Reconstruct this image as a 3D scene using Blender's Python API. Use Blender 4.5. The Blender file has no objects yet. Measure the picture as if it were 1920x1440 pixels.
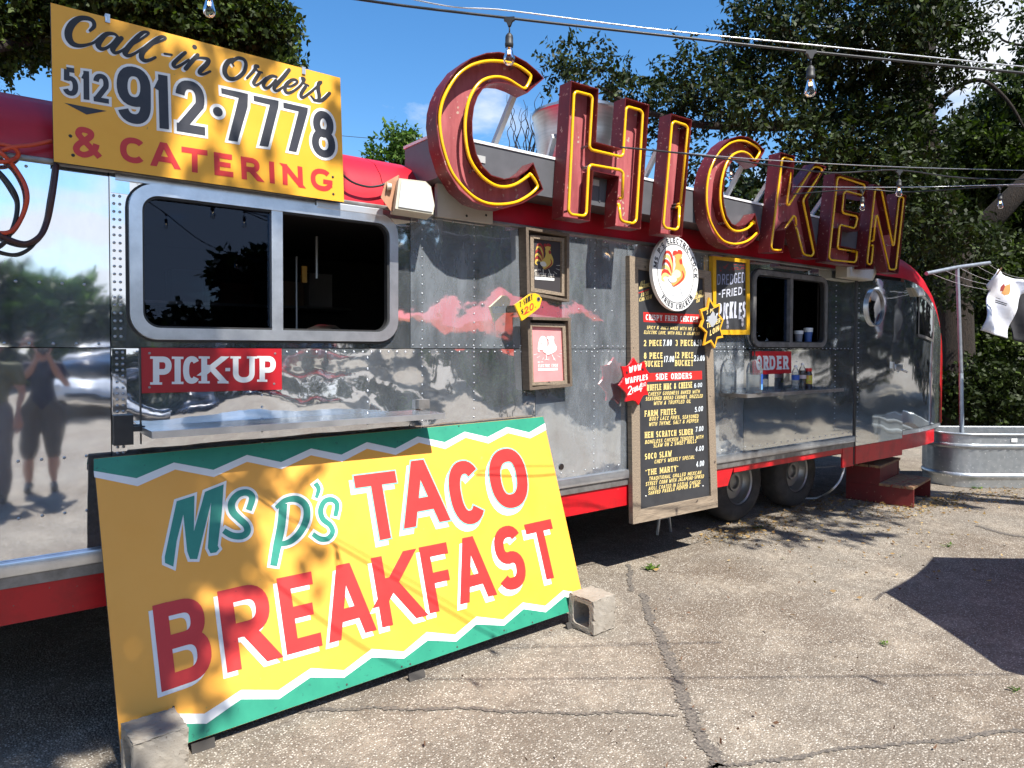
import bpy, bmesh, math, random
import numpy as np
from mathutils import Vector, Matrix
from math import sin, cos, tan, pi, radians, sqrt, atan2
random.seed(7); np.random.seed(7)
SC = bpy.context.scene
COL = SC.collection

# ------------------------------------------------------------------ camera
F_PX, YAW, PITCH, ROLL, CAM_H, CAM_D, CY = 1320.5, .65865, -.02406, .00367, 1.63676, 3.50331, 683.75
_f = Vector((sin(YAW) * cos(PITCH), cos(YAW) * cos(PITCH), sin(PITCH)))
_r = Vector((cos(YAW), -sin(YAW), 0)); _u = _r.cross(_f)
_r, _u = _r * cos(ROLL) + _u * sin(ROLL), _u * cos(ROLL) - _r * sin(ROLL)
CAM = Vector((0, -CAM_D, CAM_H))
cd = bpy.data.cameras.new('camera'); cam = bpy.data.objects.new('camera', cd); COL.objects.link(cam)
cam.matrix_world = Matrix((( _r.x, _u.x, -_f.x, CAM.x), (_r.y, _u.y, -_f.y, CAM.y), (_r.z, _u.z, -_f.z, CAM.z), (0, 0, 0, 1)))
cd.sensor_width = 36; cd.lens = 36 * F_PX / 1920; cd.shift_y = -(720 - CY) / 1920
cd.clip_start = .05; cd.clip_end = 2000
SC.camera = cam

# ------------------------------------------------------------------ sun, sky, exposure
SV = Vector((.03, 1, -1.40))
SUN = SV.normalized()                 # direction the light travels
SUN_EL = math.asin(-SUN.z); SUN_AZ = atan2(-SUN.x, -SUN.y)
sd = bpy.data.lights.new('sun', 'SUN'); sd.energy = 5.0; sd.angle = radians(.5); sd.color = (1, .955, .88)
so = bpy.data.objects.new('sun', sd); COL.objects.link(so)
so.rotation_mode = 'QUATERNION'; so.rotation_quaternion = SUN.to_track_quat('-Z', 'Y'); so.location = (-2, -14, 18)
W = bpy.data.worlds.new('World'); SC.world = W; W.use_nodes = True
wn, wl = W.node_tree.nodes, W.node_tree.links
wn.clear()
wo = wn.new('ShaderNodeOutputWorld'); wb = wn.new('ShaderNodeBackground'); wb.inputs[1].default_value = .092
sky = wn.new('ShaderNodeTexSky'); sky.sky_type = 'NISHITA'; sky.sun_disc = False
sky.sun_elevation = SUN_EL; sky.sun_rotation = SUN_AZ; sky.air_density = 1.0; sky.dust_density = .4; sky.ozone_density = 2.2
wtc = wn.new('ShaderNodeTexCoord'); wsep = wn.new('ShaderNodeSeparateXYZ'); wl.new(wtc.outputs['Generated'], wsep.inputs[0])
def wmath(op, a, b=None, c=None, clamp=False):
    n = wn.new('ShaderNodeMath'); n.operation = op; n.use_clamp = clamp
    for i, q in enumerate((a, b, c)):
        if q is None: continue
        if isinstance(q, (int, float)): n.inputs[i].default_value = q
        else: wl.new(q, n.inputs[i])
    return n.outputs[0]
# cloud layer: direction projected on a plane overhead, broken up by noise
zz = wmath('ADD', wmath('MAXIMUM', wsep.outputs[2], 0.0), .22)
cxy = wn.new('ShaderNodeCombineXYZ')
wl.new(wmath('DIVIDE', wsep.outputs[0], zz), cxy.inputs[0]); wl.new(wmath('DIVIDE', wsep.outputs[1], zz), cxy.inputs[1])
cxy.inputs[2].default_value = 8.9
cn = wn.new('ShaderNodeTexNoise'); cn.inputs['Scale'].default_value = 1.55; cn.inputs['Detail'].default_value = 9; cn.inputs['Roughness'].default_value = .56
cof = wn.new('ShaderNodeVectorMath'); cof.operation = 'ADD'; cof.inputs[1].default_value = (-0.465, 0.437, 0)
wl.new(cxy.outputs[0], cof.inputs[0]); wl.new(cof.outputs[0], cn.inputs['Vector'])
low = wmath('SUBTRACT', 1.0, wmath('MULTIPLY', wsep.outputs[2], 2.3), clamp=True)        # more cloud towards the horizon
thr = wmath('ADD', cn.outputs['Fac'], wmath('MULTIPLY', low, .27))
mask = wmath('SMOOTH_MIN', wmath('MULTIPLY', wmath('SUBTRACT', thr, .575), 6.5, clamp=True), 1.0, .1, clamp=True)
hs = wn.new('ShaderNodeHueSaturation'); hs.inputs['Saturation'].default_value = 1.3; hs.inputs['Value'].default_value = 1.25
wl.new(sky.outputs[0], hs.inputs['Color'])
wmix = wn.new('ShaderNodeMixRGB'); wmix.inputs[2].default_value = (6.2, 6.45, 6.9, 1)
wl.new(mask, wmix.inputs[0]); wl.new(hs.outputs[0], wmix.inputs[1])
wl.new(wmix.outputs[0], wb.inputs[0]); wl.new(wb.outputs[0], wo.inputs[0])
SC.view_settings.view_transform = 'Standard'; SC.view_settings.look = 'None'
SC.view_settings.exposure = .92; SC.view_settings.gamma = 1; SC.view_settings.use_curve_mapping = False
SC.cycles.max_bounces = 8; SC.cycles.transparent_max_bounces = 12
SC.cycles.caustics_reflective = False; SC.cycles.caustics_refractive = False

# ------------------------------------------------------------------ survey helpers: bearings measured on the photograph, met with real planes
def ray(u, v): return _f + _r * ((u - 960) / F_PX) - _u * ((v - CY) / F_PX)
def onY(u, v, y=0.0):
    d = ray(u, v); return CAM + d * ((y - CAM.y) / d.y)
def onZ(u, v, z=0.0):
    d = ray(u, v); return CAM + d * ((z - CAM.z) / d.z)
def atD(u, v, d): return CAM + ray(u, v) * d
class Plane:
    def __init__(s, o, ex, up):
        s.o = Vector(o); s.ex = Vector(ex).normalized(); up = Vector(up)
        s.n = s.ex.cross(up).normalized(); s.ey = s.n.cross(s.ex).normalized()
    def hit(s, u, v):
        d = ray(u, v); t = (s.o - CAM).dot(s.n) / d.dot(s.n); q = CAM + d * t - s.o
        return (q.dot(s.ex), q.dot(s.ey))
    def M(s):
        e, y, n, o = s.ex, s.ey, s.n, s.o
        return Matrix(((e.x, y.x, n.x, o.x), (e.y, y.y, n.y, o.y), (e.z, y.z, n.z, o.z), (0, 0, 0, 1)))
    def px(s, u, v, n):                      # length on the plane of n photo pixels at (u, v)
        a = s.hit(u - n / 2, v); b = s.hit(u + n / 2, v); c = s.hit(u, v - n / 2); e = s.hit(u, v + n / 2)
        return sqrt(math.dist(a, b) * math.dist(c, e))

# ------------------------------------------------------------------ objects, naming
WM = {}
def tag(o, label=None, cat=None, group=None, kind=None):
    if label: o['label'] = label
    if cat: o['category'] = cat
    if group: o['group'] = group
    if kind: o['kind'] = kind
    return o
def thing(name, label, cat, loc=(0, 0, 0), group=None, M=None):
    o = bpy.data.objects.new(name, None); COL.objects.link(o); o.empty_display_size = .1
    WM[o.name] = M.copy() if M is not None else Matrix.Translation(Vector(loc))
    o.matrix_world = WM[o.name]
    return tag(o, label, cat, group)
class MB:
    """collects geometry; build() links it as one mesh object"""
    def __init__(s): s.v = []; s.f = []; s.lay = 0
    def add(s, vs, fs):
        k = len(s.v); s.v += [tuple(q) for q in vs]; s.f += [tuple(i + k for i in f) for f in fs]; return s
    def box(s, lo, hi, M=None, ch=0.0):
        x0, y0, z0 = lo; x1, y1, z1 = hi
        if ch <= 0:
            vs = [(x, y, z) for x in (x0, x1) for y in (y0, y1) for z in (z0, z1)]
            fs = [(0, 1, 3, 2), (4, 6, 7, 5), (0, 4, 5, 1), (2, 3, 7, 6), (0, 2, 6, 4), (1, 5, 7, 3)]
        else:
            bm = bmesh.new(); bmesh.ops.create_cube(bm, size=1)
            for q in bm.verts: q.co = Vector(((x0 + x1) / 2 + q.co.x * (x1 - x0), (y0 + y1) / 2 + q.co.y * (y1 - y0), (z0 + z1) / 2 + q.co.z * (z1 - z0)))
            bmesh.ops.bevel(bm, geom=bm.edges[:], offset=ch, segments=2, affect='EDGES', profile=.5)
            bm.verts.index_update(); vs = [tuple(q.co) for q in bm.verts]; fs = [tuple(q.index for q in f.verts) for f in bm.faces]; bm.free()
        if M is not None: vs = [tuple(M @ Vector(q)) for q in vs]
        return s.add(vs, fs)
    def prism(s, pts, c0, c1, M=None):           # polygon in local xy, extruded in local z
        n = len(pts); A = sum(pts[i][0] * pts[(i + 1) % n][1] - pts[(i + 1) % n][0] * pts[i][1] for i in range(n))
        if A < 0: pts = pts[::-1]
        vs = [(x, y, c0) for x, y in pts] + [(x, y, c1) for x, y in pts]
        fs = [tuple(range(n))[::-1], tuple(range(n, 2 * n))] + [(i, (i + 1) % n, n + (i + 1) % n, n + i) for i in range(n)]
        if M is not None: vs = [tuple(M @ Vector(q)) for q in vs]
        return s.add(vs, fs)
    def face(s, pts): return s.add(pts, [tuple(range(len(pts)))])
    def grid(s, rows):
        n = len(rows[0]); vs = [q for r in rows for q in r]
        return s.add(vs, [(i * n + j, i * n + j + 1, (i + 1) * n + j + 1, (i + 1) * n + j) for i in range(len(rows) - 1) for j in range(n - 1)])
    def tube(s, path, r, n=8, closed=False, cap=True):
        P = [Vector(q) for q in path]; m = len(P); rr = r if isinstance(r, (list, tuple)) else [r] * m
        ups = None; rings = []
        for i in range(m):
            a = P[(i - 1) % m] if (closed or i > 0) else P[i]; b = P[(i + 1) % m] if (closed or i < m - 1) else P[i]
            t = (b - a).normalized() if (b - a).length > 1e-9 else Vector((0, 0, 1))
            if ups is None: ups = t.orthogonal().normalized()
            ups = (ups - t * ups.dot(t)); ups = ups.normalized() if ups.length > 1e-6 else t.orthogonal().normalized()
            w = t.cross(ups)
            rings.append([tuple(P[i] + (ups * cos(2 * pi * k / n) + w * sin(2 * pi * k / n)) * rr[i]) for k in range(n)])
        vs = [q for g in rings for q in g]; fs = []
        for i in range(m if closed else m - 1):
            j = (i + 1) % m
            fs += [(i * n + k, i * n + (k + 1) % n, j * n + (k + 1) % n, j * n + k) for k in range(n)]
        if cap and not closed: fs += [tuple(range(n))[::-1], tuple((m - 1) * n + k for k in range(n))]
        return s.add(vs, fs)
    def lathe(s, prof, n=20, M=None, cap=True):      # prof: (r, z)
        vs = [(r * cos(2 * pi * k / n), r * sin(2 * pi * k / n), z) for r, z in prof for k in range(n)]; m = len(prof)
        fs = [(i * n + k, i * n + (k + 1) % n, (i + 1) * n + (k + 1) % n, (i + 1) * n + k) for i in range(m - 1) for k in range(n)]
        if cap: fs += [tuple(range(n))[::-1], tuple((m - 1) * n + k for k in range(n))]
        if M is not None: vs = [tuple(M @ Vector(q)) for q in vs]
        return s.add(vs, fs)
    def build(s, name, mat, parent=None, local=False, smooth=False, kind=None, label=None):
        me = bpy.data.meshes.new(name); vs = s.v
        if parent is not None and not local:
            Mi = WM[parent.name].inverted(); vs = [tuple(Mi @ Vector(q)) for q in vs]
        me.from_pydata(vs, [], s.f); me.update()
        if smooth:
            me.polygons.foreach_set('use_smooth', [True] * len(me.polygons))
            if smooth != 'all': me.set_sharp_from_angle(angle=radians(38))
        me.materials.append(mat)
        o = bpy.data.objects.new(name, me); COL.objects.link(o)
        if parent is not None: o.parent = parent; WM[o.name] = WM[parent.name].copy()
        else: WM[o.name] = Matrix()
        if kind: o['kind'] = kind
        if label: o['label'] = label
        return o
def arrays(name, V, Fc, mat, parent=None, kind=None):       # big meshes from numpy, all quads
    me = bpy.data.meshes.new(name); n = len(V); m = len(Fc)
    if parent is not None:
        t = WM[parent.name].translation; V = V - np.array(t)
    me.vertices.add(n); me.vertices.foreach_set('co', V.astype(np.float32).ravel())
    me.loops.add(m * 4); me.loops.foreach_set('vertex_index', Fc.astype(np.int32).ravel())
    me.polygons.add(m); me.polygons.foreach_set('loop_start', np.arange(0, m * 4, 4, dtype=np.int32))
    me.update(calc_edges=True); me.materials.append(mat)
    o = bpy.data.objects.new(name, me); COL.objects.link(o)
    if parent is not None: o.parent = parent; WM[o.name] = WM[parent.name].copy()
    if kind: o['kind'] = kind
    return o

# ------------------------------------------------------------------ materials
MATS = {}
def pmat(name, col, rough=.5, metal=0, var=None, bump=None, spec=.5, coat=0, stretch=(1, 1, 1), trans=0, emit=None, spots=None):
    if name in MATS: return MATS[name]
    m = bpy.data.materials.new(name); m.use_nodes = True; MATS[name] = m
    nt = m.node_tree; N, L = nt.nodes, nt.links; b = N['Principled BSDF']
    c4 = tuple(col) + (1,)
    b.inputs['Base Color'].default_value = c4; b.inputs['Roughness'].default_value = rough; b.inputs['Metallic'].default_value = metal
    b.inputs['Specular IOR Level'].default_value = spec; b.inputs['Coat Weight'].default_value = coat; b.inputs['Transmission Weight'].default_value = trans
    if emit: b.inputs['Emission Color'].default_value = tuple(emit[0]) + (1,); b.inputs['Emission Strength'].default_value = emit[1]
    tc = N.new('ShaderNodeTexCoord'); mp = N.new('ShaderNodeMapping'); mp.inputs['Scale'].default_value = stretch
    L.new(tc.outputs['Object'], mp.inputs[0])
    out = None
    if var:                                    # (second colour, noise scale, low, high)
        n = N.new('ShaderNodeTexNoise'); n.inputs['Scale'].default_value = var[1]; n.inputs['Detail'].default_value = 7; n.inputs['Roughness'].default_value = .62
        r = N.new('ShaderNodeMapRange'); r.inputs[1].default_value = var[2]; r.inputs[2].default_value = var[3]
        mx = N.new('ShaderNodeMixRGB'); mx.inputs[1].default_value = c4; mx.inputs[2].default_value = tuple(var[0]) + (1,)
        L.new(mp.outputs[0], n.inputs['Vector']); L.new(n.outputs['Fac'], r.inputs[0]); L.new(r.outputs[0], mx.inputs[0]); out = mx.outputs[0]
    if spots:                                  # (colour, scale, threshold): small chips and specks
        v = N.new('ShaderNodeTexNoise'); v.inputs['Scale'].default_value = spots[1]; v.inputs['Detail'].default_value = 2
        r = N.new('ShaderNodeMapRange'); r.inputs[1].default_value = spots[2]; r.inputs[2].default_value = spots[2] + .03
        mx = N.new('ShaderNodeMixRGB'); mx.inputs[2].default_value = tuple(spots[0]) + (1,)
        if out: L.new(out, mx.inputs[1])
        else: mx.inputs[1].default_value = c4
        L.new(tc.outputs['Object'], v.inputs['Vector']); L.new(v.outputs['Fac'], r.inputs[0]); L.new(r.outputs[0], mx.inputs[0]); out = mx.outputs[0]
    if out: L.new(out, b.inputs['Base Color'])
    if bump:                                   # (scale, strength, distance)
        n = N.new('ShaderNodeTexNoise'); n.inputs['Scale'].default_value = bump[0]; n.inputs['Detail'].default_value = 5
        bp = N.new('ShaderNodeBump'); bp.inputs['Strength'].default_value = bump[1]; bp.inputs['Distance'].default_value = bump[2]
        L.new(mp.outputs[0], n.inputs['Vector']); L.new(n.outputs['Fac'], bp.inputs['Height']); L.new(bp.outputs[0], b.inputs['Normal'])
    return m
def alu_mat(name, base, rough, haze, dent, scale, fine=.0):
    """polished riveted sheet: a sharp mirror lobe, a weathered lobe and shallow dents"""
    m = bpy.data.materials.new(name); m.use_nodes = True; nt = m.node_tree; N, L = nt.nodes, nt.links
    b = N['Principled BSDF']; o = N['Material Output']
    b.inputs['Metallic'].default_value = 1; b.inputs['Base Color'].default_value = tuple(base) + (1,); b.inputs['Roughness'].default_value = rough
    d = N.new('ShaderNodeBsdfPrincipled'); d.inputs['Metallic'].default_value = .35; d.inputs['Base Color'].default_value = (.50, .555, .61, 1); d.inputs['Roughness'].default_value = .55
    tc = N.new('ShaderNodeTexCoord'); oi = N.new('ShaderNodeObjectInfo')
    off = N.new('ShaderNodeVectorMath'); off.operation = 'MULTIPLY_ADD'; off.inputs[1].default_value = (1, 1, 1)
    sc = N.new('ShaderNodeVectorMath'); sc.operation = 'SCALE'; sc.inputs['Scale'].default_value = 19
    cb = N.new('ShaderNodeCombineXYZ'); L.new(oi.outputs['Random'], cb.inputs[0]); L.new(oi.outputs['Random'], cb.inputs[2]); L.new(cb.outputs[0], sc.inputs[0])
    L.new(tc.outputs['Object'], off.inputs[0]); L.new(sc.outputs[0], off.inputs[2])
    n1 = N.new('ShaderNodeTexNoise'); n1.inputs['Scale'].default_value = scale; n1.inputs['Detail'].default_value = 1.5; L.new(off.outputs[0], n1.inputs['Vector'])
    n2 = N.new('ShaderNodeTexNoise'); n2.inputs['Scale'].default_value = scale * 5; n2.inputs['Detail'].default_value = 2; L.new(off.outputs[0], n2.inputs['Vector'])
    b1 = N.new('ShaderNodeBump'); b1.inputs['Strength'].default_value = 1; b1.inputs['Distance'].default_value = dent
    b2 = N.new('ShaderNodeBump'); b2.inputs['Strength'].default_value = 1; b2.inputs['Distance'].default_value = fine
    L.new(n1.outputs['Fac'], b1.inputs['Height']); L.new(n2.outputs['Fac'], b2.inputs['Height']); L.new(b1.outputs[0], b2.inputs['Normal'])
    L.new(b2.outputs[0], b.inputs['Normal'])
    n3 = N.new('ShaderNodeTexNoise'); n3.inputs['Scale'].default_value = 2.6; n3.inputs['Detail'].default_value = 8; n3.inputs['Roughness'].default_value = .7
    mp = N.new('ShaderNodeMapping'); mp.inputs['Scale'].default_value = (2.2, 1, .7); L.new(off.outputs[0], mp.inputs[0]); L.new(mp.outputs[0], n3.inputs['Vector'])
    r = N.new('ShaderNodeMapRange'); r.inputs[1].default_value = .3; r.inputs[2].default_value = .72; r.inputs[3].default_value = haze * .45; r.inputs[4].default_value = haze * 1.6
    L.new(n3.outputs['Fac'], r.inputs[0])
    mx = N.new('ShaderNodeMixShader'); L.new(r.outputs[0], mx.inputs[0]); L.new(b.outputs[0], mx.inputs[1]); L.new(d.outputs[0], mx.inputs[2]); L.new(mx.outputs[0], o.inputs[0])
    return m
def leaf_mat(name, dark, light, trans=.3):
    m = bpy.data.materials.new(name); m.use_nodes = True; nt = m.node_tree; N, L = nt.nodes, nt.links
    b = N['Principled BSDF']; o = N['Material Output']; b.inputs['Roughness'].default_value = .55; b.inputs['Specular IOR Level'].default_value = .2
    g = N.new('ShaderNodeNewGeometry'); cr = N.new('ShaderNodeValToRGB')
    cr.color_ramp.elements[0].color = tuple(dark) + (1,); cr.color_ramp.elements[1].color = tuple(light) + (1,)
    e = cr.color_ramp.elements.new(.72); e.color = tuple((a * .6 + c * .4) for a, c in zip(dark, light)) + (1,); e = cr.color_ramp.elements.new(.9); e.color = tuple(light) + (1,); cr.color_ramp.elements[-1].color = tuple(min(.3, c * 1.7) for c in light) + (1,)
    L.new(g.outputs['Random Per Island'], cr.inputs[0]); L.new(cr.outputs[0], b.inputs['Base Color'])
    t = N.new('ShaderNodeBsdfTranslucent'); mx2 = N.new('ShaderNodeMixRGB'); mx2.blend_type = 'MULTIPLY'; mx2.inputs[0].default_value = 1; mx2.inputs[2].default_value = (1.0, 1.25, .45, 1)
    L.new(cr.outputs[0], mx2.inputs[1]); L.new(mx2.outputs[0], t.inputs[0])
    mx = N.new('ShaderNodeMixShader'); mx.inputs[0].default_value = trans; L.new(b.outputs[0], mx.inputs[1]); L.new(t.outputs[0], mx.inputs[2]); L.new(mx.outputs[0], o.inputs[0])
    return m
def glass_mat(name, tint=(1, 1, 1), ior=1.45, gloss=(1, 1, 1)):
    m = bpy.data.materials.new(name); m.use_nodes = True; N, L = m.node_tree.nodes, m.node_tree.links; o = N['Material Output']
    g = N.new('ShaderNodeBsdfGlossy'); g.inputs['Roughness'].default_value = .0; g.inputs[0].default_value = tuple(gloss) + (1,)
    t = N.new('ShaderNodeBsdfTransparent'); t.inputs[0].default_value = tuple(tint) + (1,)
    fr = N.new('ShaderNodeFresnel'); fr.inputs[0].default_value = ior
    mx = N.new('ShaderNodeMixShader'); L.new(fr.outputs[0], mx.inputs[0]); L.new(t.outputs[0], mx.inputs[1]); L.new(g.outputs[0], mx.inputs[2]); L.new(mx.outputs[0], o.inputs[0])
    return m
ALU = alu_mat('polished_aluminium', (.84, .86, .89), .035, .13, .026, 1.15, .0009)
ALU_R = alu_mat('buckled_aluminium', (.84, .86, .89), .04, .15, .040, 1.9, .0008)
ALU_OLD = alu_mat('weathered_aluminium', (.74, .79, .82), .045, .28, .026, 1.5, .0010)
ALU_L = alu_mat('clear_left_aluminium', (.82, .85, .90), .035, .12, .011, 1.0, .0005)
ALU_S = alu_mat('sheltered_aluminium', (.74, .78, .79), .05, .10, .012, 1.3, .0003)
TRIM = pmat('trim_aluminium', (.72, .74, .77), .28, .85, var=((.5, .52, .55), 9, .35, .75), bump=(60, .1, .002))
TRIM_DARK = pmat('dull_trim', (.30, .29, .28), .45, .6, var=((.17, .16, .15), 14, .35, .7))
RED = pmat('red_paint', (.50, .006, .02), .42, var=((.36, .006, .014), 5, .4, .75), coat=.08, bump=(3, .15, .01))
RED_SKIRT = pmat('red_skirt_paint', (.56, .008, .015), .36, var=((.28, .01, .012), 7, .45, .8), bump=(4, .2, .01), spots=((.2, .12, .1), 60, .7))
MAROON = pmat('maroon_enamel', (.13, .009, .011), .45, var=((.07, .008, .010), 6, .35, .8), bump=(40, .12, .003), spots=((.33, .16, .13), 42, .66))
FADED = pmat('faded_red_enamel', (.44, .115, .12), .6, var=((.20, .03, .035), 6, .3, .75), stretch=(2.5, 2.5, .5), spots=((.42, .30, .24), 22, .66))
NEON = pmat('yellow_neon_glass', (.84, .47, .007), .2, coat=.4, var=((.78, .44, .006), 9, .4, .8))
YEL = pmat('yellow_sign_paint', (.85, .42, .03), .42, var=((.80, .37, .018), 5, .35, .8), spots=((.45, .28, .05), 34, .73))
YEL_T = pmat('pale_yellow_sign_paint', (.86, .395, .048), .42, var=((.83, .36, .03), 3.2, .45, .85), spots=((.55, .38, .08), 26, .74))
WHITE = pmat('white_sign_paint', (.80, .80, .78), .45, var=((.72, .72, .71), 8, .4, .8))
GREEN = pmat('teal_green_paint', (.026, .25, .155), .42, var=((.018, .20, .128), 9, .4, .75), spots=((.02, .16, .11), 40, .66))
TEAL = pmat('teal_letter_paint', (.03, .25, .18), .42, var=((.02, .20, .145), 12, .35, .8))
SIGNRED = pmat('red_letter_paint', (.58, .030, .026), .45, var=((.52, .022, .02), 12, .4, .8), spots=((.4, .02, .02), 30, .73))
NAVY = pmat('navy_letter_paint', (.022, .024, .034), .5, var=((.035, .036, .045), 15, .35, .75))
BLACKP = pmat('black_letter_paint', (.016, .014, .015), .5)
PLY = pmat('raw_plywood_edge', (.30, .20, .11), .8, var=((.16, .10, .06), 40, .35, .7))
BACKING = pmat('dark_sign_back', (.05, .045, .04), .8)
BLACK = pmat('black_rubber', (.018, .018, .019), .55, var=((.03, .03, .03), 20, .4, .7))
TYRE = pmat('grey_black_tyre', (.035, .034, .033), .75, var=((.075, .07, .065), 9, .4, .75), bump=(60, .2, .003))
STEEL = pmat('dull_rim_steel', (.35, .35, .34), .4, .8)
GALV = pmat('galvanised_steel', (.52, .55, .57), .38, .8, var=((.36, .40, .43), 16, .3, .75), bump=(10, .1, .004), spots=((.72, .74, .75), 30, .66))
CREAM = pmat('cream_plastic', (.58, .54, .43), .45, var=((.50, .46, .36), 10, .4, .8))
CREAM_D = pmat('tan_bracket_paint', (.46, .25, .15), .5, var=((.36, .18, .11), 12, .4, .8))
LAMPGREY = pmat('pale_grey_lens', (.55, .57, .58), .4, var=((.5, .52, .53), 40, .4, .7))
GREYPANEL = pmat('grey_painted_steel', (.125, .126, .136), .45, .2, var=((.095, .097, .105), 8, .35, .75), bump=(12, .06, .004))
FASCIA = pmat('beige_fascia_paint', (.50, .47, .42), .5, var=((.42, .38, .33), 4, .35, .8), spots=((.25, .2, .16), 24, .7))
WOOD = pmat('grey_barn_wood', (.33, .26, .185), .85, var=((.15, .115, .085), 13, .32, .7), bump=(30, .5, .006), stretch=(7, 7, .6), spots=((.07, .05, .04), 17, .7))
WOODH = pmat('grey_barn_wood_level', (.36, .285, .205), .85, var=((.16, .125, .09), 13, .32, .7), bump=(30, .5, .006), stretch=(.6, 7, 7), spots=((.07, .05, .04), 17, .7))
FRAMEW = pmat('brown_frame_wood', (.155, .118, .085), .75, var=((.085, .064, .047), 14, .35, .7), bump=(40, .35, .004), stretch=(5, 5, 1))
CHALK = pmat('black_menu_board', (.028, .029, .033), .6, var=((.045, .047, .052), 5, .35, .75))
GOLD = pmat('cream_yellow_letter_paint', (.76, .60, .23), .5)
PRICE = pmat('pale_blue_white_letter_paint', (.74, .80, .84), .5)
CHALKW = pmat('chalk_marker_white', (.62, .64, .72), .9, var=((.35, .37, .46), 30, .35, .7))
STEPRED = pmat('worn_red_step_paint', (.16, .010, .010), .6, var=((.10, .014, .012), 9, .35, .75), spots=((.3, .15, .1), 40, .7))
TREAD = pmat('worn_step_tread', (.20, .12, .075), .8, var=((.42, .27, .10), 6, .45, .7), stretch=(8, 1, 1), spots=((.25, .03, .02), 26, .6))
CONC = pmat('concrete_block', (.33, .30, .255), .9, var=((.22, .19, .15), 9, .35, .75), bump=(140, .5, .004), spots=((.16, .13, .1), 70, .68))
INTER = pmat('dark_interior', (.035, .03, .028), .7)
GLASS = glass_mat('window_glass', (.45, .47, .55), 1.42, (.5, .68, 1.0))
PORTG = pmat('dark_port_glass', (.008, .008, .01), .03, coat=1)
def plastic_mat(name, tint, milk, ior=1.35):
    m = glass_mat(name, tint, ior); N, L = m.node_tree.nodes, m.node_tree.links; o = N['Material Output']; src = o.inputs[0].links[0].from_socket
    d = N.new('ShaderNodeBsdfDiffuse'); d.inputs[0].default_value = (.75, .80, .84, 1); t = N.new('ShaderNodeBsdfTranslucent'); t.inputs[0].default_value = (.75, .80, .84, 1)
    a = N.new('ShaderNodeMixShader'); a.inputs[0].default_value = .5; L.new(d.outputs[0], a.inputs[1]); L.new(t.outputs[0], a.inputs[2])
    x = N.new('ShaderNodeMixShader'); x.inputs[0].default_value = milk; L.new(src, x.inputs[1]); L.new(a.outputs[0], x.inputs[2]); L.new(x.outputs[0], o.inputs[0]); return m
CLEAR = plastic_mat('clear_bottle_plastic', (.97, .98, .98), .10)
BULBG = glass_mat('clear_bulb_glass', (.96, .95, .93), 1.5)
WATER = plastic_mat('bottled_water', (.92, .95, .97), .22, 1.15)
FIL = pmat('bulb_filament', (1, .7, .4), .5, emit=((1, .62, .25), 7))

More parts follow.
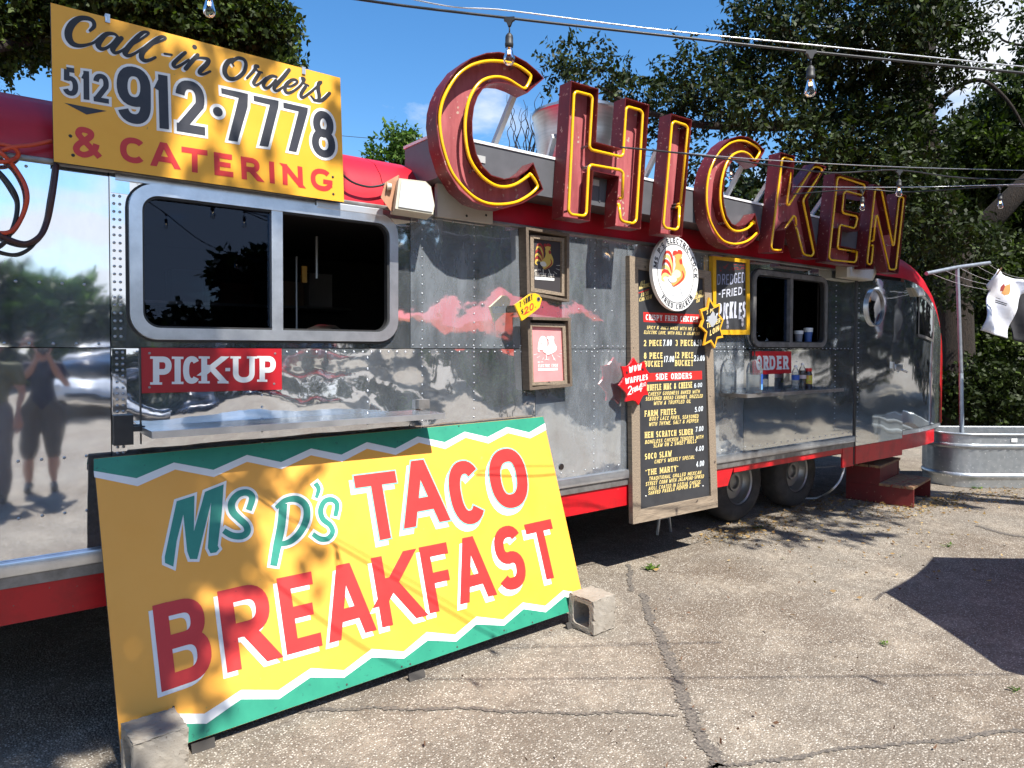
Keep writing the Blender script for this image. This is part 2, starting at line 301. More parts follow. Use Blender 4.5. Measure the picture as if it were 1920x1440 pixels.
# ------------------------------------------------------------------ painted strokes and lettering
def cross2(a, b): return a[0] * b[1] - a[1] * b[0]
def nrm(a): l = math.hypot(*a) or 1; return (a[0] / l, a[1] / l)
def ribbon(mb, pts, w, c, closed=False, caps=('b', 'b'), uv=((1, 0), (0, 1)), ext=0):
    """flat stroke on the local plane at height c; w is a width or a list; caps: b butt, h cut along the baseline, r round"""
    P = [tuple(p) for p in pts]
    Q = [P[0]]
    for p in P[1:]:
        if math.dist(p, Q[-1]) > 1e-6: Q.append(p)
    if closed and math.dist(Q[0], Q[-1]) < 1e-6: Q.pop()
    ww = list(w) if isinstance(w, (list, tuple)) else [w] * len(Q)
    if len(ww) != len(Q): ww = [ww[min(len(ww) - 1, int(i * len(ww) / len(Q)))] for i in range(len(Q))]
    n = len(Q); Lf = []; Rt = []
    for i in range(n):
        h = ww[i] / 2
        if not closed and i in (0, n - 1):
            d = nrm((Q[1][0] - Q[0][0], Q[1][1] - Q[0][1])) if i == 0 else nrm((Q[-1][0] - Q[-2][0], Q[-1][1] - Q[-2][1]))
            nn = (-d[1], d[0]); cap = caps[0 if i == 0 else 1]; sg = -1 if i == 0 else 1
            od = (d[0] * sg, d[1] * sg); p = Q[i]; a = (p[0] + nn[0] * h, p[1] + nn[1] * h); b = (p[0] - nn[0] * h, p[1] - nn[1] * h)
            U, V = uv; up = od[0] * V[0] + od[1] * V[1]
            if cap == 'h' and abs(up) > .45:
                s_ = 1 if up > 0 else -1; e = (p[0] + V[0] * h * s_, p[1] + V[1] * h * s_)
                res = []
                for q in (a, b):
                    cr_ = cross2(od, U); t = cross2((e[0] - q[0], e[1] - q[1]), U) / (cr_ if abs(cr_) > .35 else math.copysign(.35, cr_)); res.append((q[0] + od[0] * t, q[1] + od[1] * t))
                a, b = res
            elif cap == 'h' or cap == 's':
                a = (a[0] + od[0] * h, a[1] + od[1] * h); b = (b[0] + od[0] * h, b[1] + od[1] * h)
            if ext: a = (a[0] + od[0] * ext, a[1] + od[1] * ext); b = (b[0] + od[0] * ext, b[1] + od[1] * ext)
            Lf.append(a); Rt.append(b); continue
        a = Q[(i - 1) % n]; b = Q[(i + 1) % n]; p = Q[i]
        d0 = nrm((p[0] - a[0], p[1] - a[1])); d1 = nrm((b[0] - p[0], b[1] - p[1])); t = nrm((d0[0] + d1[0], d0[1] + d1[1]))
        m = (-t[1], t[0]); k = max(.32, m[0] * -d0[1] + m[1] * d0[0]); h2 = h / k
        Lf.append((p[0] + m[0] * h2, p[1] + m[1] * h2)); Rt.append((p[0] - m[0] * h2, p[1] - m[1] * h2))
    up_ = 5e-6 if (n > 8 and not closed) else 0          # a long stroke climbs a hair so that it never meets itself in one plane
    vs = [(x, y, c + i * up_) for i, (x, y) in enumerate(Lf)] + [(x, y, c + i * up_) for i, (x, y) in enumerate(Rt)]
    fs = [(n + i, n + (i + 1) % n, (i + 1) % n, i) for i in range(n if closed else n - 1)]
    mb.add(vs, fs)
    if 'r' in caps and not closed:
        for i in ((0,) if caps[0] == 'r' else ()) + ((n - 1,) if caps[1] == 'r' else ()):
            r = ww[i] / 2; mb.add([(Q[i][0] + r * cos(2 * pi * k / 14), Q[i][1] + r * sin(2 * pi * k / 14), c + (i * up_) + .00006) for k in range(14)], [tuple(range(14))])
def spline(pts, n=7, closed=False):
    P = [np.array(p, float) for p in pts]; out = []; m = len(P)
    for i in range(m if closed else m - 1):
        p0 = P[(i - 1) % m] if (closed or i) else P[0]; p1 = P[i]; p2 = P[(i + 1) % m]; p3 = P[(i + 2) % m] if (closed or i + 2 < m) else P[-1]
        for k in range(n):
            t = k / n; out.append(tuple(.5 * ((2 * p1) + (-p0 + p2) * t + (2 * p0 - 5 * p1 + 4 * p2 - p3) * t * t + (-p0 + 3 * p1 - 3 * p2 + p3) * t ** 3)))
    if not closed: out.append(tuple(P[-1]))
    return out
def arc(cx, cy, rx, ry, a0, a1, n=15, p=2.35):
    o = []
    for i in range(n + 1):
        a = radians(a0 + (a1 - a0) * i / n); x, y = cos(a), sin(a); k = (abs(x) ** p + abs(y) ** p) ** (-1 / p)
        o.append((cx + rx * x * k, cy + ry * y * k))
    return o
def S(*p): return ('s', list(p))
def Cv(p, a='b', b='b'): return ('c' + a + b, list(p))
def O(p): return ('o', list(p))
_bowl = lambda cx, cy, rx, ry: arc(cx, cy, rx, ry, 90, -90)
G = {
 'A': [S((0, 0), (.43, 1)), S((1, 0), (.57, 1)), ('j', [(.2, .27), (.8, .27)])],
 'B': [S((0, 0), (0, 1)), ('j', [(0, 1), (.5, 1)] + _bowl(.52, .765, .40, .235)[0:] + [(0, .53)]), ('j', [(0, .529), (.55, .529)] + _bowl(.55, .265, .45, .264) + [(0, 0)])],
 'C': [Cv(arc(.5, .5, .5, .5, 42, 318, 26))],
 'D': [S((0, 0), (0, 1)), ('j', [(0, 1), (.4, 1)] + _bowl(.42, .5, .58, .5) + [(0, 0)])],
 'E': [S((0, 0), (0, 1)), S((0, 1), (.96, 1)), ('e', [(0, .51), (.84, .51)]), S((0, 0), (1, 0))],
 'F': [S((0, 0), (0, 1)), S((0, 1), (1, 1)), ('e', [(0, .5), (.88, .5)])],
 'G': [Cv(arc(.5, .5, .5, .5, 42, 335, 26)), ('e', [(.58, .42), (1, .42)]), ('j', [(.96, .42), (.96, .12)])],
 'H': [S((0, 0), (0, 1)), S((1, 0), (1, 1)), ('j', [(0, .52), (1, .52)])],
 'I': [S((.5, 0), (.5, 1))],
 'J': [('h', [(1, 1), (1, .3)] + arc(.5, .3, .5, .3, 0, -160))],
 'K': [S((0, 0), (0, 1)), S((.95, 1), (.02, .36)), S((.36, .6), (1, 0))],
 'L': [S((0, 0), (0, 1)), S((0, 0), (1, 0))],
 'M': [S((0, 0), (0, 1)), S((1, 0), (1, 1)), S((.04, 1), (.5, .2)), S((.96, 1), (.5, .2))],
 'N': [S((0, 0), (0, 1)), S((1, 0), (1, 1)), S((.03, 1), (.97, 0))],
 'O': [O(arc(.5, .5, .5, .5, 0, 360, 34)[:-1])],
 'P': [S((0, 0), (0, 1)), ('j', [(0, 1), (.5, 1)] + _bowl(.52, .72, .48, .28) + [(0, .44)])],
 'Q': [O(arc(.5, .5, .5, .5, 0, 360, 34)[:-1]), S((.55, .3), (1, 0))],
 'R': [S((0, 0), (0, 1)), ('j', [(0, 1), (.5, 1)] + _bowl(.5, .73, .46, .27) + [(0, .46)]), ('j', [(.42, .47), (.5, .4)]), S((.46, .46), (1, 0))],
 'S': [Cv(arc(.5, .745, .48, .255, 28, 262, 16) + arc(.5, .25, .5, .25, 82, -150, 17))],
 'T': [S((0, 1), (1, 1)), S((.5, 0), (.5, 1))],
 'U': [('hh', [(0, 1), (0, .36)] + arc(.5, .36, .5, .36, 180, 360, 18) + [(1, 1)])],
 'V': [S((0, 1), (.46, 0)), S((1, 1), (.54, 0))],
 'W': [S((0, 1), (.24, 0)), S((.5, .8), (.27, 0)), S((.5, .8), (.73, 0)), S((1, 1), (.76, 0))],
 'X': [S((0, 1), (1, 0)), S((1, 1), (0, 0))], 'Y': [S((0, 1), (.5, .48)), S((1, 1), (.5, .48)), S((.5, 0), (.5, .52))],
 'Z': [S((0, 1), (1, 1)), S((0, 0), (1, 0)), ('j', [(.95, 1), (.05, 0)])],
 '0': [O(arc(.5, .5, .5, .5, 0, 360, 30)[:-1])],
 '1': [S((.72, 0), (.72, 1)), ('j', [(.72, .96), (.1, .74)])],
 '2': [Cv(arc(.5, .71, .5, .29, 172, -28, 16) + [(.04, .03)]), S((0, 0), (1, 0))],
 '3': [Cv(arc(.48, .76, .46, .24, 150, -75, 14)), Cv(arc(.5, .265, .5, .265, 80, -155, 16))],
 '4': [S((.72, 0), (.72, 1)), ('j', [(.72, 1), (0, .28)]), ('e', [(0, .28), (1, .28)])],
 '5': [('j', [(.10, 1), (.92, 1)]), ('j', [(.12, 1), (.10, .52)]), Cv([(.10, .54)] + arc(.46, .32, .54, .32, 125, -150, 20))],
 '6': [O(arc(.5, .31, .5, .31, 0, 360, 24)[:-1]), Cv([(0, .32)] + arc(.5, .6, .5, .4, 180, 45, 12))],
 '7': [S((0, 1), (1, 1)), ('h', [(.98, 1), (.36, 0)])],
 '8': [O(arc(.5, .755, .43, .245, 0, 360, 24, 2.1)[:-1]), O(arc(.5, .27, .5, .27, 0, 360, 26, 2.1)[:-1])],
 '9': [O(arc(.5, .68, .5, .32, 0, 360, 26)[:-1]), Cv([(1, .68), (1, .36)] + arc(.5, .34, .5, .34, 0, -150, 17))],
 '&': [Cv(spline([(1, .02), (.66, .33), (.25, .72), (.22, .9), (.42, 1), (.62, .9), (.56, .7), (.16, .46), (0, .24), (.14, .04), (.42, 0), (.7, .16), (.86, .42)], 5))],
 '.': [('j', [(.5, -.03), (.5, .14)])], ',': [('j', [(.6, .06), (.35, -.16)])], "'": [('j', [(.6, 1), (.4, .78)])], '"': [('j', [(.25, 1), (.2, .78)]), ('j', [(.75, 1), (.7, .78)])],
 '-': [('j', [(0, .5), (1, .5)])], '$': [Cv(arc(.5, .72, .45, .2, 28, 262, 12) + arc(.5, .3, .47, .2, 82, -150, 12)), ('j', [(.5, -.05), (.5, 1.05)])],
}
WID = {'I': .1, 'M': .82, 'W': .95, '1': .42, '.': .16, ',': .14, "'": .14, '"': .3, '-': .4, ' ': .36, 'E': .52, 'F': .5, 'L': .5, 'T': .58, 'J': .5, '&': .74, 'S': .56}
LIFT = .00014
def glyph(mb, ch, quad, pen, c, grow=0.0, slab=0, dx=0, dy=0):
    """quad: BL, BR, TR, TL on the plane; pen: stroke width in metres; grow: outline growth"""
    BL, BR, TR, TL = [np.array(q, float) for q in quad]
    w = (np.linalg.norm(BR - BL) + np.linalg.norm(TR - TL)) / 2; h = (np.linalg.norm(TL - BL) + np.linalg.norm(TR - BR)) / 2
    sx = min(.5, pen / 2 / max(w, 1e-6)); sy = min(.5, pen / 2 / max(h, 1e-6))
    U = nrm(BR - BL); V = nrm((TL + TR) / 2 - (BL + BR) / 2)
    def mp(p):
        x = sx + p[0] * (1 - 2 * sx); y = sy + p[1] * (1 - 2 * sy)
        q = (BL * (1 - x) + BR * x) * (1 - y) + (TL * (1 - x) + TR * x) * y
        return (q[0] + dx, q[1] + dy)
    pw = pen + 2 * grow; k = 0
    for kind, pts in G.get(ch, []):
        Q = [mp(p) for p in pts]; z = c + k * LIFT; k += 1
        if kind == 'o': ribbon(mb, Q, pw, z, closed=True)
        elif kind == 's': ribbon(mb, Q, pw, z, caps=('h', 'h'), uv=(U, V))
        elif kind == 'hh': ribbon(mb, Q, pw, z, caps=('h', 'h'), uv=(U, V))
        elif kind == 'h': ribbon(mb, Q, pw, z, caps=('h', 'h'), uv=(U, V))
        elif kind == 'e': ribbon(mb, Q, pw * .92, z, caps=('b', 's'), uv=(U, V))
        elif kind == 'j': ribbon(mb, Q, pw, z, ext=grow * .0)
        else: ribbon(mb, Q, pw, z, ext=grow)
        if slab and kind in ('s', 'hh', 'h'):
            for e, o_ in ((0, 1), (-1, -2)):
                d = nrm((Q[e][0] - Q[o_][0], Q[e][1] - Q[o_][1])); up = d[0] * V[0] + d[1] * V[1]
                if abs(up) > .7 and (pts[e][1] in (0, 1)):
                    s_ = 1 if up > 0 else -1; t = pen * .42
                    p = (Q[e][0] + V[0] * (pen - t) / 2 * s_, Q[e][1] + V[1] * (pen - t) / 2 * s_); L_ = pen * slab / 2
                    ribbon(mb, [(p[0] - U[0] * L_, p[1] - U[1] * L_), (p[0] + U[0] * L_, p[1] + U[1] * L_)], t + 2 * grow, c + k * LIFT, ext=grow); k += 1
def text_line(mb, s, p0, p1, hgt, pen, c, slab=0, slant=0.0, up=(0, 1), grow=0, rough=0):
    """run of letters from plane point p0 to p1 (baseline), cap height hgt"""
    p0 = np.array(p0); p1 = np.array(p1); L_ = np.linalg.norm(p1 - p0); d = (p1 - p0) / L_
    gap = .2
    tot = sum(WID.get(ch, .6) + gap for ch in s) - gap; x = 0
    up = np.array(up, float); up = up / np.linalg.norm(up)
    for ch in s:
        w = WID.get(ch, .6) / tot * L_; a0 = p0 + d * x; x += (WID.get(ch, .6) + gap) / tot * L_
        if ch == ' ': continue
        w = max(w, pen)
        j = np.array((random.uniform(-1, 1), random.uniform(-1, 1))) * rough * hgt
        BL = a0 + j; BR = BL + d * w; sh = d * slant * hgt
        glyph(mb, ch, (BL, BR, BR + up * hgt + sh, BL + up * hgt + sh), pen, c, slab=slab, grow=grow)
def px_text(mb, P, s, l, r, top, pen, c, slab=0, slant=0, rough=0, grow=0):
    a = P.hit(*l); b = P.hit(*r); t = P.hit(*top); h = abs(t[1] - a[1])
    text_line(mb, s, a, b, h, pen * h, c, slab=slab, slant=slant, rough=rough, grow=grow)
def poly(mb, P, pts, c): mb.add([P.hit(*p) + (c,) for p in pts], [tuple(range(len(pts)))])
def fix_up(mb):                                             # make every flat face look along local +z
    out = []
    for f in mb.f:
        a, b, cc = (np.array(mb.v[i][:2]) for i in (f[0], f[1], f[2]))
        A = sum(mb.v[f[i]][0] * mb.v[f[(i + 1) % len(f)]][1] - mb.v[f[(i + 1) % len(f)]][0] * mb.v[f[i]][1] for i in range(len(f)))
        out.append(f if A > 0 else f[::-1])
    mb.f = out; return mb
def quad4(P, BL, BR, TR, TL): return [P.hit(*q) for q in (BL, BR, TR, TL)]

# ================================================================== THE GROUND
def ground_mat():
    m = bpy.data.materials.new('exposed_aggregate_asphalt'); m.use_nodes = True; N, L = m.node_tree.nodes, m.node_tree.links; b = N['Principled BSDF']
    b.inputs['Roughness'].default_value = .85; b.inputs['Specular IOR Level'].default_value = .3
    tc = N.new('ShaderNodeTexCoord')
    def noise(s, det, rg=.6):
        n = N.new('ShaderNodeTexNoise'); n.inputs['Scale'].default_value = s; n.inputs['Detail'].default_value = det; n.inputs['Roughness'].default_value = rg; L.new(tc.outputs['Object'], n.inputs['Vector']); return n.outputs['Fac']
    def rng(x, a, b_, c=0, d=1):
        r = N.new('ShaderNodeMapRange'); r.inputs[1].default_value = a; r.inputs[2].default_value = b_; r.inputs[3].default_value = c; r.inputs[4].default_value = d; L.new(x, r.inputs[0]); return r.outputs[0]
    def mix(f, a, b_, bt='MIX'):
        x = N.new('ShaderNodeMixRGB'); x.blend_type = bt
        if isinstance(f, float): x.inputs[0].default_value = f
        else: L.new(f, x.inputs[0])
        for i, q in ((1, a), (2, b_)):
            if isinstance(q, tuple): x.inputs[i].default_value = q + (1,)
            else: L.new(q, x.inputs[i])
        return x.outputs[0]
    v = N.new('ShaderNodeTexVoronoi'); v.inputs['Scale'].default_value = 108; v.inputs['Randomness'].default_value = 1; L.new(tc.outputs['Object'], v.inputs['Vector'])
    sepc = N.new('ShaderNodeSeparateColor'); L.new(v.outputs['Color'], sepc.inputs[0])
    patch = noise(.55, 6); patch2 = noise(2.1, 7, .7); mott = noise(14, 5, .7)
    basec = mix(rng(patch, .38, .62), (.145, .112, .082), (.215, .19, .155))
    basec = mix(rng(patch2, .47, .68, 0, .85), basec, (.35, .30, .235))
    basec = mix(rng(mott, .38, .68, 0, .6), basec, (.11, .088, .068))
    peb = mix(rng(sepc.outputs[1], .2, .9), (.28, .255, .215), (.60, .56, .49))
    pm = N.new('ShaderNodeMath'); pm.operation = 'MULTIPLY'
    L.new(rng(v.outputs['Distance'], .52, .30), pm.inputs[0]); L.new(rng(sepc.outputs[0], .40, .50), pm.inputs[1])
    pm2 = N.new('ShaderNodeMath'); pm2.operation = 'MULTIPLY'; L.new(pm.outputs[0], pm2.inputs[0]); L.new(rng(patch2, .25, .55, .55, 1), pm2.inputs[1])
    c = mix(pm2.outputs[0], basec, peb)
    dk = N.new('ShaderNodeMath'); dk.operation = 'MULTIPLY'; L.new(rng(sepc.outputs[2], .80, .86), dk.inputs[0]); L.new(rng(v.outputs['Distance'], .5, .35), dk.inputs[1])
    c = mix(dk.outputs[0], c, (.05, .042, .035))
    L.new(c, b.inputs['Base Color'])
    bp = N.new('ShaderNodeBump'); bp.inputs['Strength'].default_value = .75; bp.inputs['Distance'].default_value = .006
    hs_ = N.new('ShaderNodeMath'); hs_.operation = 'SUBTRACT'; L.new(mott, hs_.inputs[0]); L.new(v.outputs['Distance'], hs_.inputs[1])
    L.new(hs_.outputs[0], bp.inputs['Height']); L.new(bp.outputs[0], b.inputs['Normal'])
    return m
GROUND = ground_mat()
xs = [-400, -60, -15] + [q * .75 - 4 for q in range(0, 33)] + [26, 60, 400]
ys = [-400, -60, -25] + [q * .75 - 8 for q in range(0, 24)] + [14, 60, 400]
def gz(x, y):                                              
    return -.004
MB().grid([[(x, y, gz(x, y)) for x in xs] for y in ys]).build('asphalt_ground', GROUND, kind='structure')
TAR = pmat('tar_crack_filler', (.075, .066, .058), .8, var=((.20, .175, .145), 70, .42, .66), bump=(90, .5, .004))
def crack(pts, w0, w1, name='tar_crack'):
    P = [onZ(*p) for p in pts]; Q = []
    for i in range(len(P) - 1):
        for k in range(26):
            Q.append(P[i].lerp(P[i + 1], k / 26))
    Q.append(P[-1]); Lr = []; Rr = []
    for i, q in enumerate(Q):
        d = (Q[min(i + 1, len(Q) - 1)] - Q[max(i - 1, 0)]).normalized(); n = Vector((-d.y, d.x, 0))
        w = (w0 + (w1 - w0) * i / len(Q)) * random.uniform(.45, 1.25) / 2; j = n * (random.uniform(-.008, .008) + .012 * sin(i * .23) * cos(i * .071))
        Lr.append(tuple(q + n * w + j) ); Rr.append(tuple(q - n * w + j))
    z = .0
    return MB().grid([[(a[0], a[1], z) for a in Lr], [(a[0], a[1], z) for a in Rr]]).build(name, TAR, kind='structure')
crack([(1178, 1058), (1184, 1108)], .045, .035)
crack([(1203, 1112), (1216, 1150), (1240, 1200), (1262, 1248), (1275, 1290), (1292, 1340), (1318, 1385), (1350, 1440), (1370, 1480)], .055, .08)
crack([(560, 1334), (700, 1326), (900, 1330), (1090, 1336), (1270, 1338)], .03, .02)
crack([(1830, 985), (1880, 1000), (1960, 1012)], .05, .07)
crack([(1330, 1440), (1420, 1428), (1600, 1402), (1780, 1386), (1960, 1362)], .02, .03)

# ================================================================== THE TRAILER
T = thing('food_trailer', 'long polished aluminium food trailer with riveted panels, red roof band and red skirt', 'food trailer', (3, 0, 0))
XL, XR = -3.2, 7.07
Z0, ZM, ZT = .76, 1.63, 2.40
def panel(x0, x1, z0, z1, mat, name='body_panel', y=0.0):
    return MB().box((x0, y, z0), (x1, y + .02, z1)).build(name, mat, T)
panel(XL, .494, Z0, ZM - .002, ALU_L); panel(XL, .494, ZM + .002, ZT, ALU_L)
panel(.498, 2.9, Z0, ZM - .002, ALU_R); panel(2.904, 5.19, Z0, ZM - .002, ALU_OLD); panel(5.194, XR, Z0, ZM - .002, ALU_S)
panel(1.985, 3.75, ZM + .002, ZT, ALU_OLD); panel(3.754, 5.19, ZM + .002, ZT, ALU_OLD)
def ring_panel(x0, x1, z0, z1, hx0, hx1, hz0, hz1, mat):
    m = MB(); m.box((x0, 0, z0), (hx0, .02, z1)); m.box((hx1, 0, z0), (x1, .02, z1)); m.box((hx0, 0, z0), (hx1, .02, hz0)); m.box((hx0, 0, hz1), (hx1, .02, z1))
    return m.build('body_panel', mat, T)
ring_panel(.498, 1.981, ZM + .002, ZT, .60, 1.86, 1.70, 2.335, ALU)
ring_panel(5.194, XR, ZM + .002, ZT, 5.30, 6.47, 1.68, 2.29, ALU_S)
def rrect(x0, x1, z0, z1, r, n=8):
    o = []
    for cx, cz, a in ((x1 - r, z1 - r, 0), (x0 + r, z1 - r, 90), (x0 + r, z0 + r, 180), (x1 - r, z0 + r, 270)):
        o += [(cx + r * cos(radians(a + 90 * k / n)), cz + r * sin(radians(a + 90 * k / n))) for k in range(n + 1)]
    return o
def ring_frame(parent, name, outer, inner, y0, y1, mat):
    m = MB(); n = len(outer); o = [(x, y1, z) for x, z in outer] + [(x, y0, z) for x, z in outer] + [(x, y0, z) for x, z in inner] + [(x, y1, z) for x, z in inner]
    fs = []
    for i in range(n):
        j = (i + 1) % n
        fs += [(i, j, n + j, n + i), (n + i, n + j, 2 * n + j, 2 * n + i), (2 * n + i, 2 * n + j, 3 * n + j, 3 * n + i)]
    m.add(o, fs); return m.build(name, mat, parent, smooth=True)
def window(x0, x1, z0, z1, fw, mull0, mull1, r, trim):
    ring_frame(T, 'window_frame', rrect(x0, x1, z0, z1, r), rrect(x0 + fw, x1 - fw, z0 + fw, z1 - fw, r * .62), -.028, .004, trim)
    ring_frame(T, 'window_gasket', rrect(x0 - .012, x1 + .012, z0 - .012, z1 + .012, r + .012), rrect(x0 - .001, x1 + .001, z0 - .001, z1 + .001, r), -.006, .004, BLACK)
    ring_frame(T, 'inner_gasket', rrect(x0 + fw - .001, x1 - fw + .001, z0 + fw - .001, z1 - fw + .001, r * .62), rrect(x0 + fw + .009, x1 - fw - .009, z0 + fw + .009, z1 - fw - .009, r * .58), -.016, .02, BLACK)
    MB().box((mull0, -.02, z0 + fw - .004), (mull1, .03, z1 - fw + .004)).build('window_mullion', trim, T)
    MB().box((x0 + fw - .01, .012, z0 + fw - .01), (mull0 + .004, .017, z1 - fw + .01)).build('window_pane', GLASS, T)
window(.568, 1.892, 1.668, 2.362, .052, 1.195, 1.25, .115, TRIM)
window(5.275, 6.49, 1.652, 2.312, .042, 5.855, 5.90, .10, TRIM_DARK)
# dark room behind the openings
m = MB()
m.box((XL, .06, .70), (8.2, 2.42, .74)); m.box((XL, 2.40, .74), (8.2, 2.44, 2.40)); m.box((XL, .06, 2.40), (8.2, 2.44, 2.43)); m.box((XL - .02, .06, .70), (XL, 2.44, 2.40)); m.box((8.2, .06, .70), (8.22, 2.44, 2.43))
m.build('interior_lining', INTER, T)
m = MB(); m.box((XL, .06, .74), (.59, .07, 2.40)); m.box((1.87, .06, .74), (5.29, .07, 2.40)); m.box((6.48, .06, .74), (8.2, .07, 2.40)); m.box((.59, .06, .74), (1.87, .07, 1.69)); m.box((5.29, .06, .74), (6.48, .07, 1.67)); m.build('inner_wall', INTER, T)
MB().box((.60, .07, 1.62), (1.86, .55, 1.655)).build('inside_counter', pmat('inside_counter', (.10, .09, .085), .4), T)
MB().box((1.26, .075, 1.690), (1.52, .12, 1.708)).build('red_counter_edge', pmat('bright_red_edging', (.75, .02, .05), .4), T)
m = MB(); m.tube([(1.72, .7, 2.32), (1.72, .7, 2.06)], .012); m.tube([(1.63, .8, 2.2), (1.63, .8, 1.7)], .008); m.build('inside_rail', STEEL, T)
MB().box((1.62, .68, 2.03), (1.65, .70, 2.13)).build('inside_utensil', pmat('yellow_handle', (.5, .25, .02), .5), T)
m = MB(); m.box((.3, 2.1, 1.95), (2.6, 2.38, 1.97)); m.build('inside_shelf', STEEL, T); MB().box((5.2, 2.1, 1.9), (7.4, 2.38, 1.92)).build('inside_shelf', STEEL, T)
for i, (x, w_, h_, c_) in enumerate(((1.9, .3, .2, (.4, .3, .2)), (2.25, .2, .28, (.5, .5, .48)), (1.55, .25, .16, (.35, .08, .06)), (1.2, .22, .24, (.2, .25, .3)), (5.6, .3, .22, (.45, .42, .36)), (6.0, .2, .3, (.3, .1, .08)), (6.9, .3, .2, (.4, .4, .42)))):
    MB().box((x, 2.15, 1.972 if x < 5 else 1.922), (x + w_, 2.36, 1.97 + h_)).build('stored_box', pmat('stored_box_%d' % i, c_, .6), T)
MB().box((.1, 1.7, .74), (3.2, 2.3, 1.58)).build('inside_worktop', STEEL, T); MB().box((5.0, 1.7, .74), (7.9, 2.3, 1.58)).build('inside_worktop', STEEL, T)
# trims
MB().box((XL, -.026, .70), (XR, .0, .762), ch=.008).build('bottom_rail', TRIM, T, smooth=True)
MB().box((XL, -.012, .652), (XR, .02, .698)).build('sill_lip', TRIM_DARK, T)
MB().box((XL, -.020, 2.392), (XR, .01, 2.412), ch=.004).build('drip_rail', TRIM_DARK, T, smooth=True)
MB().box((.52, -.012, 2.362), (1.42, -.001, 2.392)).build('window_flashing', TRIM, T)
MB().box((1.423, -.030, 2.350), (1.80, -.003, 2.388), ch=.004).build('window_flashing', pmat('bare_bright_flashing', (.6, .62, .64), .35, .6), T)
m = MB(); m.box((.502, -.004, 1.66), (.560, .0, 2.30)); m.build('rivet_plate', ALU, T); MB().box((.502, -.004, 2.305), (.575, .0, 2.392)).build('rivet_plate', ALU, T)
MB().box((.502, -.004, .80), (.556, .0, 1.625)).build('rivet_plate', ALU, T)
# skirt
m = MB(); m.prism([(XL, .50), (4.98, .50), (5.06, .648), (XL, .648)], 0, .012, Matrix(((1, 0, 0, 0), (0, 0, 1, 0), (0, 1, 0, 0), (0, 0, 0, 1)))); m.build('skirt_panel', RED_SKIRT, T)
MB().box((5.062, .0, .60), (6.86, .012, .650)).build('skirt_panel', RED_SKIRT, T)
MB().box((6.862, -.004, .455), (7.085, .012, .655)).build('skirt_panel', RED_SKIRT, T)
# roof band: one swept surface that runs into the rounded tail
def t_in(t): return .75 * (1 - sqrt(max(0, 1 - t * t)))
def t_top(t): return max(.78, ZT - 2.7 * (1 - sqrt(max(0, 1 - t * t))))
X8, XE = 8.16, 10.45
PROF = [(0, 0), (.012, .10), (.05, .18), (.12, .255), (.24, .31), (.42, .355), (.72, .385), (1.25, .40)]
def roof_row(x):
    t = max(0, (x - X8) / (XE - X8)); yi = t_in(t); zt = t_top(t) + (.012 if t == 0 else .006); k = sqrt(max(0, 1 - t * t)) * .97 + .03
    h = [(x, yi + (1.25 - yi) * (a / 1.25), zt + b * k) for a, b in PROF]
    return h + [(x, 2.5 - y, z) for _, y, z in h[-2::-1]]
txs = [sin(radians(a)) for a in range(0, 91, 6)]
rows = [roof_row(x) for x in [XL, -1, 0, 1, 1.82]]
MB().grid(rows).build('roof_band', RED, T, smooth=True)
rows = [roof_row(x) for x in [1.824, 3, 4.5, 6, 7.2, X8] + [X8 + (XE - X8) * t for t in txs[1:]]]
MB().grid(rows).build('roof_band', RED, T, smooth=True)
# tail: aluminium skin wrapped round the corner, red edge
def tail_grid(t0, t1, n, z0, ztf, off=0.0, s0=0, s1=1, m=7):
    g = []
    for i in range(n + 1):
        t = t0 + (t1 - t0) * i / n; x = X8 + (XE - X8) * t; y = t_in(t) - off; zt = ztf(t)
        g.append([(x + off * t, y, z0 + (zt - z0) * (s0 + (s1 - s0) * k / m)) for k in range(m + 1)])
    return g
MB().grid(tail_grid(0, .61, 14, .70, t_top)).build('tail_panel', ALU_S, T, smooth=True)
MB().grid(tail_grid(.61, 1.0, 10, .70, lambda t: t_top(t) + .004)).build('tail_edge', RED_SKIRT, T, smooth=True)
MB().grid(tail_grid(0, .46, 10, .52, lambda t: .70, .004)).build('skirt_panel', RED_SKIRT, T, smooth=True)
MB().grid(tail_grid(0, .61, 12, .688, lambda t: .735, .012)).build('bottom_rail', TRIM, T, smooth=True)
MB().grid(tail_grid(.17, .38, 8, 1.5, t_top, .012, .36, .86)).build('tail_window', PORTG, T, smooth=True)
for a, b, s0, s1 in ((.155, .17, .32, .90), (.38, .395, .32, .90), (.155, .395, .32, .36), (.155, .395, .86, .90)):
    MB().grid(tail_grid(a, b, 8, 1.5, t_top, .016, s0, s1)).build('tail_window_frame', TRIM_DARK, T, smooth=True)
m = MB(); m.box((XL, 2.48, .6), (8.6, 2.5, 2.41)); m.box((XL, .02, .66), (8.4, 2.48, .69)); m.build('rear_wall', TRIM_DARK, T); MB().box((XL, 2.47, .06), (8.5, 2.49, .655)).build('rear_light_block', RED_SKIRT, T)  # unseen far-side panel below the wall, added to keep light from under the floor
m = MB(); m.box((XL, .25, .52), (8.4, .33, .65)); m.box((XL, 2.1, .52), (8.4, 2.18, .65)); [m.box((x, .33, .54), (x + .06, 2.1, .62)) for x in (-2, 0, 2, 4, 6, 8)]; m.build('chassis', BLACK, T)
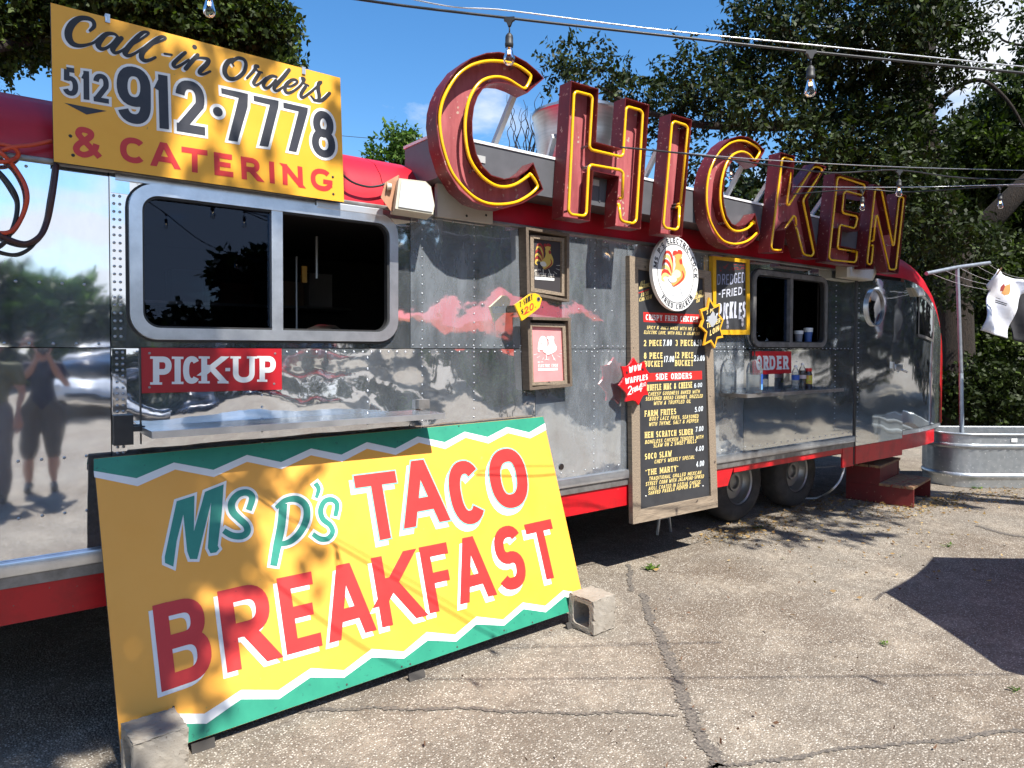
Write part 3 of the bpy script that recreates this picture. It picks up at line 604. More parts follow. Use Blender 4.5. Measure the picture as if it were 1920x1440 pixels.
# door in the tail end
DX0, DX1 = 7.105, 8.15
dr = MB().box((DX0, -.012, .655), (DX1, .016, 2.37)).build('door', ALU_S, T)
MB().box((DX0, -.014, .47), (DX1, .012, .650)).build('kick_panel', RED_SKIRT, dr)
pc = (7.455, 2.066)
circ = lambda r, n=36: [(pc[0] + r * cos(2 * pi * k / n), pc[1] + r * 1.03 * sin(2 * pi * k / n)) for k in range(n)]
ring_frame(dr, 'porthole_ring', circ(.187), circ(.173), -.036, -.010, TRIM)
MB().face([(x, -.016, z) for x, z in circ(.175)][::-1]).build('porthole_glass', PORTG, dr)
m = MB(); m.box((7.93, -.03, 1.40), (8.10, -.013, 1.47), ch=.006); m.box((7.86, -.028, 1.43), (7.90, -.013, 1.50)); m.tube([(8.08, -.03, 1.41), (8.13, -.06, 1.385)], .012); m.build('door_handle', TRIM, dr, smooth=True)
MB().box((7.072, -.006, .47), (7.103, .03, 2.40)).build('door_gap_shade', BLACK, T)  # black strip stands in for the shade in the gap beside the door
# counters
def shelf(x0, x1, z, dep, mat, trim, th=.03):
    s_ = MB().box((x0, -dep, z - .006), (x1, -.002, z), ch=.0015).build('counter_shelf', mat, T)
    MB().box((x0, -dep - .004, z - th), (x1, -dep, z - .0005)).build('counter_lip', trim, s_)
    MB().box((x0 - .003, -dep, z - th), (x0, -.002, z - .0005)).build('counter_lip', trim, s_); MB().box((x1, -dep, z - th), (x1 + .003, -.002, z - .0005)).build('counter_lip', trim, s_)
    for x in (x0 + .15, (x0 + x1) / 2, x1 - .15): MB().prism([(0, 0), (-dep * .8, 0), (0, -.05)], x - .01, x + .01, Matrix(((0, 0, 1, 0), (1, 0, 0, -.003), (0, 1, 0, z - .008), (0, 0, 0, 1)))).build('counter_bracket', TRIM_DARK, s_)
    return s_
SH1 = pmat('brushed_counter_aluminium', (.62, .65, .70), .2, .9, var=((.5, .53, .58), 6, .35, .75), stretch=(.4, 4, 4))
shelf(.61, 2.05, 1.281, .26, SH1, TRIM)
shelf(4.85, 6.36, 1.278, .26, SH1, TRIM_DARK)
MB().box((.50, -.045, 1.205), (.575, -.003, 1.335)).build('shelf_bracket', BLACK, T)
m = MB(); m.box((.575, -.05, 1.262), (.62, -.03, 1.285)); m.build('shelf_hinge', BLACK, T)
MB().box((2.02, -.035, 1.288), (2.09, -.003, 1.34)).build('shelf_bracket', TRIM_DARK, T)
# wheels
for x in (5.75, 6.75):
    Mx = Matrix(((1, 0, 0, x), (0, 0, 1, .40), (0, -1, 0, .37), (0, 0, 0, 1)))
    wt = MB().lathe([(.20, .02), (.215, .0), (.27, -.012), (.325, -.004), (.352, .022), (.368, .05), (.37, .10), (.37, .17), (.352, .22), (.30, .24), (.2, .24)], 40, Mx, cap=False).build('wheel', TYRE, T, smooth=True)
    MB().lathe([(.0, .09), (.06, .088), (.065, .062), (.085, .06), (.09, .08), (.16, .085), (.185, .05), (.19, .022), (.205, .012), (.208, .03)], 40, Mx, cap=False).build('rim', STEEL, wt, smooth=True)
# rivets, a few millimetres across: one joined piece
RV = []
def rivrow(x0, x1, z, s): RV.extend((x, z) for x in np.arange(x0, x1, s))
def rivcol(x, z0, z1, s): RV.extend((x, z) for z in np.arange(z0, z1, s))
rivrow(XL, .48, 1.647, .083); rivrow(.6, 5.2, 1.612, .052); rivrow(2.0, 5.2, 1.650, .052); rivrow(5.2, XR, 1.64, .07)
for z in (1.90, 1.165, .93): rivrow(XL, .45, z, .08)
for x in (.513, .536): rivcol(x, 1.68, 2.3, .034); rivcol(x + .006, .83, 1.62, .026)
for x in (2.06, 2.42, 3.43, 4.6, 6.7): rivcol(x, .80, 2.37, .052)
for x in (1.15, 1.72, 6.0): rivcol(x, .80, 1.60, .06)
rivrow(.6, XR, .80, .11); rivrow(2.0, 3.7, 1.9, .16); rivcol(7.13, .7, 2.3, .05); rivrow(1.99, 5.2, 2.375, .14); rivrow(-3, .3, 2.37, .2)
rivcol(.05, .84, 1.15, .045); rivcol(-.1, .84, 1.15, .045)
m = MB(); k6 = [(cos(2 * pi * k / 7), sin(2 * pi * k / 7)) for k in range(7)]
for x, z in RV:
    if .56 < x < 1.9 and 1.66 < z < 2.36 or 5.27 < x < 6.5 and 1.65 < z < 2.32: continue
    r = .0066 if x < 2 else .0052; b = len(m.v); yb = -.014 if x > 7.1 else (-.0055 if x < .56 and x > .5 else -.0008)
    m.v += [(x + r * a, yb, z + r * c) for a, c in k6] + [(x + r * .55 * a, yb - .0042, z + r * .55 * c) for a, c in k6]
    m.f += [(b + k, b + (k + 1) % 7, b + 7 + (k + 1) % 7, b + 7 + k) for k in range(7)] + [tuple(b + 7 + k for k in range(7))]
m.build('rivets', pmat('rivet_heads', (.42, .44, .47), .3, .9), T, smooth='all', kind='stuff')
h0 = onY(1052, 875); MB().lathe([(.0, 0), (.014, 0), (.018, .001), (.021, .003)], 12, Matrix(((1, 0, 0, h0.x), (0, 0, -1, -.003), (0, 1, 0, h0.z), (0, 0, 0, 1)))).build('torn_hole', pmat('dark_hole', (.012, .006, .005), .9), T)

# ================================================================== ROOF-TOP GEAR
B = thing('sign_beam', 'long grey steel beam along the roof edge behind the red letters', 'beam', (2.1, .1, 2.57))
MB().box((2.06, -.165, 2.572), (7.45, .20, 2.805)).build('beam_box', GREYPANEL, B)
MB().box((2.055, -.172, 2.808), (7.46, .21, 2.824)).build('top_cap', pmat('white_cap_strip', (.72, .73, .74), .4), B)
for x in (3.3, 4.6, 5.9, 7.2): MB().box((x, -.170, 2.60), (x + .012, -.1655, 2.80)).build('seam_strip', GREYPANEL, B)
Fs = thing('fascia_board', 'beige metal fascia plate under the big first letter', 'fascia', (2.3, 0, 2.4))
MB().box((2.13, -.052, 2.384), (2.52, -.022, 2.60)).build('plate', FASCIA, Fs)
for x, z in ((2.47, 2.43), (2.33, 2.41)): MB().lathe([(.0, -.003), (.007, -.002), (.008, 0)], 8, Matrix(((1, 0, 0, x), (0, 0, 1, -.053), (0, 1, 0, z), (0, 0, 0, 1)))).build('bolt', BLACK, Fs)
Fn = thing('exhaust_fan', 'spun aluminium exhaust fan with a dark cap on the roof behind the letter H', 'exhaust fan', (3.85, .62, 2.8))
Mf = Matrix.Translation((3.85, .62, 0))
MB().lathe([(.30, 2.80), (.30, 2.92), (.25, 2.925), (.235, 2.96), (.27, 3.00), (.315, 3.12), (.345, 3.28), (.36, 3.44), (.372, 3.455), (.372, 3.475), (.345, 3.478), (.335, 3.46), (.30, 3.30)], 48, Mf, cap=False).build('bowl', pmat('spun_aluminium', (.36, .37, .385), .30, .95, var=((.5, .51, .53), 3, .3, .7), stretch=(1, 1, 14)), Fn, smooth=True)
MB().lathe([(.0, 3.58), (.15, 3.575), (.21, 3.55), (.225, 3.50), (.225, 3.46), (.25, 3.455), (.25, 3.44), (.0, 3.44)], 36, Mf, cap=False).build('motor_cap', pmat('dark_cap_metal', (.16, .165, .16), .45, .5, var=((.3, .3, .29), 7, .45, .7)), Fn, smooth=True)
for a in (3.6, 4.9, 5.8): MB().box((3.85 + .36 * cos(a) - .012, .62 + .36 * sin(a) - .012, 2.8), (3.85 + .36 * cos(a) + .012, .62 + .36 * sin(a) + .012, 3.1)).build('strut', TRIM, Fn)
# cream loudspeaker / lamp at the break in the red band
Sp = thing('wall_speaker', 'cream weatherproof wall speaker tilted on a tan bracket under the letter C', 'speaker', tuple(onY(775, 375, -.1)))
fr = [onY(u, v, -.21) for u, v in ((741, 391), (748, 334), (798, 340), (808, 350), (815, 385), (812, 402))]
bk = [Vector((p.x + .055, -.05, p.z + .0)) for p in fr]
n = len(fr); MB().add([tuple(p) for p in fr] + [tuple(p) for p in bk], [tuple(range(n))[::-1], tuple(range(n, 2 * n))] + [(i, (i + 1) % n, n + (i + 1) % n, n + i) for i in range(n)]).build('cabinet', CREAM, Sp)
c0 = sum(fr, Vector()) / n; MB().face([(c0.x + (p.x - c0.x) * .9, -.216, c0.z + (p.z - c0.z) * .88) for p in fr][::-1]).build('grille', LAMPGREY, Sp)
pl = [onY(u, v, -.13) for u, v in ((714, 370), (722, 342), (747, 328), (741, 396), (732, 395))]
MB().add([tuple(p) for p in pl] + [(p.x + .012, p.y + .012, p.z) for p in pl], [tuple(range(5))[::-1], tuple(range(5, 10))] + [(i, (i + 1) % 5, 5 + (i + 1) % 5, 5 + i) for i in range(5)]).build('bracket', CREAM_D, Sp)
kp = onY(728, 350, -.14); MB().lathe([(.0, .02), (.016, .018), (.019, 0), (.026, -.004)], 14, Matrix.Translation(kp) @ Matrix.Rotation(radians(60), 4, 'Z') @ Matrix.Rotation(radians(90), 4, 'X')).build('knob', CREAM, Sp, smooth=True)
def small_lamp(name, label, quad, y, dep, mat):
    a = [onY(u, v, y) for u, v in quad]; t = thing(name, label, 'lamp', tuple(sum(a, Vector()) / 4))
    b = [Vector((p.x + .02, y + dep, p.z)) for p in a]
    MB().add([tuple(p) for p in a + b], [(3, 2, 1, 0), (4, 5, 6, 7), (0, 1, 5, 4), (1, 2, 6, 5), (2, 3, 7, 6), (3, 0, 4, 7)]).build('housing', mat, t)
    q = sum(a, Vector()) / 4; MB().face([tuple(q + (p - q) * .8 + Vector((0, -.004, 0))) for p in a][::-1]).build('lens', LAMPGREY, t); return t
small_lamp('flood_lamp', 'cream wedge-shaped flood lamp under the letters E and N', ((1588, 519), (1588, 497), (1650, 497), (1637, 526)), -.14, .12, CREAM)
small_lamp('marker_lamp', 'small cream marker lamp on the rounded tail of the trailer', ((1722, 556), (1713, 539), (1729, 539), (1736, 554)), -.04, .08, CREAM)
tl = thing('metal_tray', 'bent sheet metal tray standing in the open pick-up window', 'tray', (1.62, .1, 1.69))
m = MB(); q0 = [(1.47, 1.755), (1.49, 1.757), (1.57, 1.754), (1.60, 1.735), (1.63, 1.735), (1.665, 1.728), (1.675, 1.70), (1.675, 1.675)]
m.grid([[(x, y, z - (.02 if y > .15 and i < 3 else 0)) for i, (x, z) in enumerate(q0)] for y in (.08, .24)]); m.box((1.53, .085, 1.672), (1.67, .22, 1.725)); m.build('tray_body', STEEL, tl, smooth=True)
for i, (u, col, lab, hh) in enumerate(((1497, (.25, .25, .28), 'grey paper cup inside the order window', .11), (1515, (.05, .12, .35), 'blue stacked paper cups inside the order window', .14))):
    p = onY(u, 640, .12); c = thing('paper_cup', lab, 'cup', (p.x, .12, 1.70))
    MB().lathe([(.03, 1.70), (.042, 1.70 + hh), (.044, 1.70 + hh), (.036, 1.70 + hh - .004)], 18, Matrix.Translation((p.x, .12, 0))).build('cup_body', pmat('cup_%d' % i, col, .5), c, smooth=True)
    MB().lathe([(.0422, 1.70 + hh * .7), (.044, 1.70 + hh * .98)], 18, Matrix.Translation((p.x, .12, 0)), cap=False).build('cup_band', WHITE, c, smooth=True)

# ================================================================== SIGNS
def screws(P, parent, pts, r=.006, mat=None, c=.0):
    for a in pts:
        p = P.hit(*a); MB().lathe([(.0, c + .003), (r * .7, c + .0028), (r, c + .0005)], 10, Matrix.Translation((p[0], p[1], 0))).build('screw', mat or BLACK, parent, local=True)
def sheet(P, name, label, cat, corners, th, face_mat, back_mat=BACKING, pname='panel', group=None):
    t = thing(name, label, cat, M=P.M(), group=group)
    pts = [P.hit(*c) for c in corners]; n = len(pts)
    MB().prism(pts, -th, -.0006).build('backing', back_mat, t, local=True)
    m = MB(); m.add([q + (0.0,) for q in pts], [tuple(range(n))]); fix_up(m).build(pname, face_mat, t, local=True)
    return t
def done(mb, name, mat, t): return fix_up(mb).build(name, mat, t, local=True)
# ---- call-in orders
PA = Plane((.29, -.075, 2.40), (1, 0, 0), (0, 0, 1))
A = sheet(PA, 'call_in_sign', 'yellow call-in orders and catering sign with phone number above the left window', 'sign', ((101, 303), (645, 379), (638, 146), (95, 5)), .022, YEL, BACKING)
z1 = lambda x, y: (90 + x / 6.857, y / 6.857)
z2 = lambda x, y: (370 + x / 6.857, 80 + y / 6.857)
SCR = [
 ([z1(*q) for q in ((540, 395), (592, 340), (578, 272), (505, 236), (405, 240), (315, 305), (265, 400), (268, 490), (315, 560), (395, 588), (490, 580), (590, 548), (660, 490))], [5, 7, 8, 9, 10, 12, 13, 13, 11, 8, 6, 5, 4.5]),
 ([z1(*q) for q in ((900, 478), (850, 437), (760, 437), (685, 500), (645, 580), (682, 628), (742, 622), (820, 570), (895, 480))], [5, 6, 8, 10, 10, 8, 6, 5, 5]),
 ([z1(*q) for q in ((945, 490), (880, 560), (832, 630), (862, 680), (935, 660), (1030, 600), (1150, 535), (1285, 440), (1270, 412), (1205, 428), (1100, 530), (1010, 640), (992, 690), (1040, 718), (1130, 680), (1240, 610), (1380, 555), (1500, 505), (1502, 478), (1440, 480), (1330, 560), (1222, 660), (1202, 740), (1242, 780), (1310, 772), (1380, 738))], [8, 10, 10, 7, 5, 4.5, 4.5, 4.5, 5, 7, 9, 10, 10, 7, 5, 4.5, 4.5, 4.5, 5, 7, 9, 10, 10, 8, 6, 5]),
 ([z1(*q) for q in ((1500, 692), (1590, 706))], [4.5, 4.5]),
 ([z1(*q) for q in ((1765, 676), (1690, 742), (1615, 822), (1640, 865), (1722, 830), (1810, 770))], [6, 7, 8, 6, 5, 4.5]),
 ([z1(*q) for q in ((1770, 885), (1840, 800), (1925, 706))], [8, 8, 7]),
 ([(352, 124), (368, 110), (384, 109.5), (391, 113), (387, 121), (377, 131), (374, 137), (381, 139.5), (394, 134)], [4, 4.5, 6, 8, 9, 9, 7, 5, 4.5]),
 ([z2(*q) for q in ((445, 262), (470, 225), (530, 198), (600, 220), (625, 290), (590, 390), (500, 460), (410, 462), (357, 400), (355, 320), (400, 245), (465, 215))], [5, 6, 6.5, 6.5, 7, 7, 7, 8, 9, 9, 9, 6]),
 ([z2(*q) for q in ((445, 258), (468, 300))], [4, 3]),
 ([z2(*q) for q in ((637, 458), (690, 402), (738, 345), (748, 305), (775, 305))], [4, 5, 6, 7, 7]), ([z2(*q) for q in ((745, 318), (775, 365), (830, 385))], [4, 4, 4]),
 ([z2(*q) for q in ((800, 388), (745, 475), (725, 520), (752, 548), (820, 512), (890, 450))], [6, 7, 7, 5, 4.5, 4.5]),
 ([z2(*q) for q in ((1015, 440), (960, 430), (890, 470), (850, 535), (872, 582), (930, 568), (1010, 480))], [5, 6, 7, 7, 6, 5, 4.5]),
 ([z2(*q) for q in ((1180, 350), (1100, 450), (1000, 560), (988, 600), (1030, 618), (1120, 565), (1200, 562), (1280, 515), (1268, 482), (1212, 482), (1142, 540), (1125, 610), (1162, 648), (1240, 620), (1330, 545), (1372, 475), (1350, 458))], [6.5, 7.5, 7, 6, 5, 4.5, 4.5, 4.5, 5, 6, 7, 7, 6, 4.5, 4.5, 6.5, 6.5]),
 ([z2(*q) for q in ((1345, 465), (1365, 520), (1425, 552))], [4, 4, 4]),
 ([z2(*q) for q in ((1392, 565), (1342, 640), (1332, 690), (1360, 704), (1440, 650), (1540, 565), (1590, 512), (1560, 525), (1552, 600), (1565, 680), (1555, 738), (1508, 738), (1462, 690))], [6, 6.5, 6.5, 5, 4.5, 4.5, 5, 7, 8, 7.5, 6, 5, 4]),
 ([z2(*q) for q in ((1500, 742), (1600, 742), (1700, 650))], [5, 7, 6]),
]
mb = MB(); mw = MB(); zc = .0010
for pts, ws in SCR:
    Q = [PA.hit(*p) for p in pts]; s_ = PA.px(pts[0][0], pts[0][1], 1)
    Qs = spline(Q, 6); W_ = [w * s_ for w in np.interp(np.linspace(0, len(ws) - 1, len(Qs)), range(len(ws)), ws)]
    ribbon(mb, Qs, W_, zc, caps=('r', 'r')); ribbon(mw, [(x - .009, y - .006) for x, y in Qs], [w * 1.12 for w in W_], zc - .0007, caps=('r', 'r')); zc += .00002
    mw.lay += 1
dq = PA.hit(*z1(1885, 605)); mb.add([(dq[0] + .0105 * cos(2 * pi * k / 16), dq[1] + .0105 * sin(2 * pi * k / 16), .001) for k in range(16)], [tuple(range(16))])
done(mb, 'script_lettering', BLACKP, A); done(mw, 'script_shadow', WHITE, A)
mb = MB(); mw = MB()
def digit(ch, BL, BR, TR, TL, penpx, grow=5.2):
    q = quad4(PA, BL, BR, TR, TL); s_ = PA.px(TL[0], TL[1], 1)
    one = MB(); glyph(one, ch, q, penpx * s_, .0024); done(one, 'digit', NAVY, A); glyph(mw, ch, q, penpx * s_, .0014, grow=grow * s_)
digit('5', (118, 177.5), (147, 182), (145.4, 129.5), (117.7, 124.7), 9.5, 5)
digit('1', (150, 186), (170.5, 188), (168, 134.5), (152, 132), 10, 5)
digit('2', (175.5, 190), (204, 195), (203.8, 141), (174.6, 136.5), 9.5, 5)
digit('9', (218, 226), (283, 238), (282, 131.5), (219, 119.5), 19)
digit('1', (288, 239), (321, 243.6), (317.5, 143), (286, 138), 17)
digit('2', (331.5, 245.8), (384.6, 254.6), (382.4, 157), (327.7, 146.5), 16.5)
digit('8', (584, 290.5), (629.5, 300), (626, 213), (585, 203.5), 13.5)
for pp in ([(305, 585), (650, 660), (645, 830), (515, 1275), (395, 1255), (530, 710), (310, 655)], [(720, 680), (1045, 750), (1040, 830), (910, 1340), (795, 1325), (930, 800), (725, 750)], [(1103, 768), (1420, 840), (1415, 900), (1272, 1408), (1170, 1390), (1300, 885), (1105, 840)]):
    Q = [z2(*q) for q in pp]; one = MB(); poly(one, PA, Q, .0024); done(one, 'digit', NAVY, A); H = [PA.hit(*q) for q in Q]; ribbon(mw, H, .025, .0014, closed=True)
    mw.add([h + (.0013,) for h in H], [tuple(range(len(H)))])
for r, c, b_ in ((.0215, .0024, mb), (.036, .0014, mw)):
    p = PA.hit(408.3, 209.6); b_.add([(p[0] + r * cos(2 * pi * k / 24), p[1] + r * sin(2 * pi * k / 24), c) for k in range(24)], [tuple(range(24))])
done(mb, 'number_dot', NAVY, A); done(mw, 'number_outline', WHITE, A)
mb = MB(); z3 = lambda x, y: (90 + x / 6.857, 170 + y / 6.857)
poly(mb, PA, [z3(205, 155), z3(755, 262), z3(495, 308)], .0012); done(mb, 'pointer', NAVY, A)
mb = MB(); s_ = PA.px(300, 290, 1)
ribbon(mb, spline([PA.hit(*z3(*q)) for q in ((665, 858), (560, 745), (440, 620), (392, 555), (415, 507), (480, 508), (545, 540), (545, 590), (480, 640), (400, 685), (362, 745), (395, 800), (470, 825), (550, 800), (605, 745), (622, 690))], 5), 10.5 * s_, .0012)
for ch, BL, BR, TR, TL in (('C', (224.9, 302.5), (275, 309.5), (274, 262), (224.9, 254.5)), ('A', (284, 310.7), (336.5, 318), (331, 271), (281, 263.5)), ('T', (341, 320), (389, 327), (389, 282), (340, 274.6)), ('E', (402, 328), (437.8, 333), (435.6, 290.3), (400.6, 284.8)), ('R', (453, 335.5), (489.8, 341), (486.5, 298), (451.2, 293.2)), ('I', (505, 343.3), (516, 344.8), (514.4, 303.8), (503.4, 302)), ('N', (530, 346), (568.6, 352.6), (566.6, 312.8), (529, 306.4)), ('G', (583, 354.5), (625, 361.5), (622, 319.5), (581.8, 313.5))):
    one = MB(); glyph(one, ch, quad4(PA, BL, BR, TR, TL), 11 * s_, .0012); done(one, 'letter', SIGNRED, A)
done(mb, 'ampersand', SIGNRED, A)
screws(PA, A, [(132, 255), (137, 291), (624, 332), (625, 364)], .007, BLACK, .0)
for u, v in ((201.5, 34), (569, 132)):
    p = PA.hit(u, v); m = MB(); m.box((p[0] - .009, p[1] - .02, .001), (p[0] + .009, p[1] + .012, .006)); m.box((p[0] - .009, p[1] + .012, -.03), (p[0] + .009, p[1] + .016, .006)); m.build('clip', GALV, A, local=True)
    MB().box((p[0] - .008, p[1] - .02, -.30), (p[0] + .008, p[1] + .004, -.024)).build('brace', GALV, A, local=True)

# ---- taco breakfast, leaning on the trailer
sx_, sy_, ln_, rt_ = .44683, -.505, .3546, .008
ex = Vector((cos(rt_), sin(rt_), 0)); nb = Vector((-sin(rt_), cos(rt_), 0))
PB = Plane((sx_, sy_, .03), ex, Vector((0, 0, cos(ln_))) + nb * sin(ln_))
TB_ = sheet(PB, 'taco_breakfast_sign', 'big yellow and teal Ms P\'s taco breakfast sign leaning against the trailer', 'sign', ((229, 1436), (1097, 1137), (1018, 781), (176, 860)), .016, YEL_T, PLY)
for xx in (.25, 1.25, 2.3): MB().box((xx, -.034, -.016 - .0), (xx + .09, .004, -.0161 + .012)).build('foot_block', BACKING, TB_, local=True)
up_u = [(175.5, 883), (256, 896.7), (326, 867.3), (400, 881), (463, 853), (527, 866.5), (583, 841), (640, 852.5), (688, 829), (741, 840.8), (782.7, 818.5), (833.8, 829.4), (871, 809.6), (914, 819.6), (950, 800.8), (992, 811), (1021.5, 793.5)]
up_l = [(176.8, 895), (258, 911.7), (328.5, 880.5), (401, 894.6), (463, 866), (528, 879.6), (583, 853.7), (641, 866), (688, 841.5), (742, 853), (785.8, 830), (834.8, 841.9), (873, 820.6), (916, 831.5), (952.5, 812), (994, 822), (1024, 806)]
lo_u = [(226, 1386), (268, 1384), (333, 1338), (383, 1338), (452, 1293.5), (521.7, 1294), (583, 1252.7), (645, 1256.7), (696.7, 1216.7), (756.7, 1221.7), (800, 1185), (853, 1190), (893, 1156), (943, 1161.7), (980, 1129.7), (1022, 1136), (1055.7, 1107), (1092, 1112)]
lo_l = [(227, 1404), (272, 1402), (337, 1357), (387, 1357), (452, 1311), (523, 1310.7), (582, 1270), (645, 1270.7), (697, 1232.7), (757, 1235), (802, 1200.7), (855, 1203), (893, 1170.7), (945, 1173), (981.5, 1142), (1023, 1148), (1058, 1118.8), (1093.5, 1126)]
m = MB(); poly(m, PB, [(176, 860.4)] + up_u + [(1018, 781.3)], .0008); done(m, 'green_border', GREEN, TB_)
m = MB(); poly(m, PB, [(229, 1435.6)] + lo_l + [(1096.6, 1137)], .0008); done(m, 'green_border', GREEN, TB_)
def band(P, A_, B_, c):
    m = MB(); a = [P.hit(*q) for q in A_]; b = [P.hit(*q) for q in B_]; n = len(a); m.add([q + (c,) for q in a + b], [(i, i + 1, n + i + 1, n + i) for i in range(n - 1)]); return m
done(band(PB, up_u, up_l, .0013), 'zigzag_stripe', WHITE, TB_); done(band(PB, lo_u, lo_l, .0013), 'zigzag_stripe', WHITE, TB_)
z5 = lambda x, y: (280 + x / 4.8, 840 + y / 4.8)
mb = MB(); mw = MB()
Mp = [(245, 480), (405, 428), (400, 750), (500, 395), (668, 328), (650, 600), (615, 880), (628, 908), (600, 940), (550, 948), (525, 900), (555, 490), (430, 1000), (365, 1000), (340, 930), (305, 600), (245, 840), (215, 1068), (140, 1035), (138, 980), (200, 690)]
poly(mb, PB, [z5(*q) for q in Mp], .0022); H = [PB.hit(*z5(*q)) for q in Mp]; sB = PB.px(400, 980, 1); ribbon(mw, H, 10 * sB, .0013, closed=True); mw.add([h + (.00125,) for h in H], [tuple(range(len(H)))])
def scr(pts, w, cc):
    Q = spline([PB.hit(*z5(*q)) for q in pts], 6); W_ = [x * sB for x in np.interp(np.linspace(0, len(w) - 1, len(Q)), range(len(w)), w)]
    ribbon(mb, Q, W_, .0022 + cc); ribbon(mw, Q, [x + 11 * sB for x in W_], .0013 + cc, ext=5 * sB)
scr(((893, 560), (925, 450), (880, 402), (800, 418), (742, 490), (748, 570), (805, 635), (868, 695), (880, 755), (832, 792), (745, 788), (668, 745)), (12, 13, 13, 13, 14, 14, 13, 13, 13, 13, 12, 10), .0001)
scr(((1205, 500), (1185, 700), (1150, 880), (1117, 1060)), (17, 17, 17, 14), .0002)
scr(((1138, 540), (1225, 472), (1330, 462), (1408, 525), (1412, 640), (1355, 760), (1265, 842), (1165, 868)), (8, 11, 14, 15, 15, 14, 12, 9), .0004)
scr(((1492, 318), (1522, 370), (1500, 450)), (11, 10, 7), .0003)
scr(((1672, 615), (1688, 510), (1640, 465), (1575, 482), (1540, 560), (1560, 640), (1625, 695), (1648, 755), (1610, 812), (1540, 820), (1468, 775)), (10, 11, 11, 11, 12, 12, 11, 11, 11, 11, 9), .0005)
done(mb, 'script_lettering', TEAL, TB_); done(mw, 'script_outline', WHITE, TB_)
mb = MB(); mt = MB(); mw = MB()
PTO = pmat('pale_teal_outline', (.16, .50, .42), .45)
TACO = (('T', (683, 1019), (760, 1003), (740, 883), (662, 892.5), 22), ('A', (760.8, 990.5), (841, 976), (820.5, 857), (741, 870.5), 22.5), ('C', (854, 989), (916, 976), (894, 858), (833, 871.5), 22.5), ('O', (929, 960), (996, 944), (977, 834), (909, 850.5), 22))
for ch, BL, BR, TR, TL, pn in TACO:
    q = quad4(PB, BL, BR, TR, TL); s_ = PB.px((BL[0] + TR[0]) / 2, (BL[1] + TR[1]) / 2, 1)
    mb, mt, mw = MB(), MB(), MB(); glyph(mb, ch, q, pn * s_, .0036); glyph(mt, ch, q, pn * s_, .0026, grow=2.3 * s_); glyph(mw, ch, q, pn * s_, .0016, grow=2.0 * s_, dx=-8 * s_, dy=-9 * s_)
    done(mb, 'letter', SIGNRED, TB_); done(mt, 'letter_outline', PTO, TB_); done(mw, 'letter_shadow', WHITE, TB_)
mb = MB(); mw = MB()
BRK = (('B', (303, 1298), (401, 1264), (384, 1113), (285, 1135.6), 27), ('R', (426, 1262), (520.4, 1234.6), (501, 1087.5), (406.5, 1109.6), 27), ('E', (538, 1228.3), (604.4, 1210), (585, 1071), (517.7, 1085), 24), ('A', (620.3, 1205), (703, 1182), (683, 1047), (600, 1069.5), 23), ('K', (716.4, 1177), (795, 1155.5), (771, 1030), (695, 1047), 21.5), ('F', (805.7, 1150.5), (856, 1137.5), (836.5, 1016.4), (784.4, 1026.8), 20), ('A', (865, 1133), (929.4, 1115.4), (908, 999.5), (843, 1015.5), 19), ('S', (938, 1112), (989, 1098.5), (973, 980), (921, 993), 19.5), ('T', (1006, 1092), (1056, 1078.5), (1032, 973), (982.3, 984), 16.5))
for ch, BL, BR, TR, TL, pn in BRK:
    q = quad4(PB, BL, BR, TR, TL); s_ = PB.px((BL[0] + TR[0]) / 2, (BL[1] + TR[1]) / 2, 1)
    mb, mw = MB(), MB(); glyph(mb, ch, q, pn * s_, .0026); glyph(mw, ch, q, pn * s_, .0016, dx=-7.5 * s_, dy=-8.5 * s_)
    done(mb, 'letter', SIGNRED, TB_); done(mw, 'letter_shadow', WHITE, TB_)

screws(PB, TB_, [(325, 1326), (650, 1283.5), (753, 1250), (769, 1245), (857, 1213), (945, 1182), (998, 1167), (792, 801.5), (860, 799)], .005, BACKING, .0012)
# ---- concrete blocks that chock the sign
def half_block(label, base, rotz, grp='concrete blocks holding the taco sign'):
    t = thing('concrete_block', label, 'block', M=Matrix.Translation(base) @ Matrix.Rotation(rotz, 4, 'Z'), group=grp)
    w, d, h = .19, .195, .2; ins = .034; bm = bmesh.new()
    def ringv(x, a): return [bm.verts.new((x, y, z)) for y, z in a]
    outer = rrect(-d / 2, d / 2, 0, h, .006, 3); inner = rrect(-d / 2 + ins, d / 2 - ins, ins, h - ins, .026, 3)
    oL = ringv(-w / 2, outer); oR = ringv(w / 2, outer); iL = ringv(-w / 2, inner); iR = ringv(w / 2, [(y * .92, .1 + (z - .1) * .92) for y, z in inner]); n = len(outer)
    for i in range(n):
        j = (i + 1) % n
        bm.faces.new((oL[i], oL[j], oR[j], oR[i])); bm.faces.new((iL[j], iL[i], iR[i], iR[j])); bm.faces.new((oL[j], oL[i], iL[i], iL[j])); bm.faces.new((oR[i], oR[j], iR[j], iR[i]))
    bmesh.ops.recalc_face_normals(bm, faces=bm.faces[:]); bmesh.ops.subdivide_edges(bm, edges=[e for e in bm.edges if e.calc_length() > .02], cuts=9, use_grid_fill=True); bm.normal_update()
    for v in bm.verts:
        edge = (abs(abs(v.co.x) - w / 2) < .012) + (abs(abs(v.co.y) - d / 2) < .012) + (min(v.co.z, h - v.co.z) < .012)
        v.co += v.normal * -random.random() ** 3 * (.011 if edge >= 2 else .0025)
    bm.normal_update(); me = bpy.data.meshes.new('block_body'); bm.to_mesh(me); bm.free(); me.materials.append(CONC)
    o = bpy.data.objects.new('block_body', me); COL.objects.link(o); o.parent = t; return t
half_block('hollow concrete block wedging the right foot of the taco sign', (2.882, -.555, 0), radians(4))
half_block('hollow concrete block at the left foot of the taco sign near the frame edge', (.547, -.585, 0), radians(3))

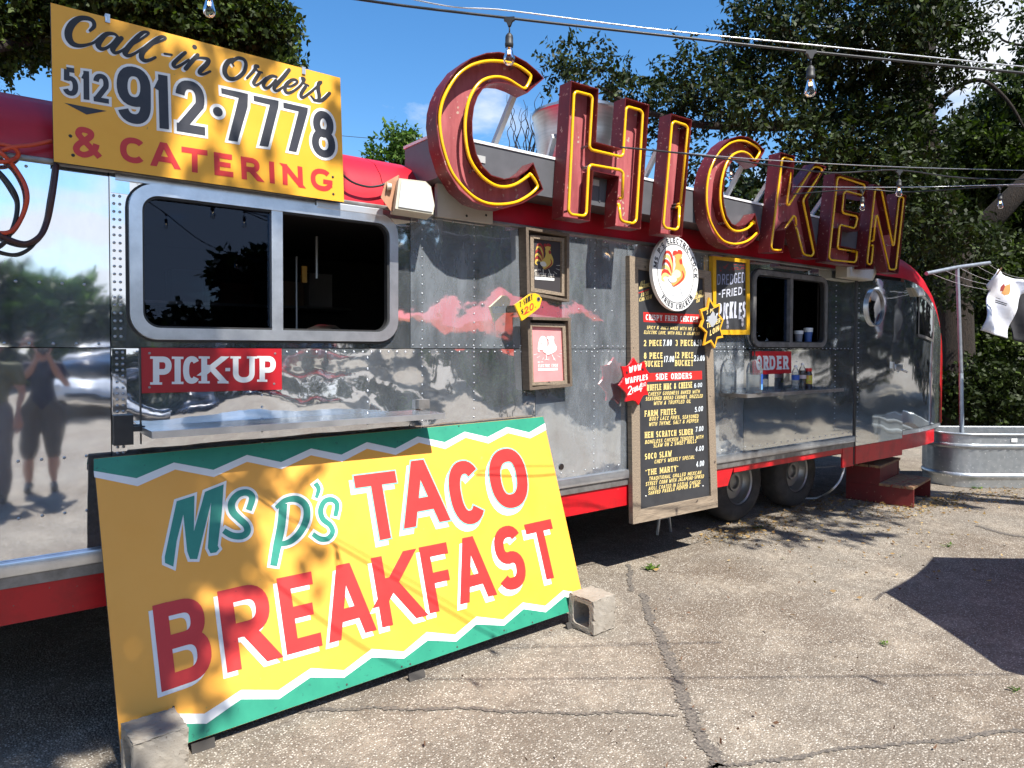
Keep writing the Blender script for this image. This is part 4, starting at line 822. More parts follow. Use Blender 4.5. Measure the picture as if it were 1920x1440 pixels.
# ---- PICK-UP and ORDER
PC = Plane((.61, -.016, 1.40), (1, 0, 0), (0, 0, 1))
A = sheet(PC, 'pick_up_sign', 'red sign with white slab letters reading PICK-UP under the left window', 'sign', ((265.9, 737.4), (528.7, 730.6), (528, 653.6), (264.4, 652)), .013, pmat('deep_red_sign_enamel', (.42, .010, .018), .38, var=((.34, .008, .014), 4, .4, .8)))
mb = MB(); pk = lambda x, y: (250 + x / 6.62, 640 + y / 6.62)
for ch, x0, x1, yt, yb in (('P', 215, 474, 188, 538), ('I', 470, 628, 190, 531), ('C', 616, 832, 184, 526), ('K', 842, 1146, 186, 522), ('-', 1120, 1222, 188, 512), ('U', 1235, 1506, 186, 512), ('P', 1538, 1766, 183, 502)):
    xi0, xi1 = (x0 + 28, x1) if ch == 'P' else (x0, x1); s_ = PC.px(400, 690, 1)
    glyph(mb, ch, quad4(PC, pk(xi0, yb), pk(xi1, yb), pk(xi1, yt), pk(xi0, yt)), (70 if ch != '-' else 42) / 6.62 * s_, .0012, slab=1.9); done(mb, 'letter', WHITE, A); mb = MB()
screws(PC, A, [pk(200, 148), pk(200, 572), pk(1760, 152), pk(1748, 527)], .006, STEEL)
m = MB(); a = PC.hit(264.8, 652); m.box((a[0] - .004, -.2, -.014), (a[0] - .001, a[1] + .001, .002)); m.build('dark_edge', BLACK, A, local=True)
PD = Plane((5.3, -.014, 1.40), (1, 0, 0), (0, 0, 1))
A = sheet(PD, 'order_sign', 'red sign with white slab letters reading ORDER above the bottles', 'sign', ((1411, 703), (1483.8, 699.6), (1483.5, 659), (1410.4, 658.3)), .011, pmat('bright_red_sign_enamel', (.62, .014, .022), .38, var=((.52, .01, .02), 4, .4, .8)))
mb = MB(); od = lambda x, y: (1340 + x / 7.385, 640 + y / 7.385); s_ = PD.px(1450, 680, 1)
for ch, x0, x1, yt, yb in (('O', 575, 655, 198, 398), ('R', 675, 745, 200, 396), ('D', 758, 838, 200, 393), ('E', 862, 925, 200, 391), ('R', 948, 1020, 200, 388)):
    glyph(mb, ch, quad4(PD, od(x0, yb), od(x1, yb), od(x1, yt), od(x0, yt)), 34 / 7.385 * s_, .0012, slab=1.75); done(mb, 'letter', WHITE, A); mb = MB()


# ---- the menu board
Zb, Zt = .36, 2.30
PM = Plane((3.75, -.062, Zb), (1, 0, 0), (0, .022, Zt - Zb))
MBD = thing('menu_board', 'tall black menu board with prices in a grey barn wood frame', 'menu board', M=PM.M())
oTL, oTR, oBR, oBL = (1180.5, 479), (1333, 509), (1346, 950.5), (1187, 983)
iTL, iTR, iBR, iBL = (1196.5, 505), (1320.5, 522), (1333, 930), (1201.8, 955.5)
def plank(P, parent, corners, c0, c1, mat, name='frame_plank'):
    return MB().prism([P.hit(*c) for c in corners], c0, c1).build(name, mat, parent, local=True)
plank(PM, MBD, (iTL, iTR, iBR, iBL), -.030, -.016, CHALK, 'board')
plank(PM, MBD, (oTL, iTL, iBL, oBL), -.040, .0, WOOD); plank(PM, MBD, (oTR, oBR, iBR, iTR), -.040, .0005, WOOD)
plank(PM, MBD, (oTL, oTR, iTR, iTL), -.040, -.0012, WOODH); plank(PM, MBD, (oBL, iBL, iBR, oBR), -.040, .0015, WOODH)
PMb = Plane(PM.o - PM.n * .016, PM.ex, PM.ey)               # painted face of the board
def lines(rows, mat, name, pen, slab, slant, rough=0):
    mb = MB()
    for s, l, r, t in rows: px_text(mb, PMb, s, l, r, t, pen, -.016 + .0008, slab=slab, slant=slant, rough=rough)
    done(mb, name, mat, MBD)['kind'] = 'stuff'
for bnd in ([(1206, 585), (1311, 589.7), (1311.4, 607.8), (1206.5, 603.6)], [(1207, 700), (1316, 695.2), (1316.4, 711.2), (1207.4, 716)]): m = MB(); poly(m, PMb, bnd, -.0156); done(m, 'red_heading_band', SIGNRED, MBD)
lines([('CRISPY FRIED CHICKEN', (1210.7, 600), (1308.5, 604), (1210.7, 589.2)), ('SIDE ORDERS', (1229.4, 712.3), (1297, 709.8), (1229.4, 700.8))], WHITE, 'heading_lettering', .21, 1.9, 0)
lines([('2 PIECE', (1207, 649), (1240.5, 648.7), (1207, 637.4)), ('3 PIECE', (1266, 648.7), (1299, 648.7), (1266, 637)), ('8 PIECE', (1207.2, 673), (1242, 672.4), (1207.2, 661)), ('BUCKET', (1208, 688), (1243, 687.6), (1208, 676.5)), ('12 PIECE', (1265, 671.7), (1299.6, 671.7), (1265, 660)), ('BUCKET', (1265.5, 686.4), (1299.6, 686), (1265.5, 675)),
       ('TRUFFLE MAC & CHEESE', (1208, 733.6), (1297.5, 727), (1208, 721.6)), ('FARM FRITES', (1208.6, 781.4), (1267.6, 776.5), (1208.6, 770)), ('HEN SCRATCH SLIDER', (1209, 821.5), (1299, 814.6), (1209, 810)), ('SOCO SLAW', (1209, 862), (1259, 855.5), (1209, 850.7)), ('"THE MARTY"', (1210, 891.7), (1271.8, 883), (1210, 880.5))], GOLD, 'dish_lettering', .2, 1.8, 0)
lines([('7.00', (1242.8, 649), (1259, 648.4), (1242.8, 637)), ('8.50', (1300.2, 649), (1315, 648.6), (1300.2, 637)), ('17.00', (1244.3, 679.3), (1263.5, 678.8), (1244.3, 667.5)), ('23.00', (1300.6, 677.2), (1321, 676.6), (1300.6, 666)), ('6.00', (1301.4, 727.2), (1316, 725.4), (1301.4, 719)), ('5.00', (1302.4, 773), (1317.6, 770.4), (1302.4, 763.4)), ('7.00', (1303.7, 810), (1318.3, 807.6), (1303.7, 800.7)), ('4.00', (1303.7, 847), (1319, 844.5), (1303.7, 837.5)), ('4.00', (1305, 876), (1319.7, 873.2), (1305, 865.6))], PRICE, 'price_lettering', .17, 0, .1)
lines([("SPICY & JUICY MADE WITH MS P'S", (1212, 617), (1307, 619.8), (1212, 610.5)), ('ELECTRIC LOVE, WITH ROLL & JALAPENO', (1207, 626), (1311, 628.6), (1207, 619.6)), ('CHEESY GOODNESS BAKED WITH', (1215, 742.5), (1311, 737.2), (1215, 735.4)), ('SEASONED BREAD CRUMBS, DRIZZLED', (1210, 751.5), (1317, 745.6), (1210, 744.4)), ('WITH A TRUFFLED OIL', (1225, 760), (1294.7, 755.4), (1225, 752.8)),
       ('BOOT LACE FRIES, SEASONED', (1217, 789.3), (1309, 783.5), (1217, 782)), ('WITH THYME, SALT & PEPPER', (1216, 799.2), (1308.6, 792), (1216, 791.8)), ('BONELESS CHICKEN TENDERS WITH', (1209, 832.6), (1318, 822), (1209, 825.6)), ('SLAW ON 2 SWEET ROLLS', (1224.6, 839.4), (1305, 830.6), (1224.6, 832)), ("CHEF'S WEEKLY SPECIAL", (1226.7, 869.4), (1301.7, 860), (1226.7, 862.2)),
       ('TRADITIONAL GRILLED MEXICAN', (1216, 901.4), (1314, 888.8), (1216, 894.4)), ('STREET CORN WITH JALAPENO-SPIKED', (1210, 911.5), (1319, 896.2), (1210, 904.2)), ('AIOLI, COATED IN COTIJA CHEESE,', (1215.5, 919.6), (1314, 906.2), (1215.5, 912.8)), ('SHAVED PASILLA PEPPER & LIME', (1215, 928.4), (1310.7, 912.6), (1215, 921.2)),
       ('ALL', (1200, 535.5), (1208.6, 533.6), (1200, 527.6)), ('NATURAL', (1197.8, 543), (1217, 537), (1197.8, 536)), ('LOCAL', (1201.7, 556.4), (1216, 552), (1201.7, 549.4)), ('CHICKEN', (1198, 566), (1221, 559.6), (1198, 558.8)), ('IN 100%', (1304.5, 554), (1318, 549.6), (1304.5, 547)), ('PEANUT', (1301, 562), (1318.5, 556.6), (1301, 555.4)), ('OIL', (1305, 568), (1313, 565.6), (1305, 561.6))], GOLD, 'description_lettering', .19, 0, .28, .03)
m = MB(); ribbon(m, [PMb.hit(1197, 549.5), PMb.hit(1217, 542.5)], .006, -.0155); done(m, 'divider_line', SIGNRED, MBD)
screws(PMb, MBD, [(1211, 930), (1318, 911)], .006, WHITE, -.016)
js = thing('jack_stand', 'pale A-shaped jack stand under the trailer behind the menu board', 'jack stand', (4.55, .42, 0)); q = onZ(1236, 1000)
m = MB(); 
for a, b in (((-.09, 0), (-.02, .42)), ((.09, 0), (.02, .42)), ((-.06, .14), (.06, .14))): m.tube([(q.x - .12 + a[0], q.y - .1, a[1]), (q.x - .12 + b[0], q.y - .1, b[1])], .013, 6)
m.build('stand_frame', GALV, js); js.location = (q.x - .12, q.y - .1, 0); 

# ---- round rooster sign hung on the board
PO = Plane(PM.o + PM.n * .075, PM.ex, PM.ey)
OV = thing('rooster_sign', 'oval white sign with a red and yellow rooster hung on the menu board', 'sign', M=PO.M())
oc, oa, ob = (1266.3, 513), (42.8, 3.4), (-2.7, -70.2)
ell = lambda k, a, f=1.0: (oc[0] + f * (oa[0] * cos(a) + ob[0] * sin(a)), oc[1] + f * (oa[1] * cos(a) + ob[1] * sin(a)))
op = [PO.hit(*ell(0, 2 * pi * k / 56)) for k in range(56)]
MB().prism(op, -.03, 0).build('disc', WHITE, OV, local=True)
m = MB(); ribbon(m, [PO.hit(*ell(0, 2 * pi * k / 56, .785)) for k in range(56)], .006, .0008, closed=True); done(m, 'ring_line', NAVY, OV)
mb = MB()
def arc_text(s, a0, a1, rad, flip=False, hpx=.15, pen=.17, slab=1.7):
    tot = sum(WID.get(c, .6) + .25 for c in s); x = 0
    for ch in s:
        w = WID.get(ch, .6); f0 = x / tot; f1 = (x + max(w, .16)) / tot; x += w + .25
        if ch == ' ': continue
        A0 = radians(a0 + (a1 - a0) * f0); A1 = radians(a0 + (a1 - a0) * f1)
        r0, r1 = (rad + hpx, rad) if flip else (rad, rad + hpx)
        q = [PO.hit(*ell(0, A0, r0)), PO.hit(*ell(0, A1, r0)), PO.hit(*ell(0, A1, r1)), PO.hit(*ell(0, A0, r1))]
        glyph(mb, ch, q, pen * hpx * .36, .001, slab=slab)
arc_text("MS P'S ELECTRIC COCK", 172, -8, .815, False); arc_text('FRIED CHICKEN', 226, 322, .815, True, .14)
done(mb, 'ring_lettering', NAVY, OV)['kind'] = 'stuff'
rz = lambda x, y: (1160 + x / 7.2, 430 + y / 7.2)
ORG = pmat('rooster_orange', (.82, .36, .10), .5); YLW = pmat('rooster_yellow', (.85, .58, .20), .5); RRED = pmat('rooster_red', (.62, .05, .03), .5); RDK = pmat('rooster_dark', (.10, .05, .03), .5); PALE = pmat('rooster_pale_grey', (.55, .57, .60), .5)
def art(P, t, f, mats):
    """the painted bird: tail plumes, body, wing, neck, head, comb, wattle, legs, rays; f maps drawing units to photo pixels"""
    def st(pts, w, c, mat_, nm):
        m = MB(); Q = spline([P.hit(*f(*q)) for q in pts], 5); ribbon(m, Q, [x * P.px(*f(750, 600), 1) for x in np.interp(np.linspace(0, len(w) - 1, len(Q)), range(len(w)), w)], c); done(m, nm, mat_, t)
    k = abs(f(1, 0)[0] - f(0, 0)[0])
    def fill(pts, c, mat_, nm):
        m = MB(); H = spline([P.hit(*f(*q)) for q in pts], 5, closed=True); m.add([h + (c,) for h in H], [tuple(range(len(H)))]); done(m, nm, mat_, t)
    for i, (pts, mt) in enumerate((([(730, 600), (725, 420), (690, 320), (640, 310), (600, 380)], mats[0]), ([(722, 600), (710, 460), (670, 370), (620, 370), (592, 440)], mats[1]), ([(715, 605), (695, 500), (650, 430), (605, 440), (588, 520)], mats[0]), ([(705, 610), (675, 540), (630, 500), (592, 520), (582, 590)], mats[1]), ([(700, 620), (660, 575), (615, 560), (585, 600), (590, 680)], mats[0]), ([(690, 640), (640, 610), (600, 620), (588, 670), (620, 700)], mats[1]))):
        st(pts, [4 * k, 34 * k, 36 * k, 30 * k, 6 * k], .001 + .0003 * i, mt, 'tail_plume')
    fill([(760, 400), (800, 370), (850, 390), (860, 460), (900, 560), (890, 660), (820, 730), (740, 770), (700, 700), (690, 620), (740, 560), (765, 480)], .0030, mats[2], 'body')
    fill([(715, 600), (770, 545), (825, 570), (830, 630), (780, 660), (730, 640)], .0034, mats[3], 'wing'); fill([(665, 650), (740, 625), (780, 680), (750, 715), (690, 710)], .0036, mats[4], 'wing_tip')
    fill([(760, 330), (800, 290), (850, 310), (850, 370), (800, 400), (755, 375)], .0033, mats[2], 'head'); fill([(735, 350), (730, 300), (760, 285), (790, 300), (800, 275), (845, 290), (855, 335), (800, 330)], .0038, mats[0], 'comb')
    fill([(820, 405), (850, 410), (855, 460), (832, 472), (815, 440)], .0040, mats[0], 'wattle')
    st([(850, 560), (870, 640), (810, 720), (730, 770)], [10 * k, 26 * k, 22 * k, 4 * k], .0040, mats[0], 'breast_stripe')
    for pts in ([(720, 770), (720, 880), (690, 905)], [(720, 880), (760, 900)], [(820, 760), (850, 860), (880, 920)], [(855, 870), (840, 905)]): st(pts, [14 * k, 10 * k, 7 * k][:len(pts)] if len(pts) > 2 else [10 * k, 6 * k], .0030, mats[5], 'leg')
    for a in range(-160, 30, 24): st([(760 + 200 * cos(radians(a)), 690 - 150 * sin(radians(a))), (760 + 270 * cos(radians(a)), 690 - 215 * sin(radians(a)))], [3 * k, 9 * k], .0012, mats[6], 'ray')
art(PO, OV, rz, (RRED, YLW, ORG, pmat('rooster_cream', (.82, .70, .45), .5), PALE, PALE, pmat('pale_ray', (.80, .74, .60), .5)))

# ---- star and burst signs
PS = Plane(PM.o + PM.n * .06, PM.ex, PM.ey)
zs = lambda x, y: (1310 + x / 8, 480 + y / 8)
starp = [(160, 620), (238, 752), (325, 712), (312, 880), (375, 958), (330, 1095), (370, 1222), (282, 1240), (245, 1385), (185, 1285), (80, 1340), (118, 1150), (25, 1060), (62, 950), (25, 805), (132, 768)]
A = thing('star_sign', 'black star-shaped special sign with a yellow edge on the right of the menu board', 'sign', M=PS.M())
sp = [PS.hit(*zs(*q)) for q in starp]; MB().prism(sp, -.016, 0).build('star_board', YEL, A, local=True)
ce = (sum(p[0] for p in sp) / 16, sum(p[1] for p in sp) / 16)
m = MB(); m.add([((p[0] - ce[0]) * .85 + ce[0], (p[1] - ce[1]) * .87 + ce[1], .0008) for p in sp], [tuple(range(16))]); done(m, 'black_face', BLACKP, A)
mb = MB()
for s, l, r, t, in (('3 PC', (112, 880), (225, 835), (112, 820)), ('TENDER', (118, 1085), (320, 1000), (118, 1010)), ('LOIN', (165, 1200), (300, 1120), (165, 1115))): px_text(mb, PS, s, zs(*l), zs(*r), zs(*t), .2, .0014, slant=.1)
done(mb, 'lettering', GOLD, A)['kind'] = 'stuff'; mb = MB(); px_text(mb, PS, 'JUICY', zs(112, 985), zs(285, 920), zs(112, 915), .2, .0014, slant=.1); done(mb, 'lettering', PRICE, A)['kind'] = 'stuff'
m = MB(); m.add([PS.hit(*zs(*q)) + (.003,) for q in ((205, 830), (235, 850), (240, 900), (270, 880), (270, 935), (280, 960), (215, 1060), (185, 1062), (165, 1010), (130, 975), (165, 900))], [tuple(range(11))]); done(m, 'tape_patch', pmat('silver_tape', (.62, .64, .68), .35, .4), A)
PW = Plane(PM.o + PM.n * .055, PM.ex, PM.ey)
zw = lambda x, y: (1160 + x / 7.2, 630 + y / 7.2)
bp_ = [(205, 292), (240, 352), (272, 380), (310, 372), (352, 345), (362, 400), (372, 450), (430, 520), (392, 580), (382, 640), (375, 700), (400, 795), (360, 792), (330, 805), (300, 860), (270, 930), (235, 880), (200, 868), (150, 872), (100, 885), (112, 825), (108, 770), (60, 715), (10, 665), (55, 605), (76, 555), (62, 480), (40, 408), (90, 415), (140, 398), (175, 350)]
A = thing('burst_sign', 'red starburst sign for waffles on the left edge of the menu board', 'sign', M=PW.M())
MB().prism([PW.hit(*zw(*q)) for q in bp_], -.016, 0).build('burst_board', pmat('glossy_red_burst', (.66, .010, .014), .3, coat=.3), A, local=True)
mb = MB()
for s, l, r, t in (('WOW', (135, 500), (305, 455), (135, 415)), ('WAFFLES', (85, 650), (390, 590), (85, 570))): px_text(mb, PW, s, zw(*l), zw(*r), zw(*t), .27, .001, slant=.05)
for s, l, r, t in (('2', (120, 800), (172, 788), (120, 680)), ('FOR', (182, 775), (258, 735), (182, 705)), ('4', (258, 765), (315, 745), (258, 645)), ('00', (312, 695), (365, 672), (312, 640))): px_text(mb, PW, s, zw(*l), zw(*r), zw(*t), .13 if s != 'FOR' else .2, .001, slant=.08)
done(mb, 'lettering', WHITE, A)
mb = MB()
for q in ((110, 495), (325, 455)):
    p = PW.hit(*zw(*q))
    for a in (0, 45, 90, 135): ribbon(mb, [(p[0] - .014 * cos(radians(a)), p[1] - .014 * sin(radians(a))), (p[0] + .014 * cos(radians(a)), p[1] + .014 * sin(radians(a)))], .004, .001 + a * 1e-6)
done(mb, 'spark_marks', BLACKP, A)['kind'] = 'stuff'

# ---- framed T-shirt prints, price tag
def shadow_box(name, label, O4, step, inner4, print_mat, mats, f, textmat, dark):
    P = Plane(onY(O4[0][0], O4[0][1], -.075), (1, 0, 0), (0, 0, 1)); t = thing(name, label, 'framed print', M=P.M(), group='framed prints on the trailer wall')
    TL, TR, BR, BL = O4
    lerp = lambda a, b, k: (a[0] + (b[0] - a[0]) * k, a[1] + (b[1] - a[1]) * k)
    cx = tuple(sum(q[i] for q in O4) / 4 for i in (0, 1)); w = 5.2
    def ins(q, sx, sy): return (q[0] + sx, q[1] + sy)
    I = [ins(TL, w, w), ins(TR, -w * .85, w), ins(BR, -w * .85, -w), ins(BL, w, -w)]
    for a, b, c, d in ((TL, TR, I[1], I[0]), (TR, BR, I[2], I[1]), (BR, BL, I[3], I[2]), (BL, TL, I[0], I[3])): plank(P, t, (a, b, c, d), -.072, random.uniform(-.001, .001), FRAMEW, 'frame_plank')
    J = inner4; g = 6.5; K = [ins(J[0], -g, -g), ins(J[1], g * .9, -g), ins(J[2], g * .9, g), ins(J[3], -g, g)]
    Pd = Plane(P.o - P.n * .025, P.ex, P.ey)
    for a, b, c, d in ((0, 1, 1, 0), (1, 2, 2, 1), (2, 3, 3, 2), (3, 0, 0, 3)):
        MB().prism([Pd.hit(*q) for q in (K[a], K[b], J[c], J[d])], -.05, -.025 + random.uniform(-.001, .001)).build('inner_frame_strip', WOOD, t, local=True)
    MB().prism([Pd.hit(*q) for q in (I[0], I[1], I[2], I[3])], -.072, -.066).build('back_board', BACKING, t, local=True)
    Pp = Plane(P.o - P.n * .042, P.ex, P.ey); m = MB(); m.add([Pp.hit(*q) + (-.042,) for q in J], [(0, 1, 2, 3)]); done(m, 'print', print_mat, t)
    Pq = Plane(Pp.o, Pp.ex, Pp.ey)
    class Sh:                                                # art lies on the print
        hit = staticmethod(lambda u, v: Pq.hit(u, v)); px = staticmethod(lambda u, v, n: Pq.px(u, v, n))
    t2 = bpy.data.objects.new('print_art', None); COL.objects.link(t2); t2.parent = t; t2.location = (0, 0, -.0418); WM[t2.name] = WM[t.name].copy()
    COL.objects.unlink(t2); bpy.data.objects.remove(t2)
    return t, Pq
def flat_art(P, t, f, mats, z):
    before = set(bpy.data.objects); art(P, t, f, mats)
    for o in set(bpy.data.objects) - before:
        for v in o.data.vertices: v.co.z += z
F1, P1 = shadow_box('framed_print', 'framed black T-shirt print with a gold rooster, upper of the two frames', ((986, 425.5), (1067.5, 438), (1067.5, 566), (988.5, 552)), 0, ((1001, 447), (1054, 453), (1053.5, 549), (1002, 540)), pmat('black_shirt_print', (.035, .03, .033), .8), None, None, None, True)
f1 = lambda x, y: (1001 + (x - 560) * .105, 453 + (y - 270) * .100 + (x - 560) * .012)
GD = pmat('gold_print', (.55, .38, .08), .5); GR = pmat('print_deep_red', (.28, .02, .02), .6); GW = pmat('print_bone', (.62, .58, .5), .6)
flat_art(P1, F1, f1, (GR, GD, GD, GD, GW, GW, GW), -.042)
mb = MB(); px_text(mb, P1, "MS P'S", (1001.8, 509), (1013, 508), (1001.8, 505), .22, -.040); px_text(mb, P1, 'ELECTRIC COCK', (1002.3, 516.5), (1038.5, 519.5), (1002.3, 510.5), .2, -.040, slant=.1); done(mb, 'print_lettering', GW, F1)['kind'] = 'stuff'
m = MB(); m.add([P1.hit(*q) + (-.0402,) for q in ((1002.5, 518.6), (1039, 521.5), (1039, 526.5), (1002.5, 524))], [(0, 1, 2, 3)]); done(m, 'print_bar', WHITE, F1)
F2, P2 = shadow_box('framed_print', 'framed faded pink print with a white rooster, lower of the two frames', ((989, 594), (1069.7, 596), (1073.3, 724.5), (993.3, 731.8)), 0, ((997.8, 611.7), (1055, 614), (1059, 713.5), (1001, 716.6)), pmat('faded_pink_print', (.72, .28, .28), .8, var=((.66, .2, .21), 6, .4, .8)), None, None, None, False)
f2 = lambda x, y: (1008 + (x - 575) * .108, 631 + (y - 290) * .072)
PKW = pmat('print_white', (.80, .76, .74), .7); PK2 = pmat('print_light_pink', (.78, .6, .58), .7)
flat_art(P2, F2, f2, (PKW, PK2, PKW, PKW, PKW, PKW, PKW), -.042)
mb = MB(); px_text(mb, P2, "MS P'S", (1008, 681), (1018, 680.5), (1008, 677.5), .22, -.040); px_text(mb, P2, 'ELECTRIC COCK', (1008.6, 689), (1045.3, 688), (1008.6, 683), .22, -.040, slant=.1); done(mb, 'print_lettering', PKW, F2)['kind'] = 'stuff'
m = MB(); m.add([P2.hit(*q) + (-.0402,) for q in ((1008.5, 690.5), (1045.5, 689.5), (1045.5, 694.5), (1008.5, 695.5))], [(0, 1, 2, 3)]); done(m, 'print_bar', WHITE, F2)
PT = Plane(onY(980, 578, -.15), (1, -.12, 0), (0, 0, 1))
A = thing('price_tag_sign', 'yellow wooden tag sign reading T-SHIRT $20 beside the frames', 'sign', M=PT.M())
zt = lambda x, y: (930 + x / 6, 540 + y / 6)
MB().prism([PT.hit(*zt(*q)) for q in ((213, 190), (388, 64), (440, 58), (482, 76), (516, 122), (492, 215), (440, 262), (293, 368))], -.018, 0).build('tag_board', pmat('bright_yellow_tag', (.80, .47, .015), .4, var=((.74, .40, .01), 8, .4, .8)), A, local=True)
mb = MB(); px_text(mb, PT, '20.', zt(318, 302), zt(448, 222), zt(318, 222), .17, .001); done(mb, 'price_lettering', SIGNRED, A)
mb = MB(); a = PT.hit(*zt(268, 222)); b = PT.hit(*zt(412, 128)); text_line(mb, 'T-SHIRT', a, b, .035, .006, .001, slant=-.1); a = PT.hit(*zt(280, 305)); b = PT.hit(*zt(308, 288)); text_line(mb, '$', a, b, .035, .005, .001); done(mb, 'black_lettering', BLACKP, A)['kind'] = 'stuff'
p = PT.hit(*zt(478, 126)); MB().lathe([(.009, .002), (.014, .002), (.014, 0)], 12, Matrix.Translation((p[0], p[1], 0)), cap=False).build('grommet', STEEL, A, local=True); MB().lathe([(.0, .0006), (.009, .0005)], 12, Matrix.Translation((p[0], p[1], 0)), cap=False).build('hole', BLACKP, A, local=True)
MB().box((-.03, -.02, -.14), (.03, .02, -.018)).build('mounting_arm', WOOD, A, local=True)

# ---- chalkboard
PK = Plane(onY(1337, 480, -.045), (1, 0, 0), (0, 0, 1))
A = thing('chalkboard', 'yellow framed chalkboard advertising dredged fried pickles', 'chalkboard', M=PK.M())
O4 = ((1337, 480), (1405.6, 486.5), (1406, 627.5), (1337, 627.5)); I4 = ((1342.8, 487), (1400, 493), (1400, 618.5), (1342.8, 618.5))
YF = pmat('yellow_frame_paint', (.72, .40, .015), .45, var=((.60, .32, .012), 12, .4, .8))
plank(PK, A, I4, -.03, -.010, CHALK, 'slate')
for a, b, c, d in ((0, 1, 1, 0), (1, 2, 2, 1), (2, 3, 3, 2), (3, 0, 0, 3)): plank(PK, A, (O4[a], O4[b], I4[c], I4[d]), -.04, .001 * (a % 2), YF)
PKb = Plane(PK.o - PK.n * .010, PK.ex, PK.ey); zk = lambda x, y: (1310 + x / 8, 480 + y / 8)
def chalk(rows, mat, pen, name='chalk_lettering'):
    mb = MB()
    for s, l, r, t in rows: px_text(mb, PKb, s, zk(*l), zk(*r), zk(*t), pen, -.0092, rough=.05, slant=.04)
    done(mb, name, mat, A)['kind'] = 'stuff'
chalk([('-FRIED-', (292, 640), (700, 560), (292, 520)), ('PICKLES', (290, 955), (700, 935), (290, 702))], CHALKW, .17)
chalk([('DREDGED', (280, 440), (688, 400), (280, 280))], pmat('chalk_marker_blue', (.22, .24, .36), .9, var=((.4, .42, .5), 30, .4, .7)), .12)
mb = MB()
for i in range(26): x = random.uniform(300, 670); y = random.uniform(130, 220); ribbon(mb, [PKb.hit(*zk(x, y)), PKb.hit(*zk(x + random.uniform(15, 50), y + random.uniform(-25, 15)))], .004, -.0095 + i * 1e-5)
done(mb, 'red_chalk_smudge', pmat('red_chalk', (.30, .02, .02), .9), A)['kind'] = 'stuff'
mb = MB()
for q in ((428, 1000), (430, 1060), (655, 1020), (655, 960)): p = PKb.hit(*zk(*q)); mb.add([(p[0] + .016 * cos(2 * pi * k / 12), p[1] + .022 * sin(2 * pi * k / 12), -.0092) for k in range(12)], [tuple(range(12))])
done(mb, 'chalk_drawing', pmat('grey_chalk', (.33, .32, .36), .9), A)['kind'] = 'stuff'

